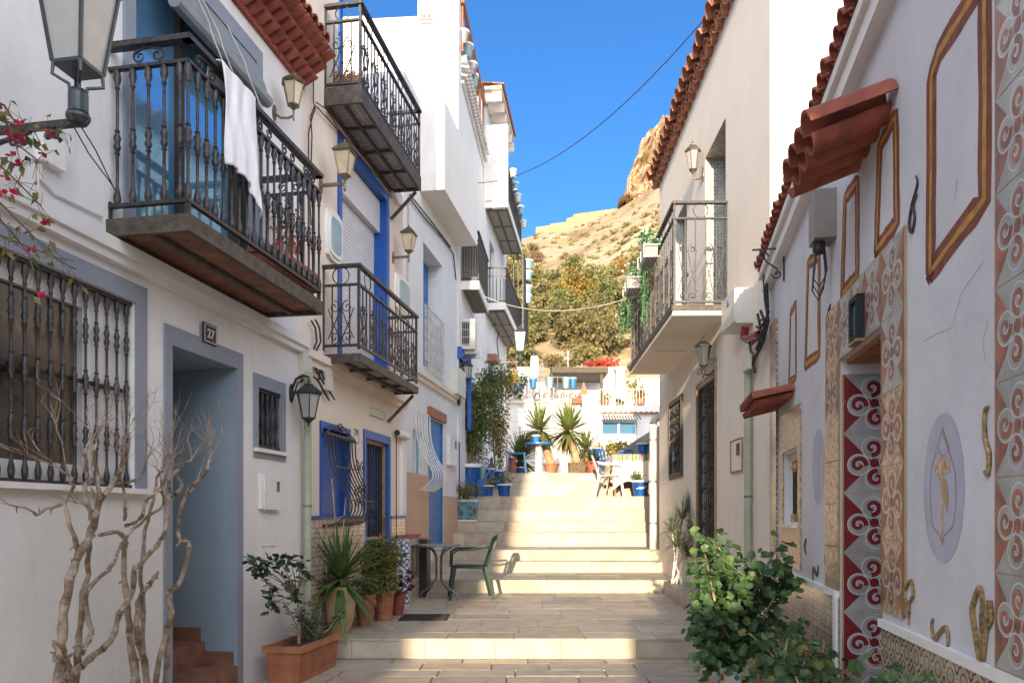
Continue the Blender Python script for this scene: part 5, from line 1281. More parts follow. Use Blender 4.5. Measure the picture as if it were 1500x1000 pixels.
# medallions
def medal(cx, cy, rx, ry, big=True):
    s_, z_ = R1.p(cx, cy); rs = abs(R1.s(cx-rx)-R1.s(cx+rx))/2; rz = abs(R1.z(cx, cy-ry)-R1.z(cx, cy+ry))/2
    m = MB(); vs = [(s_+rs*math.cos(i*PI/18)*R.uniform(.97, 1.03), .0012, z_+rz*math.sin(i*PI/18)) for i in range(36)]; m.add(vs, [tuple(range(36))], 0)
    E = lambda x, y: (s_+x*rs, z_+y*rz)
    if big:
        m.ribbon([E(*q) for q in ((0, .8), (.25, .55), (.0, .42), (-.35, .5), (0, .82))], .006, .002, 1)
        m.ribbon([E(*q) for q in ((0, .75), (-.35, .45), (-.6, .2), (-.65, -.2), (-.5, -.5), (-.1, -.62), (0, -.75), (.15, -.62), (.5, -.5), (.62, -.1), (.55, .3), (.3, .5))], .006, .002, 1)
        m.ribbon([E(0, .45), E(.02, -.75)], .018, .0026, 2); m.ribbon([E(-.35, .28), E(.35, .3)], .05, .0030, 2)
        m.add([(*E(-.2, .1)[:1], .0024, E(-.2, .1)[1]), (E(-.3, -.1)[0], .0024, E(-.3, -.1)[1]), (E(-.25, -.35)[0], .0024, E(-.25, -.35)[1]), (E(.2, .2)[0], .0024, E(.2, .2)[1])], [(0, 1, 2, 3)], 3)
    else:
        m.ribbon([E(.3, .45), E(0, .2), E(0, -.6)], .012, .0026, 2); m.ribbon([E(-.4, .3), E(.4, .3)], .012, .003, 2)
    m.build('painted_medallion', ['lilac_paint', 'sketch_paint', 'worn_wood', 'grout_gold'], HR1, fix=False)
medal(1381, 715, 30, 110); medal(1199, 683, 9, 56, False)
# wrought ornaments fixed to the wall: each a separate piece
def ornament(pts, wd, lab, mtl='old_gold'):
    Q = [R1.p(x, y) for x, y in pts]; S_ = []
    for i in range(len(Q)-1):
        for k in range(4):
            t = k/4; p0, p1, p2, p3 = Q[max(i-1, 0)], Q[i], Q[i+1], Q[min(i+2, len(Q)-1)]
            f = lambda j: .5*((2*p1[j])+(-p0[j]+p2[j])*t+(2*p0[j]-5*p1[j]+4*p2[j]-p3[j])*t*t+(-p0[j]+3*p1[j]-3*p2[j]+p3[j])*t**3)
            S_.append((f(0), f(1)))
    S_.append(Q[-1]); n_ = len(S_)
    m = MB(); m.tube([(a, .006, b) for a, b in S_], [wd*.62*(.6+.6*math.sin(PI*i/(n_-1))) for i in range(n_)], 6)
    m.build('wall_ornament', mtl, HR1, smooth=True)
ornament([(1369, 905), (1367, 918), (1372, 935), (1380, 925), (1388, 918), (1392, 935), (1390, 948)], .012, '')
ornament([(1450, 920), (1456, 905), (1452, 880), (1446, 940), (1440, 970), (1428, 900), (1430, 880), (1438, 860), (1442, 880), (1440, 910), (1442, 960)], .014, '')
ornament([(1332, 905), (1334, 890), (1326, 870), (1336, 850), (1340, 870), (1334, 885), (1333, 915)], .011, '')
ornament([(1451, 595), (1446, 602), (1446, 640), (1452, 665), (1450, 695), (1445, 690)], .012, '')
ornament([(1344, 258), (1346, 270), (1338, 300), (1334, 330), (1338, 340), (1342, 320), (1340, 300), (1346, 285)], .009, '', 'iron')
ornament([(1218, 445), (1215, 460), (1219, 475), (1215, 485)], .010, '', 'iron')
ornament([(1192, 850), (1193, 830), (1198, 843), (1200, 828)], .010, '', 'iron_brown')
ornament([(1212, 838), (1210, 818), (1213, 800), (1214, 822), (1215, 840)], .010, '', 'iron_brown')
ornament([(1182, 812), (1180, 800), (1182, 788)], .009, '', 'iron_brown')
# plaster cracks
for pts in ([(1440, 385), (1425, 405), (1408, 430), (1400, 460), (1395, 480), (1370, 490), (1352, 500)], [(1400, 280), (1403, 262), (1398, 300)], [(1240, 585), (1228, 605), (1222, 620)], [(1478-30, 470), (1440, 500), (1444, 530)], [(1195, 590), (1200, 570), (1190, 600)]):
    m = MB(); m.ribbon([R1.p(x, y) for x, y in pts], .0022, .0012); m.build('plaster_crack', 'tile_grey', HR1, fix=False)
# things fixed to that wall
T = thing('utility_box', 'grey-brown telecom box with looped black cables under the red tile canopy', 'utility box', R1, (R1.s(1212), 0, R1.z(1212, 362)))
m = MB(); a_, b_ = R1.s(1226), R1.s(1226)+.22; z0_, z1_ = R1.z(1220, 355), R1.z(1220, 285); b_ = a_+.17; m.box(a_, b_, .001, .12, z0_, z1_); m.build('box_body', 'box_grey', T)
m = MB(); m.lathe(((a_+b_)/2, .08, z0_-.07), [(.02, 0), (.035, .02), (.035, .068)], 10); m.build('cable_gland', 'cable', T)
m = MB()
for dx, zz in ((0, -.30), (.02, -.33), (-.02, -.26)): m.tube([((a_+b_)/2+dx, .05, z0_-.05), ((a_+b_)/2+dx, .04, z0_-.17), ((a_+b_)/2+dx, .05, z0_+zz*.8), ((a_+b_)/2+dx+.02, .075, z0_+zz), ((a_+b_)/2+dx+.04, .105, z0_+zz*.8), ((a_+b_)/2+.03+dx, .10, z0_-.14), ((a_+b_)/2+.02, .09, z0_-.04)], .0045, 6)
m.build('cable_loop', 'cable', T, smooth=True)
T = thing('wall_bracket', 'empty scrolled iron hanging bracket near the far end of the painted house', 'bracket', R1, (R1.s(1158), 0, 2.9))
m = MB(); zt = R1.z(1140, 383); sb = R1.s(1150)
m.bar((sb, 0, zt), (sb, .25, zt), .012, .012); m.bar((sb, .01, zt-.02), (sb, .01, zt-.26), .012, .012)
m.tube([(sb, a, b) for a, b in spiral((.17, zt-.06), .045, 1.2, PI, 14, -1)]+[(sb, .14, zt-.10), (sb, .06, zt-.16)]+[(sb, a, b) for a, b in reversed(spiral((.06, zt-.20), .04, 1.2, 0, 14, -1))], .007, 5); m.build('bracket_bars', 'iron', T)
T = thing('framed_plaque', 'small black box frame with a gold lower edge above the red doorway', 'plaque', R1, (R1.s(1260), 0, 2.2))
s_, z_ = R1.p(1264, 470); m = MB(); m.frame(s_-.075, s_+.075, z_-.10, z_+.12, .025, .012, .05); m.box(s_-.05, s_+.05, .012, .03, z_-.07, z_+.09); m.build('frame', 'dark', T)
m = MB(); m.box(s_-.075, s_+.075, .012, .052, z_-.115, z_-.101); m.build('gold_edge', 'old_gold', T); m = MB(); m.box(s_-.048, s_+.048, .031, .036, z_-.065, z_+.085); m.build('picture_glass', 'glass_sky_tint', T)
# clothes wires and cables across the street
m = MB()
P0, P1 = Vector(at(1062, -8, 9.0)), Vector(at(700, 268, 14.6))
m.tube([P0.lerp(P1, k/24)-Vector((0, 0, .55*4*(k/24)*(1-k/24))) for k in range(25)], .007, 5); m.solo('overhead_cable', 'cable', 'thin dark cable sagging across the blue sky between the rows', 'cable')
m = MB(); P0, P1 = Vector(at(920, 437, 11.3)), Vector(at(703, 431, 14.8))
m.tube([P0.lerp(P1, k/24)-Vector((0, 0, .42*4*(k/24)*(1-k/24)*.6)) for k in range(25)], .007, 5); m.solo('overhead_cable', 'cable_white', 'pale cord strung low across the street in front of the green hill', 'cable')
class Loc:
    def __init__(f, x, y, ang, z=0.0): f.O = (x, y); f.ang = ang; f.sg = 1; f.z0 = z
    def w(f, s, o, z): c, q = math.cos(f.ang), math.sin(f.ang); return Vector((f.O[0]+s*c-o*q, f.O[1]+s*q+o*c, z+f.z0))
# ------------------------------------------------------------------ unseen sun blockers behind the camera
m = MB(); m.box(-12, -3.45, -13, -12, 0, 8.6); m.solo('house', 'white_paint', 'plain white house block unseen behind the viewer on the left, placed to shade the street', 'house')  # out of view, kept thin so its edge bounds the sunlit strip
m = MB(); m.box(-.59, 4.2, -6.3, -6.0, 0, 2.3); m.solo('garden_wall', 'white_paint', 'plain white wall added unseen behind the viewer to shade the right of the first step', 'wall')  # added out of view to block low sun from the first step

# ------------------------------------------------------------------ furniture
def mono_chair(name, label, X, Y, z, ang, mtl, group=None, sc_=1.0, arms=True):
    F = Loc(X, Y, ang, z); T = thing(name, label, 'chair', F, (0, 0, 0), group); k = sc_
    P = lambda x, y, zz: (x*k, y*k, zz*k)
    m = MB()
    nx, ny = 8, 8; vs = []
    for i in range(nx+1):
        for j in range(ny+1):
            x = lerp(-.21, .23, i/nx); y = lerp(-.22, .22, j/ny)*(1 if x > 0 else 1+.3*x)
            zz = .425-.018*math.cos((j/ny-.5)*PI)-.010*i/nx*(-1)-(.03 if i == nx else 0); vs.append(P(x, y, zz))
    m.add(vs, [(i*(ny+1)+j, i*(ny+1)+j+1, (i+1)*(ny+1)+j+1, (i+1)*(ny+1)+j) for i in range(nx) for j in range(ny)])
    s_ = m.build('seat', mtl, T, smooth=True); md = s_.ob.modifiers.new('t', 'SOLIDIFY'); md.thickness = .022
    m = MB()
    def bk(t, q):    # back: t height 0..1, q -1..1 across
        return P(-.20-.15*t-.02*(1-q*q), q*(.20+.05*math.sin(PI*t*.6))*(1 if t < .8 else math.sqrt(max(0, 1-((t-.8)/.2)**2))*.9+.1), .40+.43*t)
    for q0, q1 in ((-1, -.78), (-.50, -.30), (-.10, .10), (.30, .50), (.78, 1)):
        vs = [];
        for i in range(11): t = i/10*.94; vs += [bk(t, q0), bk(t, q1)]
        m.add(vs, [(2*i, 2*i+1, 2*i+3, 2*i+2) for i in range(10)])
    vs = []
    for i in range(13):
        q = -1+2*i/12; vs += [bk(.80, q), bk(.90, q*.98) if abs(q) > .9 else bk(1.0, q*.8)]
    m.add(vs, [(2*i, 2*i+1, 2*i+3, 2*i+2) for i in range(12)])
    s_ = m.build('backrest', mtl, T, smooth=False, fix=False); md = s_.ob.modifiers.new('t', 'SOLIDIFY'); md.thickness = .02; md.offset = 0
    for sx, sy in ((1, 1), (1, -1), (-1, 1), (-1, -1)):
        m = MB(); x0, x1 = (.21, .27) if sx > 0 else (-.20, -.29); y0, y1 = .20*sy, .25*sy
        a, b = P(x0, y0, .42), P(x1, y1, 0)
        w0, w1 = .055*k, .034*k
        vs = []
        for c, w_ in ((a, w0), (b, w1)):
            for dx, dy in ((-1, -1), (1, -1), (1, 1), (-1, 1)): vs.append((c[0]+dx*w_/2, c[1]+dy*w_/2, c[2]))
        m.add(vs, [(0, 1, 5, 4), (1, 2, 6, 5), (2, 3, 7, 6), (3, 0, 4, 7), (0, 1, 2, 3), (4, 5, 6, 7)]); m.build('leg', mtl, T)
    if arms:
        for sy in (1, -1):
            m = MB(); pts = [P(.25, .24*sy, .40), P(.24, .255*sy, .60), P(.16, .265*sy, .645), P(-.05, .265*sy, .65), P(-.24, .24*sy, .68)]
            for a, b in zip(pts, pts[1:]): m.bar(a, b, .05*k, .022*k)
            m.build('armrest', mtl, T)
    return T
mono_chair('plastic_chair', 'dark green plastic armchair facing the small grey table on the landing', -.56, 9.95, .183, PI+.12, 'green_plastic')
mono_chair('plastic_chair', 'white plastic armchair at the end of the cloth-covered table on the upper terrace', 1.95, 14.95, 1.655, -.15, 'white_plastic')
mono_chair('plastic_chair', 'left one of two bright blue chairs behind the white armchair', 2.02, 16.7, 2.20, -1.2, 'blue_paint', 'blue chairs on the upper terrace', .72, False)
mono_chair('plastic_chair', 'right one of two bright blue chairs behind the white armchair', 2.50, 16.9, 2.20, -2.0, 'blue_paint', 'blue chairs on the upper terrace', .72, False)
T = thing('round_table', 'small grey round table with curved tube legs beside the green chair', 'table', W, (-.95, 9.75, .18))
m = MB(); m.lathe((-.95, 9.75, .18), [(.28, .685), (.295, .69), (.295, .712), (.285, .718)], 32); m.build('table_top', 'table_grey', T)
for k in range(4):
    a = PI/4+k*PI/2+.3; c, s_ = math.cos(a), math.sin(a); m = MB()
    m.tube([(-.95+.20*c, 9.75+.20*s_, .865), (-.95+.10*c, 9.75+.10*s_, .82), (-.95+.045*c, 9.75+.045*s_, .74), (-.95+.045*c, 9.75+.045*s_, .44), (-.95+.12*c, 9.75+.12*s_, .36), (-.95+.27*c, 9.75+.27*s_, .26), (-.95+.29*c, 9.75+.29*s_, .183)], .011, 7); m.build('leg', 'steel_tube', T, smooth=True)
# bar table on the upper terrace
zt = 2.203; c = at(789, 690, 16.55)
T = thing('pedestal_table', 'white pedestal table with a blue round top on the upper terrace', 'table', W, (c[0], c[1], zt))
m = MB(); m.lathe((c[0], c[1], zt), [(.30, .63), (.31, .64), (.31, .67), (.30, .675)], 28); m.build('table_top', 'blue_light', T)
m = MB(); m.lathe((c[0], c[1], zt), [(.24, 0), (.24, .03), (.08, .06), (.07, .62), (.1, .63)], 16); m.build('pedestal', 'white_plastic', T)
def plant_in(T, name, mats, fn):
    m = MB(); fn(m); return m.build(name, mats, T, fix=False)
tp = (c[0]-.06, c[1]-.05, zt+.676)
T = potted('potted_plant', 'small blue pot with white rim standing on the blue pedestal table', 'potted plant', tp, .095, .17, 'blue_light', rim_mat='white_enamel', rim=.2)
def yucca(label, c, th, cr, n, potc, mtl, ptype=None, trunk='bark_pale', leafm='leaf_yucca', square=False, extra=None, lean=(0, 0)):
    """c = base on the ground, th = trunk height, cr = blade length"""
    T = thing('yucca', label, 'yucca', W, c)
    r, h = potc; m = MB()
    if square:
        a = r; m.add([(c[0]-a*.92, c[1]-a*.92, c[2]), (c[0]+a*.92, c[1]-a*.92, c[2]), (c[0]+a*.92, c[1]+a*.92, c[2]), (c[0]-a*.92, c[1]+a*.92, c[2]), (c[0]-a, c[1]-a, c[2]+h), (c[0]+a, c[1]-a, c[2]+h), (c[0]+a, c[1]+a, c[2]+h), (c[0]-a, c[1]+a, c[2]+h)],
                     [(0, 1, 2, 3), (0, 1, 5, 4), (1, 2, 6, 5), (2, 3, 7, 6), (3, 0, 4, 7)])
        m.box(c[0]-a*.9, c[0]+a*.9, c[1]-a*.9, c[1]+a*.9, c[2]+h*.8, c[2]+h*.85); m.build('planter', mtl, T)
    else: pot(m, c, r, h, 0, .16); m.build('pot', mtl, T, smooth=True)
    top = (c[0]+lean[0], c[1]+lean[1], c[2]+th)
    m = MB(); k = 9; m.tube([(lerp(c[0], top[0], (i/k)**1.3), lerp(c[1], top[1], i/k), lerp(c[2]+h*.8, top[2], i/k)) for i in range(k+1)], [.09*(1-.2*i/k)*(1+.12*(i % 2)) for i in range(k+1)], 9); m.build('trunk', trunk, T)
    m = MB(); blades(m, top, n, cr, .055, -.75, 1.45, 0, .22, 5); blades(m, (top[0], top[1], top[2]-.05), n//5, cr*.75, .04, -1.3, -.4, 1, .2, 4)
    m.build('crown', [leafm, 'leaf_dry'], T, fix=False)
    return T
b = at(811, 692, 16.75); yucca('yucca in a plain orange pot, the left tree of the pair before the white wall', (b[0]-.05, b[1]+.1, zt), 1.0, .76, 190, (.17, .25), 'terracotta', lean=(-.26, .15))
b = at(845, 691, 16.8); yucca('tall yucca with a bare leaning trunk in a square brown planter', (b[0], b[1], zt), .98, .80, 230, (.19, .26), 'bark_brown', square=True, lean=(-.18, .1))
b = at(858, 690, 17.2); yucca('short yucca behind the square brown planter', (b[0]-.0, b[1], zt), .60, .55, 130, (.14, .22), 'terra_red')
b = at(762, 690, 17.4); yucca('low wide yucca at the left of the terrace behind the blue stools', (b[0], b[1], zt), .35, .85, 190, (.17, .22), 'bark_brown')
T = potted('potted_plant', 'dark agave in a rusty terracotta pot at the right end of the palm row', 'potted plant', (*at(868, 691, 16.5)[:2], zt), .15, .27, 'terra_red')
bb = at(868, 691, 16.5); plant_in(T, 'agave_leaves', 'leaf_dark', lambda m: blades(m, (bb[0], bb[1], zt+.24), 40, .42, .05, .0, 1.4, 0, .2))
# left group on the upper terrace
def pot_bush(label, px, py, d, z, r, h, mtl, rim, leaf, rad, n=120, l=.05, wd=.03, nm='potted_plant', group=None, off=0.0, taper=.72, st=6):
    x, y, _ = at(px, py, d); T = potted(nm, label, 'potted plant', (x, y, z), r, h, mtl, group=group, rim_mat=rim, taper=taper, rim=.12)
    if leaf:
        m = MB(); stems(m, (x, y, z+h*.9), rad, st, .006, 0); bush(m, (x+off, y, z+h+rad[2]*.8), rad, n, l, wd, 1, mis=list(range(1, 1+len(leaf)))); m.build('foliage', ['bark_brown']+leaf, T, fix=False)
    return T
z8 = 1.654
pot_bush('large blue pot with white rim under the tall climbing bushes', 689, 700, 15.1, z8, .23, .66, 'blue_pot', 'white_enamel', None, None)
T = thing('climbing_bush', 'tall leafy green bush growing over the wall from the large blue pot', 'bush', W, (-.85, 15.2, 2.2))
m = MB()
for (dx, dy, dz_, rr, n_, ms) in ((0, 0, .75, (.46, .25, .52), 1900, [0, 0, 1]), (.12, .1, 1.35, (.50, .28, .50), 1800, [0, 0, 1, 2]), (.40, .35, 1.75, (.46, .25, .42), 1300, [0, 0, 1]), (-.1, .1, .42, (.40, .2, .3), 700, [0])):
    bush(m, (-.80+dx, 15.2+dy, 2.2+dz_), rr, n_, .085, .026, mis=ms, droop=.45)
m.build('foliage', ['leaf_green', 'leaf_olive', 'leaf_yellow'], T, fix=False)
m = MB()
for k in range(7): x_ = -.85+R.uniform(-.1, .2); m.tube([(x_, 15.2, 2.2), (x_+R.uniform(-.1, .1), 15.25, 2.9), (x_+R.uniform(-.1, .4), 15.3, 3.9)], [.018, .012, .005], 5)
m.build('stem', 'bark', T)
T = thing('climbing_bush', 'orange and yellow autumn-leaved creeper beside the tall green bush', 'creeper', W, (-.35, 15.9, 2.2)); m = MB()
bush(m, (-.38, 15.9, 3.25), (.30, .2, .62), 1000, .07, .04, mis=[0, 1, 2], droop=.3); bush(m, (-.30, 16.2, 2.75), (.2, .2, .45), 380, .07, .04, mis=[0, 3], droop=.3)
bush(m, (-.05, 17.2, 4.35), (.38, .2, .16), 260, .08, .05, mis=[0, 1, 1]); m.build('foliage', ['leaf_orange', 'leaf_yellow', 'leaf_olive', 'leaf_green'], T, fix=False)
m = MB(); m.tube([(-.35, 15.9, 2.1), (-.4, 15.9, 3.0), (-.38, 16, 3.6), (-.1, 17, 4.3)], [.02, .015, .012, .006], 5); m.build('stem', 'bark_brown', T)
pot_bush('blue pot with white rim, lower and left of a pair on the terrace edge', 716, 727, 14.72, z8, .10, .22, 'blue_pot', 'white_enamel', ['leaf_olive', 'leaf_dry'], (.12, .1, .10), 90)
pot_bush('wide blue pot with grey sprawling succulent, nearest the top step on the left', 739, 727, 14.72, z8, .145, .24, 'blue_pot', 'white_enamel', ['leaf_silver', 'leaf_green'], (.2, .14, .14), 170)
pot_bush('blue pot raised on the blue bench beside the watering can', 718, 700, 15.7, 2.02, .10, .25, 'blue_pot', 'white_enamel', ['leaf_silver'], (.1, .08, .10), 60)
pot_bush('dark blue pot with a white rim at the right end of the blue bench', 732, 698, 15.9, 2.02, .10, .22, 'blue_pot', 'white_enamel', ['leaf_green', 'leaf_olive'], (.1, .1, .2), 120)
pot_bush('blue and white pot half hidden under the blue stool', 763, 692, 16.6, zt, .11, .15, 'blue_pot', 'white_enamel', None, None)
m = MB(); m.box(-.72, -.20, 15.55, 15.95, 1.97, 2.01)
T = thing('low_bench', 'low blue bench carrying pots on the left of the terrace', 'bench', W, (-.45, 15.75, 1.66)); m.build('bench_top', 'blue_paint', T)
for x_, y_ in ((-.69, 15.58), (-.24, 15.58), (-.69, 15.91), (-.24, 15.91)): m = MB(); m.box(x_-.02, x_+.02, y_-.02, y_+.02, 1.655, 1.969); m.build('leg', 'blue_paint', T)
x, y, _ = at(720, 690, 16.1); m = MB(); m.lathe((x, y, 2.02), [(.09, 0), (.11, .12), (.10, .28), (.035, .38), (.03, .46), (.045, .48)], 16); m.solo('bottle_vase', 'blue_pot', 'tall blue bottle-shaped vase behind the pots on the left', 'vase', smooth=True)
x, y, _ = at(707, 695, 15.0); T = thing('watering_can', 'teal blue watering can between the large blue pot and the small ones', 'watering can', W, (x, y, 2.0))
m = MB(); m.lathe((x, y, 2.0), [(.07, 0), (.075, .02), (.07, .2), (.05, .24), (.055, .25)], 14); m.build('can_body', 'teal_glaze', T, smooth=True); m = MB(); m.tube([(x+.06, y, 2.05), (x+.15, y, 2.2), (x+.17, y, 2.27)], [.02, .012, .012], 7); m.build('spout', 'teal_glaze', T); m = MB(); m.tube([(x-.06, y, 2.05), (x-.13, y, 2.15), (x-.05, y, 2.28), (x+.03, y, 2.25)], .009, 6); m.build('handle', 'teal_glaze', T)
m = MB(); m.box(x-.1, x+.1, y-.1, y+.1, 1.655, 1.998); m.solo('plant_stand', 'blue_paint', 'small blue box stand under the teal watering can', 'stand')
x, y, _ = at(751, 692, 16.3); m = MB(); m.lathe((x, y, zt), [(.07, 0), (.085, .04), (.09, .12), (.06, .19), (.075, .27), (.09, .33)], 14); m.solo('clay_urn', 'terra_red', 'slim dark red clay urn beside the blue stool', 'urn', smooth=True)
# cyan glazed planter on the sixth step
x, y, _ = at(682, 762, 14.04); T = thing('planter', 'square teal glazed planter with drips and a jade plant on the steps', 'planter', W, (x, y, 1.176))
m = MB(); a, b_, h = .195, .25, .37
m.add([(x-a, y-a*.6, 1.20), (x+a, y-a*.6, 1.20), (x+a, y+a*.6, 1.20), (x-a, y+a*.6, 1.20), (x-b_, y-a*.8, 1.2+h), (x+b_, y-a*.8, 1.2+h), (x+b_, y+a*.8, 1.2+h), (x-b_, y+a*.8, 1.2+h)], [(0, 1, 2, 3), (0, 1, 5, 4), (1, 2, 6, 5), (2, 3, 7, 6), (3, 0, 4, 7)])
m.box(x-b_-.012, x+b_+.012, y-a*.8-.012, y-a*.8, 1.2+h-.04, 1.2+h+.005); m.box(x+b_, x+b_+.012, y-a*.8, y+a*.8, 1.2+h-.04, 1.2+h+.005)
m.box(x-b_+.01, x+b_-.01, y-a*.75, y+a*.75, 1.2+h-.05, 1.2+h-.03, 1); m.build('pot', ['teal_glaze', 'soil'], T); m = MB(); m.box(x-a-.02, x+a+.02, y-a*.65, y+a*.65, 1.176, 1.199); m.build('saucer', 'white_enamel', T)
m = MB(); stems(m, (x, y, 1.2+h-.03), (.26, .14, .34), 16, .012, 0); bush(m, (x+.03, y, 1.2+h+.18), (.31, .18, .23), 620, .05, .03, mis=[1, 1, 2]); m.build('foliage', ['bark', 'leaf_olive', 'leaf_green'], T, fix=False)
# stools
def stool(label, X, Y, z, s=.17, h=.43):
    T = thing('plastic_stool', label, 'stool', W, (X, Y, z)); m = MB(); m.box(X-s, X+s, Y-s, Y+s, z+h-.03, z+h); m.build('seat', 'blue_light', T)
    for a, b in ((-1, -1), (1, -1), (1, 1), (-1, 1)):
        m = MB(); m.bar((X+a*s*.85, Y+b*s*.85, z+h-.03), (X+a*s*1.05, Y+b*s*1.05, z), .04, .04); m.build('leg', 'blue_light', T)
stool('bright blue plastic stool left of the white pedestal table', *at(757, 692, 16.5)[:2], zt, .19, .45)
x, y, _ = at(745, 690, 16.9); T = thing('folded_chair', 'narrow folded white chair leaning by the low yucca', 'chair', W, (x, y, zt)); m = MB()
for dx in (-.03, .06): m.tube([(x+dx, y, zt), (x+dx-.02, y+.03, zt+.5), (x+dx+.0, y+.05, zt+.86)], .016, 6)
m.tube([(x-.03, y+.05, zt+.86), (x+.015, y+.05, zt+.90), (x+.06, y+.05, zt+.86)], .016, 6); m.build('frame', 'white_plastic', T); m = MB(); m.box(x-.03, x+.06, y+.03, y+.05, zt+.4, zt+.43); m.build('seat', 'white_plastic', T)
# cloth covered table, right
T = thing('table', 'table under a cream cloth with a brightly striped edge beside the white armchair', 'table', W, (2.38, 15.4, z8))
m = MB(); m.box(2.02, 2.80, 14.95, 15.9, z8+.81, z8+.84); m.build('table_top', 'wood', T)
for a, b in ((2.06, 15.0), (2.7, 15.0), (2.06, 15.85), (2.7, 15.85)): m = MB(); m.box(a-.02, a+.02, b-.02, b+.02, z8, z8+.809); m.build('leg', 'wood', T)
m = MB(); nu = 30; vs = []
for v in range(10):
    t = v/9
    for u in range(nu+1):
        q = u/nu; vs.append((2.0+.82*q, 14.93-.02*math.sin(q*25)*t-.05*t, z8+.845-.72*t*(1-.25*math.sin(q*PI*1.3))))
m.add(vs, [(v*(nu+1)+u, v*(nu+1)+u+1, (v+1)*(nu+1)+u+1, (v+1)*(nu+1)+u) for v in range(9) for u in range(nu)])
vs = []
for v in range(10):
    t = v/9
    for u in range(nu+1):
        q = u/nu; vs.append((1.995-.02*math.sin(q*25)*t-.10*t, 14.93+1.0*q, z8+.845-.72*t*(1-.2*math.sin(q*PI*1.3))))
m.add(vs, [(v*(nu+1)+u, v*(nu+1)+u+1, (v+1)*(nu+1)+u+1, (v+1)*(nu+1)+u) for v in range(9) for u in range(nu)]); m.quad((1.995, 14.93, z8+.846), (2.82, 14.93, z8+.846), (2.82, 15.93, z8+.846), (1.995, 15.93, z8+.846))
CL = m.solo('tablecloth', 'cloth_cream', 'cream tablecloth hanging in folds with a multicoloured printed edge', 'tablecloth', smooth=True, fix=False)
m = MB(); cs = ['pink_paint', 'yellow_paint', 'turquoise_paint', 'leaf_green', 'yellow_paint', 'sign_red', 'turquoise_paint', 'ochre_paint']
for i in range(24):
    x_ = 2.01+i*.034; m.box(x_, x_+.026, 14.905, 14.912, z8+.72+.01*math.sin(i), z8+.845, i % 8)
m.build('printed_edge', cs, CL)
T = pot_bush('blue pot with white fish marks in front of the cloth-covered table', 938, 722, 14.70, z8, .17, .31, 'blue_pot', 'white_enamel', ['leaf_green', 'leaf_geranium'], (.17, .12, .10), 150, .05, .035)
x, y, _ = at(938, 722, 14.70); m = MB()
def fish(m, cx, cz, k):
    yy = lambda xx: y-math.sqrt(max(0, (.150)**2-(xx-x)**2))-.008
    pts = [(-.05, 0), (-.02, .014), (.02, .016), (.045, .004), (.065, .018), (.062, -.012), (.045, -.002), (.0, -.016), (-.03, -.012)]
    m.add([(cx+a*k, yy(cx+a*k), cz+b*k) for a, b in pts], [tuple(range(len(pts)))])
fish(m, x-.01, z8+.16, 1.3); fish(m, x+.075, z8+.19, .6); fish(m, x-.08, z8+.15, .5); m.build('fish_mark', 'number_white', T, fix=False)
pot_bush('small blue pot with white rim at the right end of the cloth-covered table', 941, 661, 15.1, z8+.85, .115, .23, 'blue_pot', 'white_enamel', None, None)
x, y, z = 2.80, 12.55, 2.955
T = potted('potted_plant', 'blue pot with a spiky agave standing on the low grey wall above the drainpipe elbow', 'potted plant', (x, y, z), .14, .24, 'blue_pot'); plant_in(T, 'agave_leaves', 'leaf_dark', lambda m: blades(m, (x, y, z+.22), 22, .40, .05, .3, 1.5, 0, .1))
x, y, _ = at(900, 675, 18.5); m = MB(); bush(m, (x, y, 2.85), (.55, .3, .28), 700, .09, .06, mis=[0, 0, 1]); bush(m, (x, y, 2.45), (.5, .3, .25), 300, .09, .06, mis=[0, 1]); T = thing('shrub', 'low yellow flowering shrub behind the blue chairs', 'shrub', W, (x, y, zt)); m.build('foliage', ['leaf_yellow', 'leaf_olive'], T, fix=False); m = MB(); stems(m, (x, y, zt), (.4, .2, .5), 8, .012); m.build('stem', 'bark', T)

# ------------------------------------------------------------------ pots along house 29
def at_wall(X, Y, z): return (X, Y, z)
P0 = (-1.60, 7.0, .18)
T = thing('potted_yucca', 'spiky green yucca in a tall cream pot in front of the tiled dado', 'potted plant', W, P0)
m = MB(); m.lathe(P0, [(.09, 0), (.125, .12), (.145, .30), (.13, .40), (.145, .43), (.13, .43), (.12, .38), (.001, .37)], 22); m.build('pot', 'tan_pot', T, smooth=True)
m = MB(); m.tube([(P0[0], P0[1], .5), (P0[0]+.01, P0[1]-.02, .68)], [.05, .045], 8); m.build('trunk', 'bark_brown', T)
m = MB(); blades(m, (P0[0]+.01, P0[1]-.02, .68), 100, .60, .050, -.8, 1.4, 0, .22, 6); m.build('crown', 'leaf_green', T, fix=False)
m = MB()
for a, b in (((486, 640 if 0 else 700), (497, 840)), ((478, 768), (478, 850)), ((507, 725), (497, 835))): m.tube([at(*a, 6.95), at(*b, 6.98)], .006, 5)
m.build('support_cane', 'bark_pale', T)
T = potted('potted_plant', 'round olive-green shrub in a terracotta pot with handles', 'potted plant', (-1.455, 7.42, .18), .105, .31, 'terracotta', taper=.66)
m = MB(); bush(m, (-1.34, 7.6, .76), (.23, .22, .26), 2300, .050, .026, mis=[0, 0, 1], shell_=.4); bush(m, (-1.47, 7.42, .60), (.16, .14, .14), 420, .04, .02, mis=[0, 1]); m.build('foliage', ['leaf_olive', 'leaf_green'], T, fix=False)
m = MB(); stems(m, (-1.455, 7.42, .45), (.12, .1, .2), 8, .008); m.build('stem', 'bark_brown', T)
m = MB(); m.tube([(-1.36, 7.36, .36), (-1.33, 7.34, .40), (-1.345, 7.35, .45)], .010, 6); m.build('pot_handle', 'terracotta', T)
T = potted('potted_plant', 'pinkish clay pot with a painted dark motif, third from the planter', 'potted plant', (-1.335, 7.80, .18), .115, .31, 'terracotta', taper=.75)
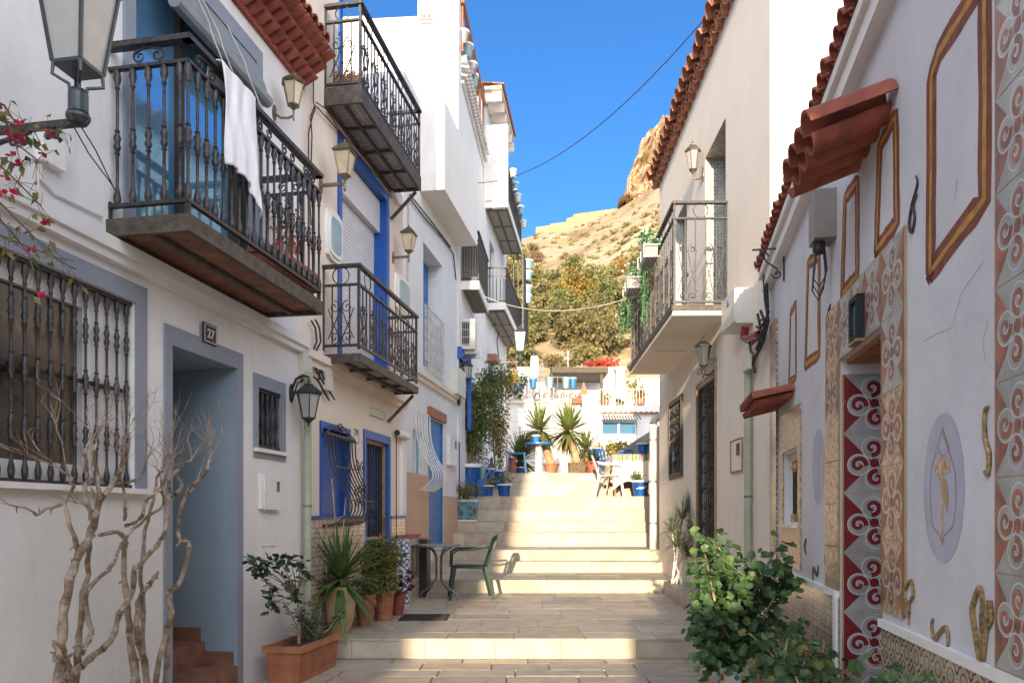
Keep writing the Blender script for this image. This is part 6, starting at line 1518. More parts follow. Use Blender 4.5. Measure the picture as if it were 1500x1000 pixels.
m = MB(); bush(m, (-1.33, 7.80, .55), (.13, .12, .12), 360, .045, .022, mis=[0, 1]); m.build('foliage', ['leaf_green', 'leaf_olive'], T, fix=False)
m = MB()
for k in range(7): a = R.uniform(-2.2, -1.1); z_ = .26+.03*k; rr = .115*(.75+.25*(z_-.18)/.28)+.003; m.lathe((-1.335+rr*math.cos(a), 7.80+rr*math.sin(a), z_), [(.002, 0), (.010, .008), (.002, .018)], 6)
m.build('painted_motif', 'maroon_paint', T)
T = potted('potted_plant', 'dark red rosette succulent in a round brown pot beside the tiled counter', 'potted plant', (-1.25, 8.22, .18), .095, .24, 'terra_red', taper=.6)
m = MB()
for k in range(13):
    c_ = (-1.17+R.uniform(-.11, .11), 8.0+R.uniform(-.09, .09), .44+R.uniform(0, .22)); m.tube([(-1.25, 8.22, .4), c_], .006, 4, 1)
    for j in range(26): a = R.uniform(0, 6.28); e = R.uniform(.0, 1.4); d_ = (math.cos(a)*math.cos(e), math.sin(a)*math.cos(e), math.sin(e)); m.leaf(c_, d_, .052, .020, bend=.0)
m.build('rosettes', ['leaf_red', 'bark_brown'], T, fix=False)
# long terracotta trough with rubber tree
T = thing('planter_trough', 'long ribbed terracotta trough with a small rubber tree at the corner of the first step', 'planter', L1, (5.75, .25, 0))
sa, sb, oa, ob, h = 5.76, 6.48, .12, .40, .27
m = MB(); m.add([(sa+.02, oa+.02, 0), (sb-.02, oa+.02, 0), (sb-.02, ob-.02, 0), (sa+.02, ob-.02, 0), (sa, oa, h), (sb, oa, h), (sb, ob, h), (sa, ob, h)], [(0, 1, 2, 3), (0, 1, 5, 4), (1, 2, 6, 5), (2, 3, 7, 6), (3, 0, 4, 7)])
for k in range(14): z_ = .05+k*.0125; e = .02*(1-z_/h); m.box(sa+e-.004, sb-e+.004, ob-e-.001, ob-e+.004, z_, z_+.006); m.box(sa+e-.004, sa+e+.001, oa+e, ob-e, z_, z_+.006)
m.box(sa-.018, sb+.018, ob-.004, ob+.018, h-.035, h+.012); m.box(sa-.018, sb+.018, oa-.018, oa+.004, h-.035, h+.012); m.box(sa-.018, sa+.004, oa+.004, ob-.004, h-.035, h+.012); m.box(sb-.004, sb+.018, oa+.004, ob-.004, h-.035, h+.012)
m.build('trough', 'terracotta', T); m = MB(); m.box(sa+.004, sb-.004, oa+.004, ob-.004, h-.05, h-.03); m.build('soil', 'soil', T)
base = L1.p(437, 940, .25); bs = (5.98, .25, h-.03)
def q1(px, py, o=.25): s_, z_ = L1.p(px, py, o); return (s_, o, z_)
m = MB(); tips = [q1(384, 838, .30), (q1(392, 825, .25)), q1(408, 820, .3), q1(425, 818, .22), q1(400, 862, .34), q1(398, 885, .36), q1(420, 850, .2), q1(440, 826, .3), q1(446, 845, .2), q1(372, 824, .3), q1(434, 870, .3)]
hub = q1(436, 872, .25); m.tube([q1(438, 942), q1(438, 905), hub], [.013, .011, .008], 7)
for t_ in tips: mid_ = tuple(lerp(hub[i], t_[i], .5)+(.02 if i == 2 else 0) for i in range(3)); m.tube([hub, mid_, t_], [.007, .005, .003], 5)
m.build('stem', 'bark', T)
m = MB()
for t_ in tips:
    for j in range(24):
        a = R.uniform(0, 6.28); e = R.uniform(-1.0, .9); d_ = Vector((math.cos(a)*math.cos(e), math.sin(a)*math.cos(e), math.sin(e)))
        p = Vector(t_)+Vector((R.uniform(-.045, .045), R.uniform(-.03, .03), R.uniform(-.05, .04)))
        l_ = R.uniform(.05, .075); x_ = d_.cross(Vector((R.uniform(-1, 1), R.uniform(-1, 1), 1))).normalized()*l_*.27
        m.add([p, p+d_*l_*.3+x_*.85, p+d_*l_*.65+x_*.9, p+d_*l_, p+d_*l_*.65-x_*.9, p+d_*l_*.3-x_*.85], [(0, 1, 2, 3, 4, 5)])
m.build('leaves', 'leaf_dark', T, fix=False)
m = MB()
for k in range(14):
    a = R.uniform(0, 6.28); c0 = (6.27+R.uniform(-.12, .12), .27+R.uniform(-.06, .06), h); c1 = (c0[0]+math.cos(a)*.18, c0[1]+math.sin(a)*.15, h+R.uniform(.05, .27))
    m.tube([c0, c1], .005, 4, 1)
    for j in range(46):
        t = R.random(); p = Vector(c0).lerp(Vector(c1), .3+.8*t); b_ = R.uniform(0, 6.28); d_ = (math.cos(b_), math.sin(b_), R.uniform(-.3, .9)); m.leaf(p, d_, .055, .008, bend=.1)
m.build('spiky_bush', ['leaf_dark', 'bark'], T, fix=False)
m = MB(); blades(m, (6.2, .25, h), 26, .36, .015, .2, 1.4, 0, .2); m.build('grass_leaves', 'leaf_green', T, fix=False)

# ------------------------------------------------------------------ geraniums and the slender plant, right
def geranium(label, c, rad, n, lr, potc, seed=0, mix=(0, 0, 0, 1)):
    T = thing('geranium', label, 'potted plant', W, c); m = MB(); r, h = potc; pot(m, c, r, h, 0, .1, 20, .8)
    for k in range(26): a = R.uniform(0, 6.28); z_ = c[2]+R.uniform(.04, h*.9); rr = r*(.8+.2*(z_-c[2])/h)+.002; m.lathe((c[0]+rr*math.cos(a), c[1]+rr*math.sin(a), z_), [(.002, -.02), (R.uniform(.012, .024), 0), (.002, .022)], 7, 1+k % 4)
    m.build('painted_pot', ['white_enamel', 'sign_red', 'blue_paint', 'yellow_paint', 'turquoise_paint'], T)
    tops = []
    m = MB()
    for k in range(20):
        a = R.uniform(0, 6.28); q = R.uniform(.3, 1); e = (c[0]+math.cos(a)*rad[0]*q, c[1]+math.sin(a)*rad[1]*q, c[2]+h+rad[2]*R.uniform(.2, 1.75)); s_ = (c[0]+R.uniform(-.05, .05), c[1]+R.uniform(-.05, .05), c[2]+h*.9)
        mid_ = (lerp(s_[0], e[0], .5)+R.uniform(-.05, .05), lerp(s_[1], e[1], .5), lerp(s_[2], e[2], .55)); m.tube([s_, mid_, e], [.011, .008, .005], 6); tops.append((s_, mid_, e))
    m.build('stem', 'bark', T)
    m = MB()
    for k in range(n):
        s_, md_, e = R.choice(tops); t = R.random()**.6; p = Vector(md_).lerp(Vector(e), t) if R.random() < .62 else Vector(s_).lerp(Vector(md_), t)
        a = R.uniform(0, 6.28); off = Vector((math.cos(a), math.sin(a), R.uniform(-1.1, .8)))*R.uniform(.03, .16); q = p+off
        m.tube([p, q], .0018, 3, 2, cap=False)
        m.roundleaf(q, (R.uniform(-.5, .3)+off.x*3, R.uniform(-1.1, .1)+off.y*3, R.uniform(.3, 1)), lr*R.uniform(.6, 1.2), R.choice(mix))
    m.build('leaves', ['leaf_geranium', 'leaf_olive', 'leaf_green', 'leaf_yellow', 'leaf_dry'], T, fix=False)
    return T
geranium('large leafy geranium in a painted pot standing before the tiled dado on the right', (1.54, 5.05, 0), (.42, .38, .45), 1700, .037, (.15, .30), mix=(0, 0, 0, 0, 2))
geranium('second geranium, its leaves just showing along the bottom edge on the right', (1.30, 3.0, 0), (.30, .3, .22), 380, .036, (.13, .24), mix=(0, 0, 2, 1))
geranium('third geranium, small and low in front of the painted wall on the right', (1.62, 4.2, 0), (.30, .28, .22), 480, .036, (.13, .22), mix=(0, 0, 2, 2, 1))
x, y, z = 2.17, 9.95, .362
T = thing('slender_palm', 'slender ponytail plant with thin arching leaves on the stone kerb', 'plant', W, (x, y, z)); m = MB(); heads = []
for k, (px, py) in enumerate(((1012, 748), (985, 778), (1016, 792), (1000, 760), (992, 800), (1008, 815))):
    X, Y, Z = at(px, py, 9.9+R.uniform(-.1, .1)); heads.append((X, Y, Z)); m.tube([(x+R.uniform(-.06, .1), y, z), (lerp(x, X, .4), y, lerp(z, Z, .5)), (X, Y, Z)], [.013, .009, .007], 6)
m.build('stem', 'pipe_white', T); m = MB()
for hd in heads: blades(m, hd, 110, .36, .014, -.1, 1.4, 0, .55, 6)
m.build('leaves', 'leaf_silver', T, fix=False)
# garlands on the right balcony
def garland(label, px, py, ln, n, o=.62, box=True):
    s_, z_ = R2.p(px, py, o); T = thing('hanging_planter', label, 'hanging planter', R2, (s_, o, z_))
    if box:
        m = MB(); 
        for k in range(5): m.tube([(s_-.22, o+.02+.035*k, z_+.0), (s_+.22, o+.02+.035*k, z_)], .005, 4)
        for zz in (0, .14): m.tube([(s_-.23, o, z_+zz), (s_-.23, o+.19, z_+zz), (s_+.23, o+.19, z_+zz), (s_+.23, o, z_+zz)], .006, 4)
        for a in (-.23, 0, .23): m.tube([(s_+a, o+.19, z_), (s_+a, o+.19, z_+.14)], .006, 4)
        m.build('wire_basket', 'white_enamel', T); m = MB(); m.box(s_-.19, s_+.19, o+.02, o+.17, z_+.01, z_+.15); m.build('trough', 'concrete', T)
    m = MB(); c_ = (s_, o+.09, z_+(.25 if box else 0)); bush(m, c_, (.26, .13, .15), n, .05, .03, mis=[0, 0, 1, 2])
    m.build('foliage', ['leaf_plastic', 'leaf_geranium', 'flower_white'], T, fix=False)
    m = MB()
    for k in range(5):
        a = s_+.12+.05*k-.35*(not box); b_ = o+.10+R.uniform(-.03, .03); L_ = ln*R.uniform(.6, 1)
        m.tube([(a, b_, z_+.2), (a+.02, b_+.02, z_+.2-L_)], .003, 3, 0)
        for j in range(int(60*L_)): t = R.random(); m.leaf((a+R.uniform(-.03, .03), b_+R.uniform(-.03, .03), z_+.2-L_*t), (R.uniform(-1, 1), R.uniform(-1, 1), -.6), .04, .022, mi=R.choice([0, 0, 1]))
    m.build('trailing_stems', ['leaf_plastic', 'leaf_geranium'], T, fix=False)
garland('upper wire basket of green and white artificial flowers on the right balcony rail', 962, 385, .85, 320)
garland('lower wire basket of artificial greenery towards the far end of the right balcony', 936, 428, .95, 260)
garland('loose green garland tied to the far end of the right balcony', 921, 462, .7, 120, box=False)

# ------------------------------------------------------------------ bare tree and bougainvillea, left
def zpt(zx, zy): return zx/3.0, 667+zy/3.0
T = thing('bare_tree', 'gnarled leafless tree trunks twisting up in front of house 27', 'tree', L1, (L1.s(200), .35, 0))
TR = [([(245, 1050), (265, 900), (270, 800), (290, 650), (320, 500), (345, 440), (400, 330), (420, 270), (440, 200), (480, 150), (530, 60)], 15, .35),
 ([(325, 1050), (340, 880), (350, 800), (360, 650), (385, 520), (390, 400), (415, 320), (425, 260)], 11, .30),
 ([(250, 1040), (300, 960), (360, 930), (420, 870), (490, 810), (520, 700), (570, 625), (590, 500), (612, 480), (690, 390), (725, 330), (740, 200), (745, 100), (790, 60), (840, 20)], 11, .45),
 ([(610, 1060), (575, 850), (568, 740), (560, 640), (545, 500), (550, 380), (520, 340), (430, 350)], 12, .30),
 ([(650, 1060), (632, 900), (600, 780), (605, 680), (622, 600), (650, 580), (672, 545), (692, 515)], 12, .25),
 ([(560, 1060), (600, 960), (590, 870), (560, 790)], 11, .35),
 ([(680, 1060), (700, 900), (735, 760), (755, 690), (738, 595), (778, 575), (820, 460), (832, 385), (785, 360), (795, 250), (820, 170), (850, 130), (900, 80), (925, 10)], 10, .35),
 ([(720, 1060), (735, 850), (745, 740), (750, 640)], 9, .30),
 ([(362, 870), (400, 770), (378, 650), (400, 575), (500, 465), (560, 345), (640, 280), (720, 210), (712, 150)], 8, .40),
 ([(345, 440), (325, 350), (285, 215), (330, 130), (300, 90)], 8, .35),
 ([(405, 285), (370, 160), (385, 80), (375, 0), (390, -60)], 8, .3),
 ([(275, 212), (200, 235), (160, 262), (140, 240), (40, 215)], 5, .35),
 ([(550, 310), (600, 290), (625, 250), (640, 200), (690, 160), (720, 110)], 7, .4), ([(550, 280), (550, 200), (540, 130), (520, 60)], 6, .3),
 ([(630, 880), (625, 600), (622, 480), (640, 330), (675, 200), (690, 100), (720, 60)], 8, .25),
 ([(440, 190), (430, 90), (415, 0), (425, -60)], 7, .35), ([(440, 190), (500, 130), (540, 120), (610, 100), (640, 40)], 6, .3),
 ([(260, 880), (235, 810)], 8, .4), ([(245, 900), (228, 860)], 8, .3), ([(300, 1060), (310, 940), (280, 880)], 14, .3), ([(760, 180), (800, 130), (760, 60)], 8, .35),
 ([(830, 170), (860, 120), (880, 60)], 5, .3)]
m = MB(); ends = []
def jit(p, k): return tuple(c+R.uniform(-k, k) for c in p)
def trace(pts, wpx, o):
    out = []
    P_ = [zpt(*p) for p in pts]
    for i in range(len(P_)-1):
        for k in range(3):
            t = k/3; p0, p1, p2, p3 = P_[max(i-1, 0)], P_[i], P_[i+1], P_[min(i+2, len(P_)-1)]
            f = lambda j: .5*((2*p1[j])+(-p0[j]+p2[j])*t+(2*p0[j]-5*p1[j]+4*p2[j]-p3[j])*t*t+(-p0[j]+3*p1[j]-3*p2[j]+p3[j])*t**3)
            out.append((f(0), f(1)))
    out.append(P_[-1]); res = []
    for i, (x, y) in enumerate(out):
        oo = o+.05*math.sin(i*.9+x*.1); s_, z_ = L1.p(x, y, oo); res.append(jit((s_, oo, z_), .005))
    return res
for pts, wpx, o_ in TR:
    q = trace(pts, wpx, o_); n_ = len(q); d_ = 4.0
    r0 = wpx/3*d_/1100*1.3
    m.tube(q, [r0*(1-.5*i/(n_-1))*(1+.13*math.sin(i*2.7+wpx)) for i in range(n_)], 8); ends.append((q[-1], q[-3] if len(q) > 3 else q[0], r0*.45)); 
    for k in range(2, n_-1, 3):
        if R.random() < .5: a = R.uniform(0, 6.28); m.tube([q[k], (q[k][0]+math.cos(a)*.035, q[k][1]+.02*math.sin(a), q[k][2]+math.sin(a)*.035)], [r0*.55, r0*.2], 5)
m.build('trunk', 'bark', T, smooth=True)
m = MB()
def twig(p, d, l, r, depth):
    p = Vector(p); pts = [p]; dd_ = Vector(d).normalized()
    for k in range(3): dd_ = (dd_+Vector((R.uniform(-.35, .35), R.uniform(-.3, .3), R.uniform(-.15, .35)))).normalized(); pts.append(pts[-1]+dd_*l/3)
    for q in pts: q.y = max(q.y, .06)
    m.tube(pts, [r, r*.75, r*.5, r*.3], 4)
    if depth > 0:
        for k in range(R.choice([2, 3])): twig(pts[R.choice([1, 2, 3])], dd_+Vector((R.uniform(-1, 1), R.uniform(-.6, .6), R.uniform(-.4, .9))), l*.62, r*.6, depth-1)
for i, (e, pv, r) in enumerate(ends):
    if i in (3, 4, 5, 7, 17, 18, 19): continue
    d_ = Vector(e)-Vector(pv)
    for k in range(3): twig(e, d_.normalized()+Vector((R.uniform(-.5, .5), R.uniform(-.3, .3), R.uniform(0, .5))), R.uniform(.16, .30), min(.005, r*.6), 2)
m.build('twigs', 'bark', T)
T = thing('bougainvillea', 'thin bougainvillea sprays with pink flowers hanging in at the left edge', 'bougainvillea', L1, (L1.s(-40), .5, 1.5)); m = MB(); fl = MB()
for pts in ([(-60, 120), (0, 165), (30, 185), (60, 195), (85, 190), (88, 196)], [(-60, 150), (10, 180), (28, 215), (48, 230), (60, 240)], [(-60, 215), (-5, 235), (20, 265), (45, 290), (66, 305)], [(-60, 260), (0, 300), (40, 345), (80, 370), (105, 385)], [(-60, 300), (0, 325), (30, 352), (48, 380), (45, 410)], [(-60, 130), (0, 150), (20, 170), (22, 200)], [(-50, 320), (10, 345), (70, 372), (110, 395)], [(-60, 235), (0, 225), (30, 245), (25, 270)]):
    q = [(*(lambda a: (a[0], .55, a[1]))(L1.p(x, y, .55)),) for x, y in pts]; q = [jit(p, .015) for p in q]
    m.tube(q, [.004, .004, .003, .003, .002, .0015][:len(q)], 5)
    for a, b in zip(q, q[1:]):
        for k in range(7):
            p = Vector(a).lerp(Vector(b), R.random()); t_ = p+Vector((R.uniform(-.07, .07), R.uniform(-.05, .05), R.uniform(-.08, .06))); m.tube([p, t_], .0012, 3)
            if R.random() < .5: fl.leaf(t_, (R.uniform(-1, 1), R.uniform(-1, 1), R.uniform(-1, .5)), R.uniform(.025, .045), .026, mi=R.choice([0, 0, 1]))
            elif R.random() < .30:
                for j in range(5): fl.leaf(t_, (R.uniform(-1, 1), R.uniform(-1, 1), R.uniform(-.6, 1)), .026, .022, mi=2, bend=0)
m.build('stem', 'bark_brown', T); fl.build('foliage', ['leaf_olive', 'leaf_geranium', 'flower_pink'], T, fix=False)
# ------------------------------------------------------------------ behind the terrace
def bx(label, name, cat, px0, px1, py0, py1, d, dep, mtl, zb=None):
    x0, _, z1 = at(px0, py0, d); x1, _, z0 = at(px1, py1, d); m = MB(); m.box(x0, x1, d, d+dep, zb if zb is not None else z0, z1); return m, (x0, x1, zb if zb is not None else z0, z1)
T = thing('terrace_wall', 'white rendered wall capped with wavy clay tiles behind the yuccas', 'wall', W, (1.0, 22, zt))
x0, _, z1 = at(736, 584, 22); x1 = at(856, 0, 22)[0]
m = MB(); m.box(x0, x1, 22, 22.3, zt, z1); m.build('wall', 'bright_white', T)
m = MB(); m.box(x0, x1, 21.9, 21.998, z1-.13, z1-.06); m.build('moulding', 'cream_paint', T)
m = MB(); s_ = x0; 
while s_ < x1: barrel(m, (s_, 21.82, z1+.02), (s_, 22.4, z1+.16), .10, .10, (0, 0, 1), 6); barrel(m, (s_+.13, 21.86, z1+.06), (s_+.13, 22.4, z1+.18), .07, .07, (0, 0, 1), 5, sgn=-1); s_ += .26
m.build('tile_coping', 'roof_pink', T)
zr = z1+.15; m = MB(); T = thing('roof_railing', 'black railing above the tiled white wall', 'railing', W, (1, 22.3, zr)); m.bar((x0, 22.35, zr+.55), (x1-.4, 22.35, zr+.55), .03, .03)
for k in range(12): xx = lerp(x0, x1-.4, k/11); m.bar((xx, 22.35, zr-.1), (xx, 22.35, zr+.55), .025, .025)
m.build('bars', 'iron', T)
for k, (px, mt_, lb) in enumerate(((757, 'blue_sky_pot', 'leftmost bright blue pot on the railing above the white wall'), (781, 'blue_sky_pot', 'second pot from the left on the railing, mid blue'), (805, 'pale_blue_pot', 'middle pale turquoise pot on the railing above the white wall'), (829, 'pale_blue_pot', 'fourth pot on the railing, pale turquoise'), (839, 'blue_sky_pot', 'rightmost pot on the railing, close against its pale neighbour'))):
    X, Y, Z = at(px, 569, 22.25); plain_pot('railing_pot', lb, (X, Y, Z), .115, .32, [mt_, 'pale_blue_pot'], W, 'blue pots on the railing above the white wall')
m = MB(); X0, X1 = at(740, 0, 24)[0], at(768, 0, 24)[0]; bush(m, ((X0+X1)/2, 24, 5.5), (.5, .3, .5), 500, .12, .08, mis=[0, 1]); T = thing('shrub', 'dark shrub behind the left end of the railing', 'shrub', W, ((X0+X1)/2, 24, 4.9)); m.build('foliage', ['leaf_green', 'leaf_olive'], T, fix=False)
# houses behind
def house(label, px0, px1, pyt, d, dep, mtl, zb, holes=(), extra=None, roof=None):
    x0, x1 = at(px0, 0, d)[0], at(px1, 0, d)[0]; zt_ = at(0, pyt, d)[2]; F = Loc(x0, d, 0, 0)
    T = thing('house', label, 'house', F, (0, 0, zb)); Wd = x1-x0; m = MB()
    hs = [(at(a, 0, d)[0]-x0, at(b, 0, d)[0]-x0, at(0, c2, d)[2], at(0, c1, d)[2], .15) for a, b, c1, c2 in holes]
    wall(m, 0, Wd, zb, zt_, hs)
    m.quad((0, 0, zb), (0, dep, zb), (0, dep, zt_), (0, 0, zt_)); m.quad((Wd, 0, zb), (Wd, dep, zb), (Wd, dep, zt_), (Wd, 0, zt_)); m.quad((0, 0, zt_), (Wd, 0, zt_), (Wd, dep, zt_), (0, dep, zt_)); m.quad((0, dep, zb), (Wd, dep, zb), (Wd, dep, zt_), (0, dep, zt_))
    # wall() recesses to negative o; here the depth runs to +o, so mirror the reveal
    m.v = [(v[0], -v[1] if v[1] < 0 else v[1], v[2]) for v in m.v]
    m.build('wall', mtl, T)
    for i, h in enumerate(hs):
        m = MB(); m.frame(h[0], h[1], h[2], h[3], .05, .06, .10); m.box((h[0]+h[1])/2-.03, (h[0]+h[1])/2+.03, .06, .10, h[2]+.05, h[3]-.05); wn_ = m.build('window', 'white_enamel', T)
        m = MB(); m.box(h[0]+.03, h[1]-.03, .10, .12, h[2]+.03, h[3]-.03); m.build('pane', 'glass_sky_tint', wn_)
    return T, F, Wd, zt_
T, F, Wd, z_ = house('white house behind the terrace with a wide window under a striped awning', 879, 990, 594, 25, 5, 'bright_white', zt, [(881, 933, 616, 637)])
m = MB(); s_ = 0
while s_ < Wd: barrel(m, (s_, -.15, z_-.30), (s_, .2, z_-.22), .08, .08, (0, 0, 1), 5); s_ += .17
m.build('tile_strip', 'roof_clay', T)
m = MB(); a0, a1 = at(880, 0, 25)[0]-F.O[0], at(936, 0, 25)[0]-F.O[0]; n = 28
for i in range(n): m.quad((lerp(a0, a1, i/n), -.02, at(0, 608, 25)[2]), (lerp(a0, a1, (i+1)/n), -.02, at(0, 608, 25)[2]), (lerp(a0, a1, (i+1)/n), -.5, at(0, 614, 24.5)[2]), (lerp(a0, a1, i/n), -.5, at(0, 614, 24.5)[2]), i % 2)
m.build('striped_awning', ['white_enamel', 'lamp_grey'], T, fix=False)
m = MB(); m.bar((.0, .0, z_+.55), (Wd, .0, z_+.55), .03, .03)
for k in range(26): m.bar((Wd*k/25, 0, z_), (Wd*k/25, 0, z_+.55), .015, .015)
m.build('roof_railing', 'cable_white', T)
for (px, lb, rr, hh, leafs) in ((888, 'low green bush in a box on the white roof terrace', (.3, .2, .2), .15, ['leaf_olive', 'leaf_yellow']), (938, 'orange pot with a small yellow shrub on the white roof terrace', (.28, .2, .25), .28, ['leaf_yellow', 'leaf_olive']), (908, 'tiny dark green plant on the white roof terrace', (.12, .1, .1), .1, ['leaf_green'])):
    X = at(px, 0, 25.3)[0]; Tp = potted('potted_plant', lb, 'potted plant', (X, 25.3, z_), .18 if hh > .2 else .14, hh, 'terracotta'); m = MB(); bush(m, (X, 25.3, z_+hh+rr[2]*.7), rr, 260, .08, .05, mis=list(range(len(leafs)))); m.build('foliage', leafs, Tp, fix=False)
X = at(930, 0, 26)[0]; m = MB(); bush(m, (X, 26.2, z_+.75), (.33, .3, .55), 500, .09, .05, mis=[0, 0, 1]); T = thing('shrub', 'tall yellow-green shrub on the white roof terrace against the cream wall', 'shrub', W, (X, 26.2, z_)); m.build('foliage', ['leaf_yellow', 'leaf_olive'], T, fix=False); m = MB(); stems(m, (X, 26.2, z_), (.2, .2, .5), 6, .015); m.build('stem', 'bark', T)
house('cream house wall rising behind the white roof terrace', 884, 1010, 553, 31, 6, 'far_plaster', zt)
T, F, Wd, z_ = house('white terrace house with a dark wooden pergola roof', 745, 884, 560, 29, 3, 'bright_white', zt, [])
m = MB(); x0_, x1_ = at(806, 0, 28)[0], at(886, 0, 28)[0]; zp = at(0, 549, 28)[2]
m.box(x0_, x1_, 27.0, 30, zp-.10, zp+.10); m.solo('pergola', 'far_wood', 'flat dark pergola roof above the blue pots', 'pergola')
for px in (808, 881): m = MB(); X = at(px, 0, 27.2)[0]; m.box(X-.05, X+.05, 27.1, 27.2, at(0, 600, 27.2)[2], zp-.101); m.solo('pergola_post', 'far_wood', ('left' if px < 850 else 'right')+' slim post under the dark pergola', 'post')
m = MB(); X0, X1 = at(903, 0, 27)[0], at(915, 0, 27)[0]; Z0, Z1 = at(0, 600, 27)[2], at(0, 542, 27)[2]; m.box(X0, X1, 27, 27.4, Z0-.5, Z1); m.box(X0-.05, X1+.05, 26.95, 27.45, Z1+.001, Z1+.1); m.solo('chimney', 'bright_white', 'white square chimney standing on the roof terrace right of the pergola', 'chimney')
m = MB(); m.box(at(839, 0, 36)[0], at(906, 0, 36)[0], 36, 36.4, 4, at(0, 537, 36)[2]); m.solo('brown_wall', 'tan_paint', 'reddish brown wall below the red bougainvillea', 'wall')
T = thing('bougainvillea', 'mass of bright red bougainvillea spilling over the brown wall', 'bougainvillea', W, (at(880, 0, 37)[0], 37, 7)); m = MB(); X, Y, Z = at(882, 535, 37); bush(m, (X, Y, Z), (1.1, .5, .30), 900, .14, .1, mis=[0, 0, 0, 1]); m.build('flowers', ['flower_red', 'leaf_olive'], T, fix=False)
m = MB(); X = at(783, 0, 40)[0]; m.lathe((X, 40, 6), [(.3, 0), (.25, 2.5), (.2, at(0, 522, 40)[2]-6)], 8); m.box(X-.9, X-.3, 40, 40.5, 5, at(0, 537, 40)[2]); m.solo('far_chimney', 'bright_white', 'distant white flue and block at the foot of the hill', 'chimney')
for i, (px, y0, y1) in enumerate(((832, 513, 545), (852, 533, 552), (795, 530, 548), (787, 535, 552))):
    m = MB(); X, Y, Z = at(px, y1, 34); Z2 = at(0, y0, 34)[2]; m.tube([(X, Y, Z-1), (X, Y, Z2)], .018, 5)
    for k in range(4): m.tube([(X-.25+.02*k, Y, Z2-.1-.1*k), (X+.25-.02*k, Y, Z2-.1-.1*k)], .007, 4)
    m.solo('antenna', 'cable_white', ['tallest thin television aerial on the far roofs', 'short aerial in front of the brown wall', 'short aerial right of the distant white flue', 'leftmost short aerial on the far roofs'][i], 'antenna')
m = MB(); X0, X1 = at(815, 0, 33)[0], at(841, 0, 33)[0]; m.add([(X0, 33, at(0, 552, 33)[2]), (X1-1, 33, at(0, 552, 33)[2]), (X1-1, 34.2, at(0, 537, 34)[2]), (X0, 34.2, at(0, 537, 34)[2])], [(0, 1, 2, 3)]); m.add([(X0, 33.06, at(0, 553, 33)[2]), (X1-1, 33.06, at(0, 553, 33)[2]), (X1-1, 34.26, at(0, 538, 34)[2]), (X0, 34.26, at(0, 538, 34)[2])], [(0, 1, 2, 3)]); m.solo('solar_panel', 'glass_dark', 'dark solar panel on a roof in front of the hill', 'solar panel')
# stair flank with slats and white post
T = thing('slatted_screen', 'tall weathered slatted screen leaning beside the white post', 'screen', W, (2.3, 21.4, zt)); m = MB()
for k in range(12):
    t = k/12; a = at(lerp(853, 874, t), 578, 21.5); b = at(lerp(857, 882, t), 672, 21.2); m.bar((a[0], a[1], a[2]), (b[0], b[1], b[2]), .040, .03)
m.build('slats', 'pipe_white', T); m = MB(); m.bar(at(849, 588, 21.55), at(879, 588, 21.55), .05, .05); m.bar(at(852, 652, 21.4), at(885, 652, 21.4), .05, .05); m.build('rail', 'bark_brown', T)
m = MB(); m.bar(at(872, 574, 21.1), at(886, 690, 20.9), .17, .12); m.solo('leaning_post', 'bright_white', 'white post leaning in front of the slatted screen', 'post')
T = thing('roof_ornament', 'small pointed wooden ornament in a window box above the slatted screen', 'ornament', W, (2.2, 22.3, 4.6)); X, Y, Z = at(855, 582, 21.9)
m = MB(); m.lathe((X, Y, Z), [(.22, 0), (.22, .05), (.17, .08), (.01, .45)], 4, rot=PI/4); m.build('pointed_roof', 'terracotta', T); m = MB(); m.box(X-.35, X+.3, Y-.1, Y+.1, Z-.18, Z-.01); m.build('box', 'terra_red', T)
m = MB(); m.box(at(845, 0, 22.1)[0], at(879, 0, 22.1)[0], 22.1, 22.5, zt, at(0, 590, 22.1)[2]); m.solo('stair_wall', 'bright_white', 'short white wall between the tiled wall and the white house', 'wall')

# ------------------------------------------------------------------ hillside, fort and trees
RIDGE = [(-900, 330), (0, 300), (500, 340), (700, 352), (765, 350), (785, 345), (850, 332), (905, 306), (925, 290), (960, 268), (1000, 250), (1100, 230), (1500, 210), (2600, 260)]
def ridge_y(px):
    for (a, ya), (b, yb) in zip(RIDGE, RIDGE[1:]):
        if a <= px <= b: return lerp(ya, yb, (px-a)/(b-a))
    return RIDGE[-1][1]
from mathutils import noise
D0, D1 = 58.0, 262.0
def hill_z(X, Y):
    d = Y; px = CX+FP*X/d; zr_ = CH+(HY-ridge_y(min(max(px, -900), 2600)))/FP*D1
    t = (d-D0)/(D1-D0)
    if t <= 0: return 4.5+t*30
    base = 8.0; k = min(t, 1.0); z = lerp(base, zr_, k**.92)
    nz = noise.noise(Vector((X*.03, Y*.03, 3)))*5+noise.noise(Vector((X*.1, Y*.1, 7)))*1.8
    z += nz*min(1, t*3)*(1-k)**.4*(1 if k < 1 else 0)
    if d > D1: z = zr_-(d-D1)*.25
    return z
xs = [-.55+1.15*i/150 for i in range(151)]; ys = [D0-14, D0-4]+[D0+(D1-D0)*(j/80)**1.15 for j in range(81)]+[D1+40, D1+140]
m = MB(); vs = []
for y_ in ys:
    for a in xs: vs.append((a*y_, y_, hill_z(a*y_, y_)))
nx = len(xs); m.add(vs, [(j*nx+i, j*nx+i+1, (j+1)*nx+i+1, (j+1)*nx+i) for j in range(len(ys)-1) for i in range(nx-1)]); structure(m, 'hill', 'hillside', smooth=True)
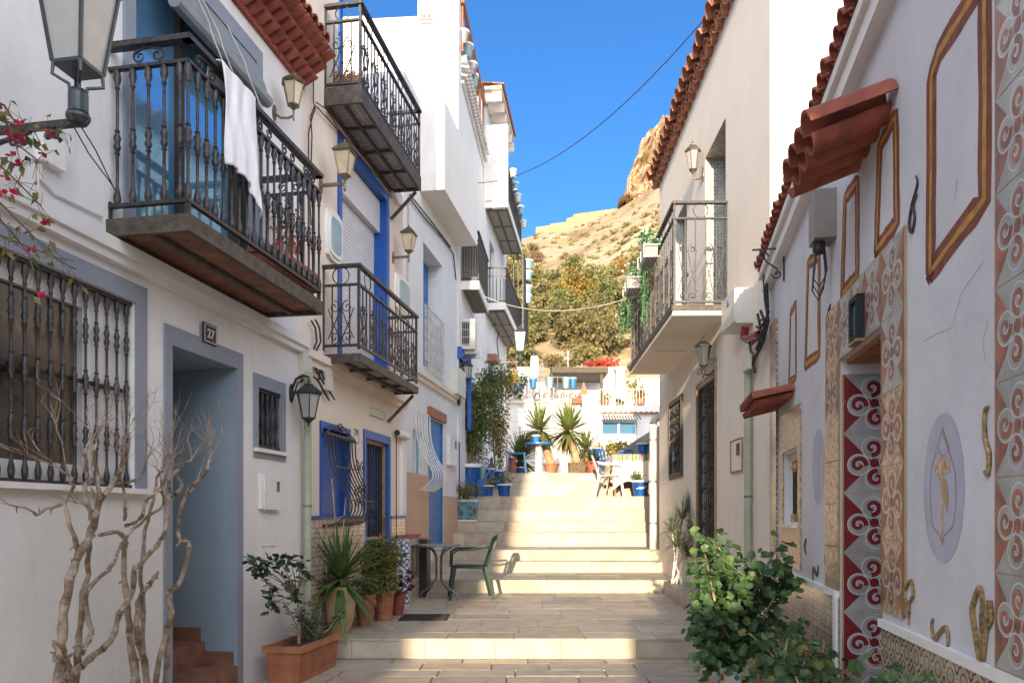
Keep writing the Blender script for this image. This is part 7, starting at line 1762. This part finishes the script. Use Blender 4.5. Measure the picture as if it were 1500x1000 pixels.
# crag
m = MB(); cliff = [(921, 292), (918, 272), (925, 255), (930, 235), (937, 228), (938, 208), (950, 200), (960, 187), (975, 176), (990, 166), (1010, 150), (1060, 120), (1120, 110), (1180, 140), (1220, 230), (1220, 300)]
dC = 256; vs = []; nr = 44; nc = 130
for j in range(nr+1):
    t = j/nr
    for i in range(nc+1):
        px = lerp(905, 1230, i/nc); top = None
        prof = [(905, 300), (917, 296), (920, 262), (930, 236), (936, 228), (938, 206), (950, 200), (960, 187), (975, 177), (990, 166), (1010, 150), (1060, 118), (1120, 110), (1180, 140), (1230, 280)]
        for (a, ya), (b, yb) in zip(prof, prof[1:]):
            if a <= px <= b: top = lerp(ya, yb, (px-a)/(b-a))
        y_ = lerp(308, top, t); dd_ = dC-7*math.sin(PI*(1-t)*.5)-7*noise.noise(Vector((px*.05, t*4, 1)))-7*abs(noise.noise(Vector((px*.13, t*6, 5))))-3.5*abs(noise.noise(Vector((px*.35, t*14, 9))))
        X, Y, Z = at(px, y_, dC); X2 = X+1.0*noise.noise(Vector((px*.2, t*12, 8))); vs.append((X2, dd_, Z+.8*noise.noise(Vector((px*.3, t*7, 2)))*(1 if t < 1 else .5)))
base_n = len(vs)
m.add(vs, [(j*(nc+1)+i, j*(nc+1)+i+1, (j+1)*(nc+1)+i+1, (j+1)*(nc+1)+i) for j in range(nr) for i in range(nc)])
top_row = [vs[nr*(nc+1)+i] for i in range(nc+1)]; bk = [(v[0], v[1]+45, v[2]-6) for v in top_row]
m.add(top_row+bk, [(i, i+1, nc+2+i, nc+1+i) for i in range(nc)]); nd = structure(m, 'crag', 'stone_gold')
# fort walls on the ridge
FT = thing('fort', 'pale sandstone fort wall stepping along the ridge of the hill', 'fort', W, at(840, 335, 255)); 
for (a, b, ya, yb, dp) in ((785, 806, 333, 355, 255), (806, 830, 328, 352, 256), (830, 842, 320, 345, 257), (840, 905, 314, 338, 258)):
    (x0, y0, z0), (x1, _, _) = at(a, yb, dp), at(b, yb, dp); zz0 = at(a, ya, dp)[2]; drop = at(b, ya-(9 if b > 900 else 3), dp)[2]
    m = MB(); m.add([(x0, dp, z0-4), (x1, dp, z0-4), (x1, dp, drop), (x0, dp, zz0), (x0, dp+3, z0-4), (x1, dp+3, z0-4), (x1, dp+3, drop), (x0, dp+3, zz0)], [(0, 1, 2, 3), (7, 6, 5, 4), (0, 4, 5, 1), (1, 5, 6, 2), (2, 6, 7, 3), (3, 7, 4, 0)]); m.build('rampart', 'fort_stone', FT)
for k, (a, b, y_, d_) in enumerate(((935, 1010, 296, 235), (830, 905, 387, 200))):
    m = MB(); A, B_ = at(a, y_, d_), at(b, y_-(4 if k == 0 else -3), d_); hz_ = 2.2 if k == 0 else 1.5
    m.add([(A[0], d_, A[2]-2.5), (B_[0], d_, B_[2]-2.5), (B_[0], d_, B_[2]+hz_), (A[0], d_, A[2]+hz_), (A[0], d_+1, A[2]-2.5), (B_[0], d_+1, B_[2]-2.5), (B_[0], d_+1, B_[2]+hz_), (A[0], d_+1, A[2]+hz_)], [(0, 1, 2, 3), (7, 6, 5, 4), (1, 5, 6, 2), (3, 2, 6, 7), (3, 7, 4, 0)])
    m.solo('retaining_wall', 'fort_stone', ['pale retaining wall at the foot of the crag', 'low pale terrace wall half way up the hillside'][k], 'wall')
# trees
def crown_mesh(kind, sd):
    global R
    keep = R; R = random.Random(sd); m = MB()
    if kind == 'pine':
        for k in range(9): bush(m, (R.uniform(-1.5, 1.5), R.uniform(-1.5, 1.5), 2.6+R.uniform(-1.2, 1.5)), (1.25, 1.25, .85), 170, .42, .30, bottom=-1)
    elif kind == 'autumn':
        for k in range(7): bush(m, (R.uniform(-1.1, 1.1), R.uniform(-1.1, 1.1), 2.4+R.uniform(-1.0, 1.2)), (1.0, 1.0, .85), 170, .34, .24, bottom=-1)
    else:
        for k in range(6): bush(m, (R.uniform(-1.2, 1.2), R.uniform(-1.2, 1.2), 1.0+R.uniform(-.4, .6)), (.9, .9, .6), 120, .36, .20, bottom=-1)
    R = keep; return m
R = random.Random(21)
protos = {}
for kind, mt_, n_ in (('pine', 'pine', 4), ('autumn', 'autumn', 2), ('scrub', 'scrub', 3)):
    protos[kind] = []
    for k in range(n_): protos[kind].append((crown_mesh(kind, 50+k), mt_))
made = {}
cnt = 0
def hill_hit(px, py):
    a, b = (px-CX)/FP, (HY-py)/FP; d = D0
    while d < D1:
        if hill_z(a*d, d) >= CH+b*d: return d
        d += .8
    return None
zone = lambda py: 'upper' if py < 400 else ('middle' if py < 460 else 'lower')
side = lambda px: 'left' if px < 810 else ('centre' if px < 880 else 'right')
spots = []
for k in range(900):
    px, py = R.uniform(725, 1000), R.uniform(352, 548)
    if py < 415 and R.random() < .86: continue
    if py < 455 and px > 850 and R.random() < .6: continue
    if 755 < px < 800 and py > 480 and R.random() < .9: continue
    if py > 505 and 800 < px < 850 and R.random() < .7: continue
    spots.append((px, py))
spots.sort(key=lambda q: q[1])
for px, py in spots:
    d = hill_hit(px, py+12)
    if d is None: continue
    X = (px-CX)/FP*d; Z = hill_z(X, d)
    if any((X-a)**2+(d-b)**2 < (3.4 if py > 400 else 5)**2 for a, b in made.get('pts', [])): continue
    made.setdefault('pts', []).append((X, d))
    u = R.random(); warm = (px > 850 and py < 440) or (780 < px < 855 and 400 < py < 450)
    kind = 'scrub' if py < 380 or u < .16 else ('autumn' if (warm and u < .5) or u < .22 else 'pine')
    i = R.randrange(len(protos[kind])); key = (kind, i); sc_ = R.uniform(.8, 1.35)*(d/110)**.35*(1.0 if kind != 'scrub' else .8)
    lab = {'pine': 'olive green tree crown on the %s %s of the hillside', 'autumn': 'golden-leaved tree on the %s %s of the hillside', 'scrub': 'dry brownish bush on the %s %s of the hillside'}[kind] % (zone(py), side(px))
    cat = 'bush' if kind == 'scrub' else 'tree'; nm = {'pine': 'pine_tree', 'autumn': 'autumn_tree', 'scrub': 'hill_bush'}[kind]
    if key not in made:
        T = thing(nm, lab, cat, W, (0, 0, 0), 'trees and bushes on the hillside'); mm, mt_ = protos[kind][i]
        mm.build('crown', mt_, T, fix=False); m = MB(); m.tube([(0, 0, -1.5), (.15, .1, 1.0), (.0, .0, 2.8 if kind != 'scrub' else 1.2)], [.16, .12, .05], 6)
        for q in range(4): a = R.uniform(0, 6.28); m.tube([(0, 0, 1.0 if kind != 'scrub' else .3), (math.cos(a)*1.1, math.sin(a)*1.1, 2.6 if kind != 'scrub' else 1.0)], [.08, .03], 4)
        m.build('trunk', 'bark_brown', T); o = T.ob; made[key] = o
    else:
        o = copy_tree(made[key])
    o.location = (X, d, Z-.4); o.scale = (sc_, sc_, sc_*R.uniform(.8, 1.2)); o.rotation_euler = (0, 0, R.uniform(0, 6.28)); o['label'] = lab; o['category'] = cat; o['group'] = 'trees and bushes on the hillside: '+lab
    cnt += 1
print('hill trees', cnt)
m = MB()
for k in range(520):
    px, py = R.uniform(700, 1010), R.uniform(300, 470)
    d = hill_hit(px, py)
    if d is None: continue
    X = (px-CX)/FP*d; Z = hill_z(X, d); q = R.uniform(.5, 1.5); mi_ = R.choice([0, 0, 1])
    for j in range(34):
        a = R.uniform(0, 6.28); e = R.uniform(.1, 1.5); m.leaf((X+R.uniform(-.5, .5)*q, d+R.uniform(-.5, .5)*q, Z-.2), (math.cos(a)*math.cos(e), math.sin(a)*math.cos(e), math.sin(e)), q*R.uniform(.5, 1.0), q*.3, mi=mi_, bend=.1)
nd = m.build('hillside_scrub', ['scrub', 'pine'], None, W, (0, 0, 0), fix=False); tag(nd.ob, 'dry low scrub dotted over the hillside', 'scrub', kind='stuff')
m = MB(); X, Y, Z = at(857, 418, 95); m.tube([(X, Y, Z-3), (X, Y, Z)], .12, 6); m.box(X-.5, X+.5, Y-.2, Y+.2, Z, Z+.2); m.solo('lamp_post', 'bright_white', 'thin white lamp post standing among the hillside trees', 'lamp post')
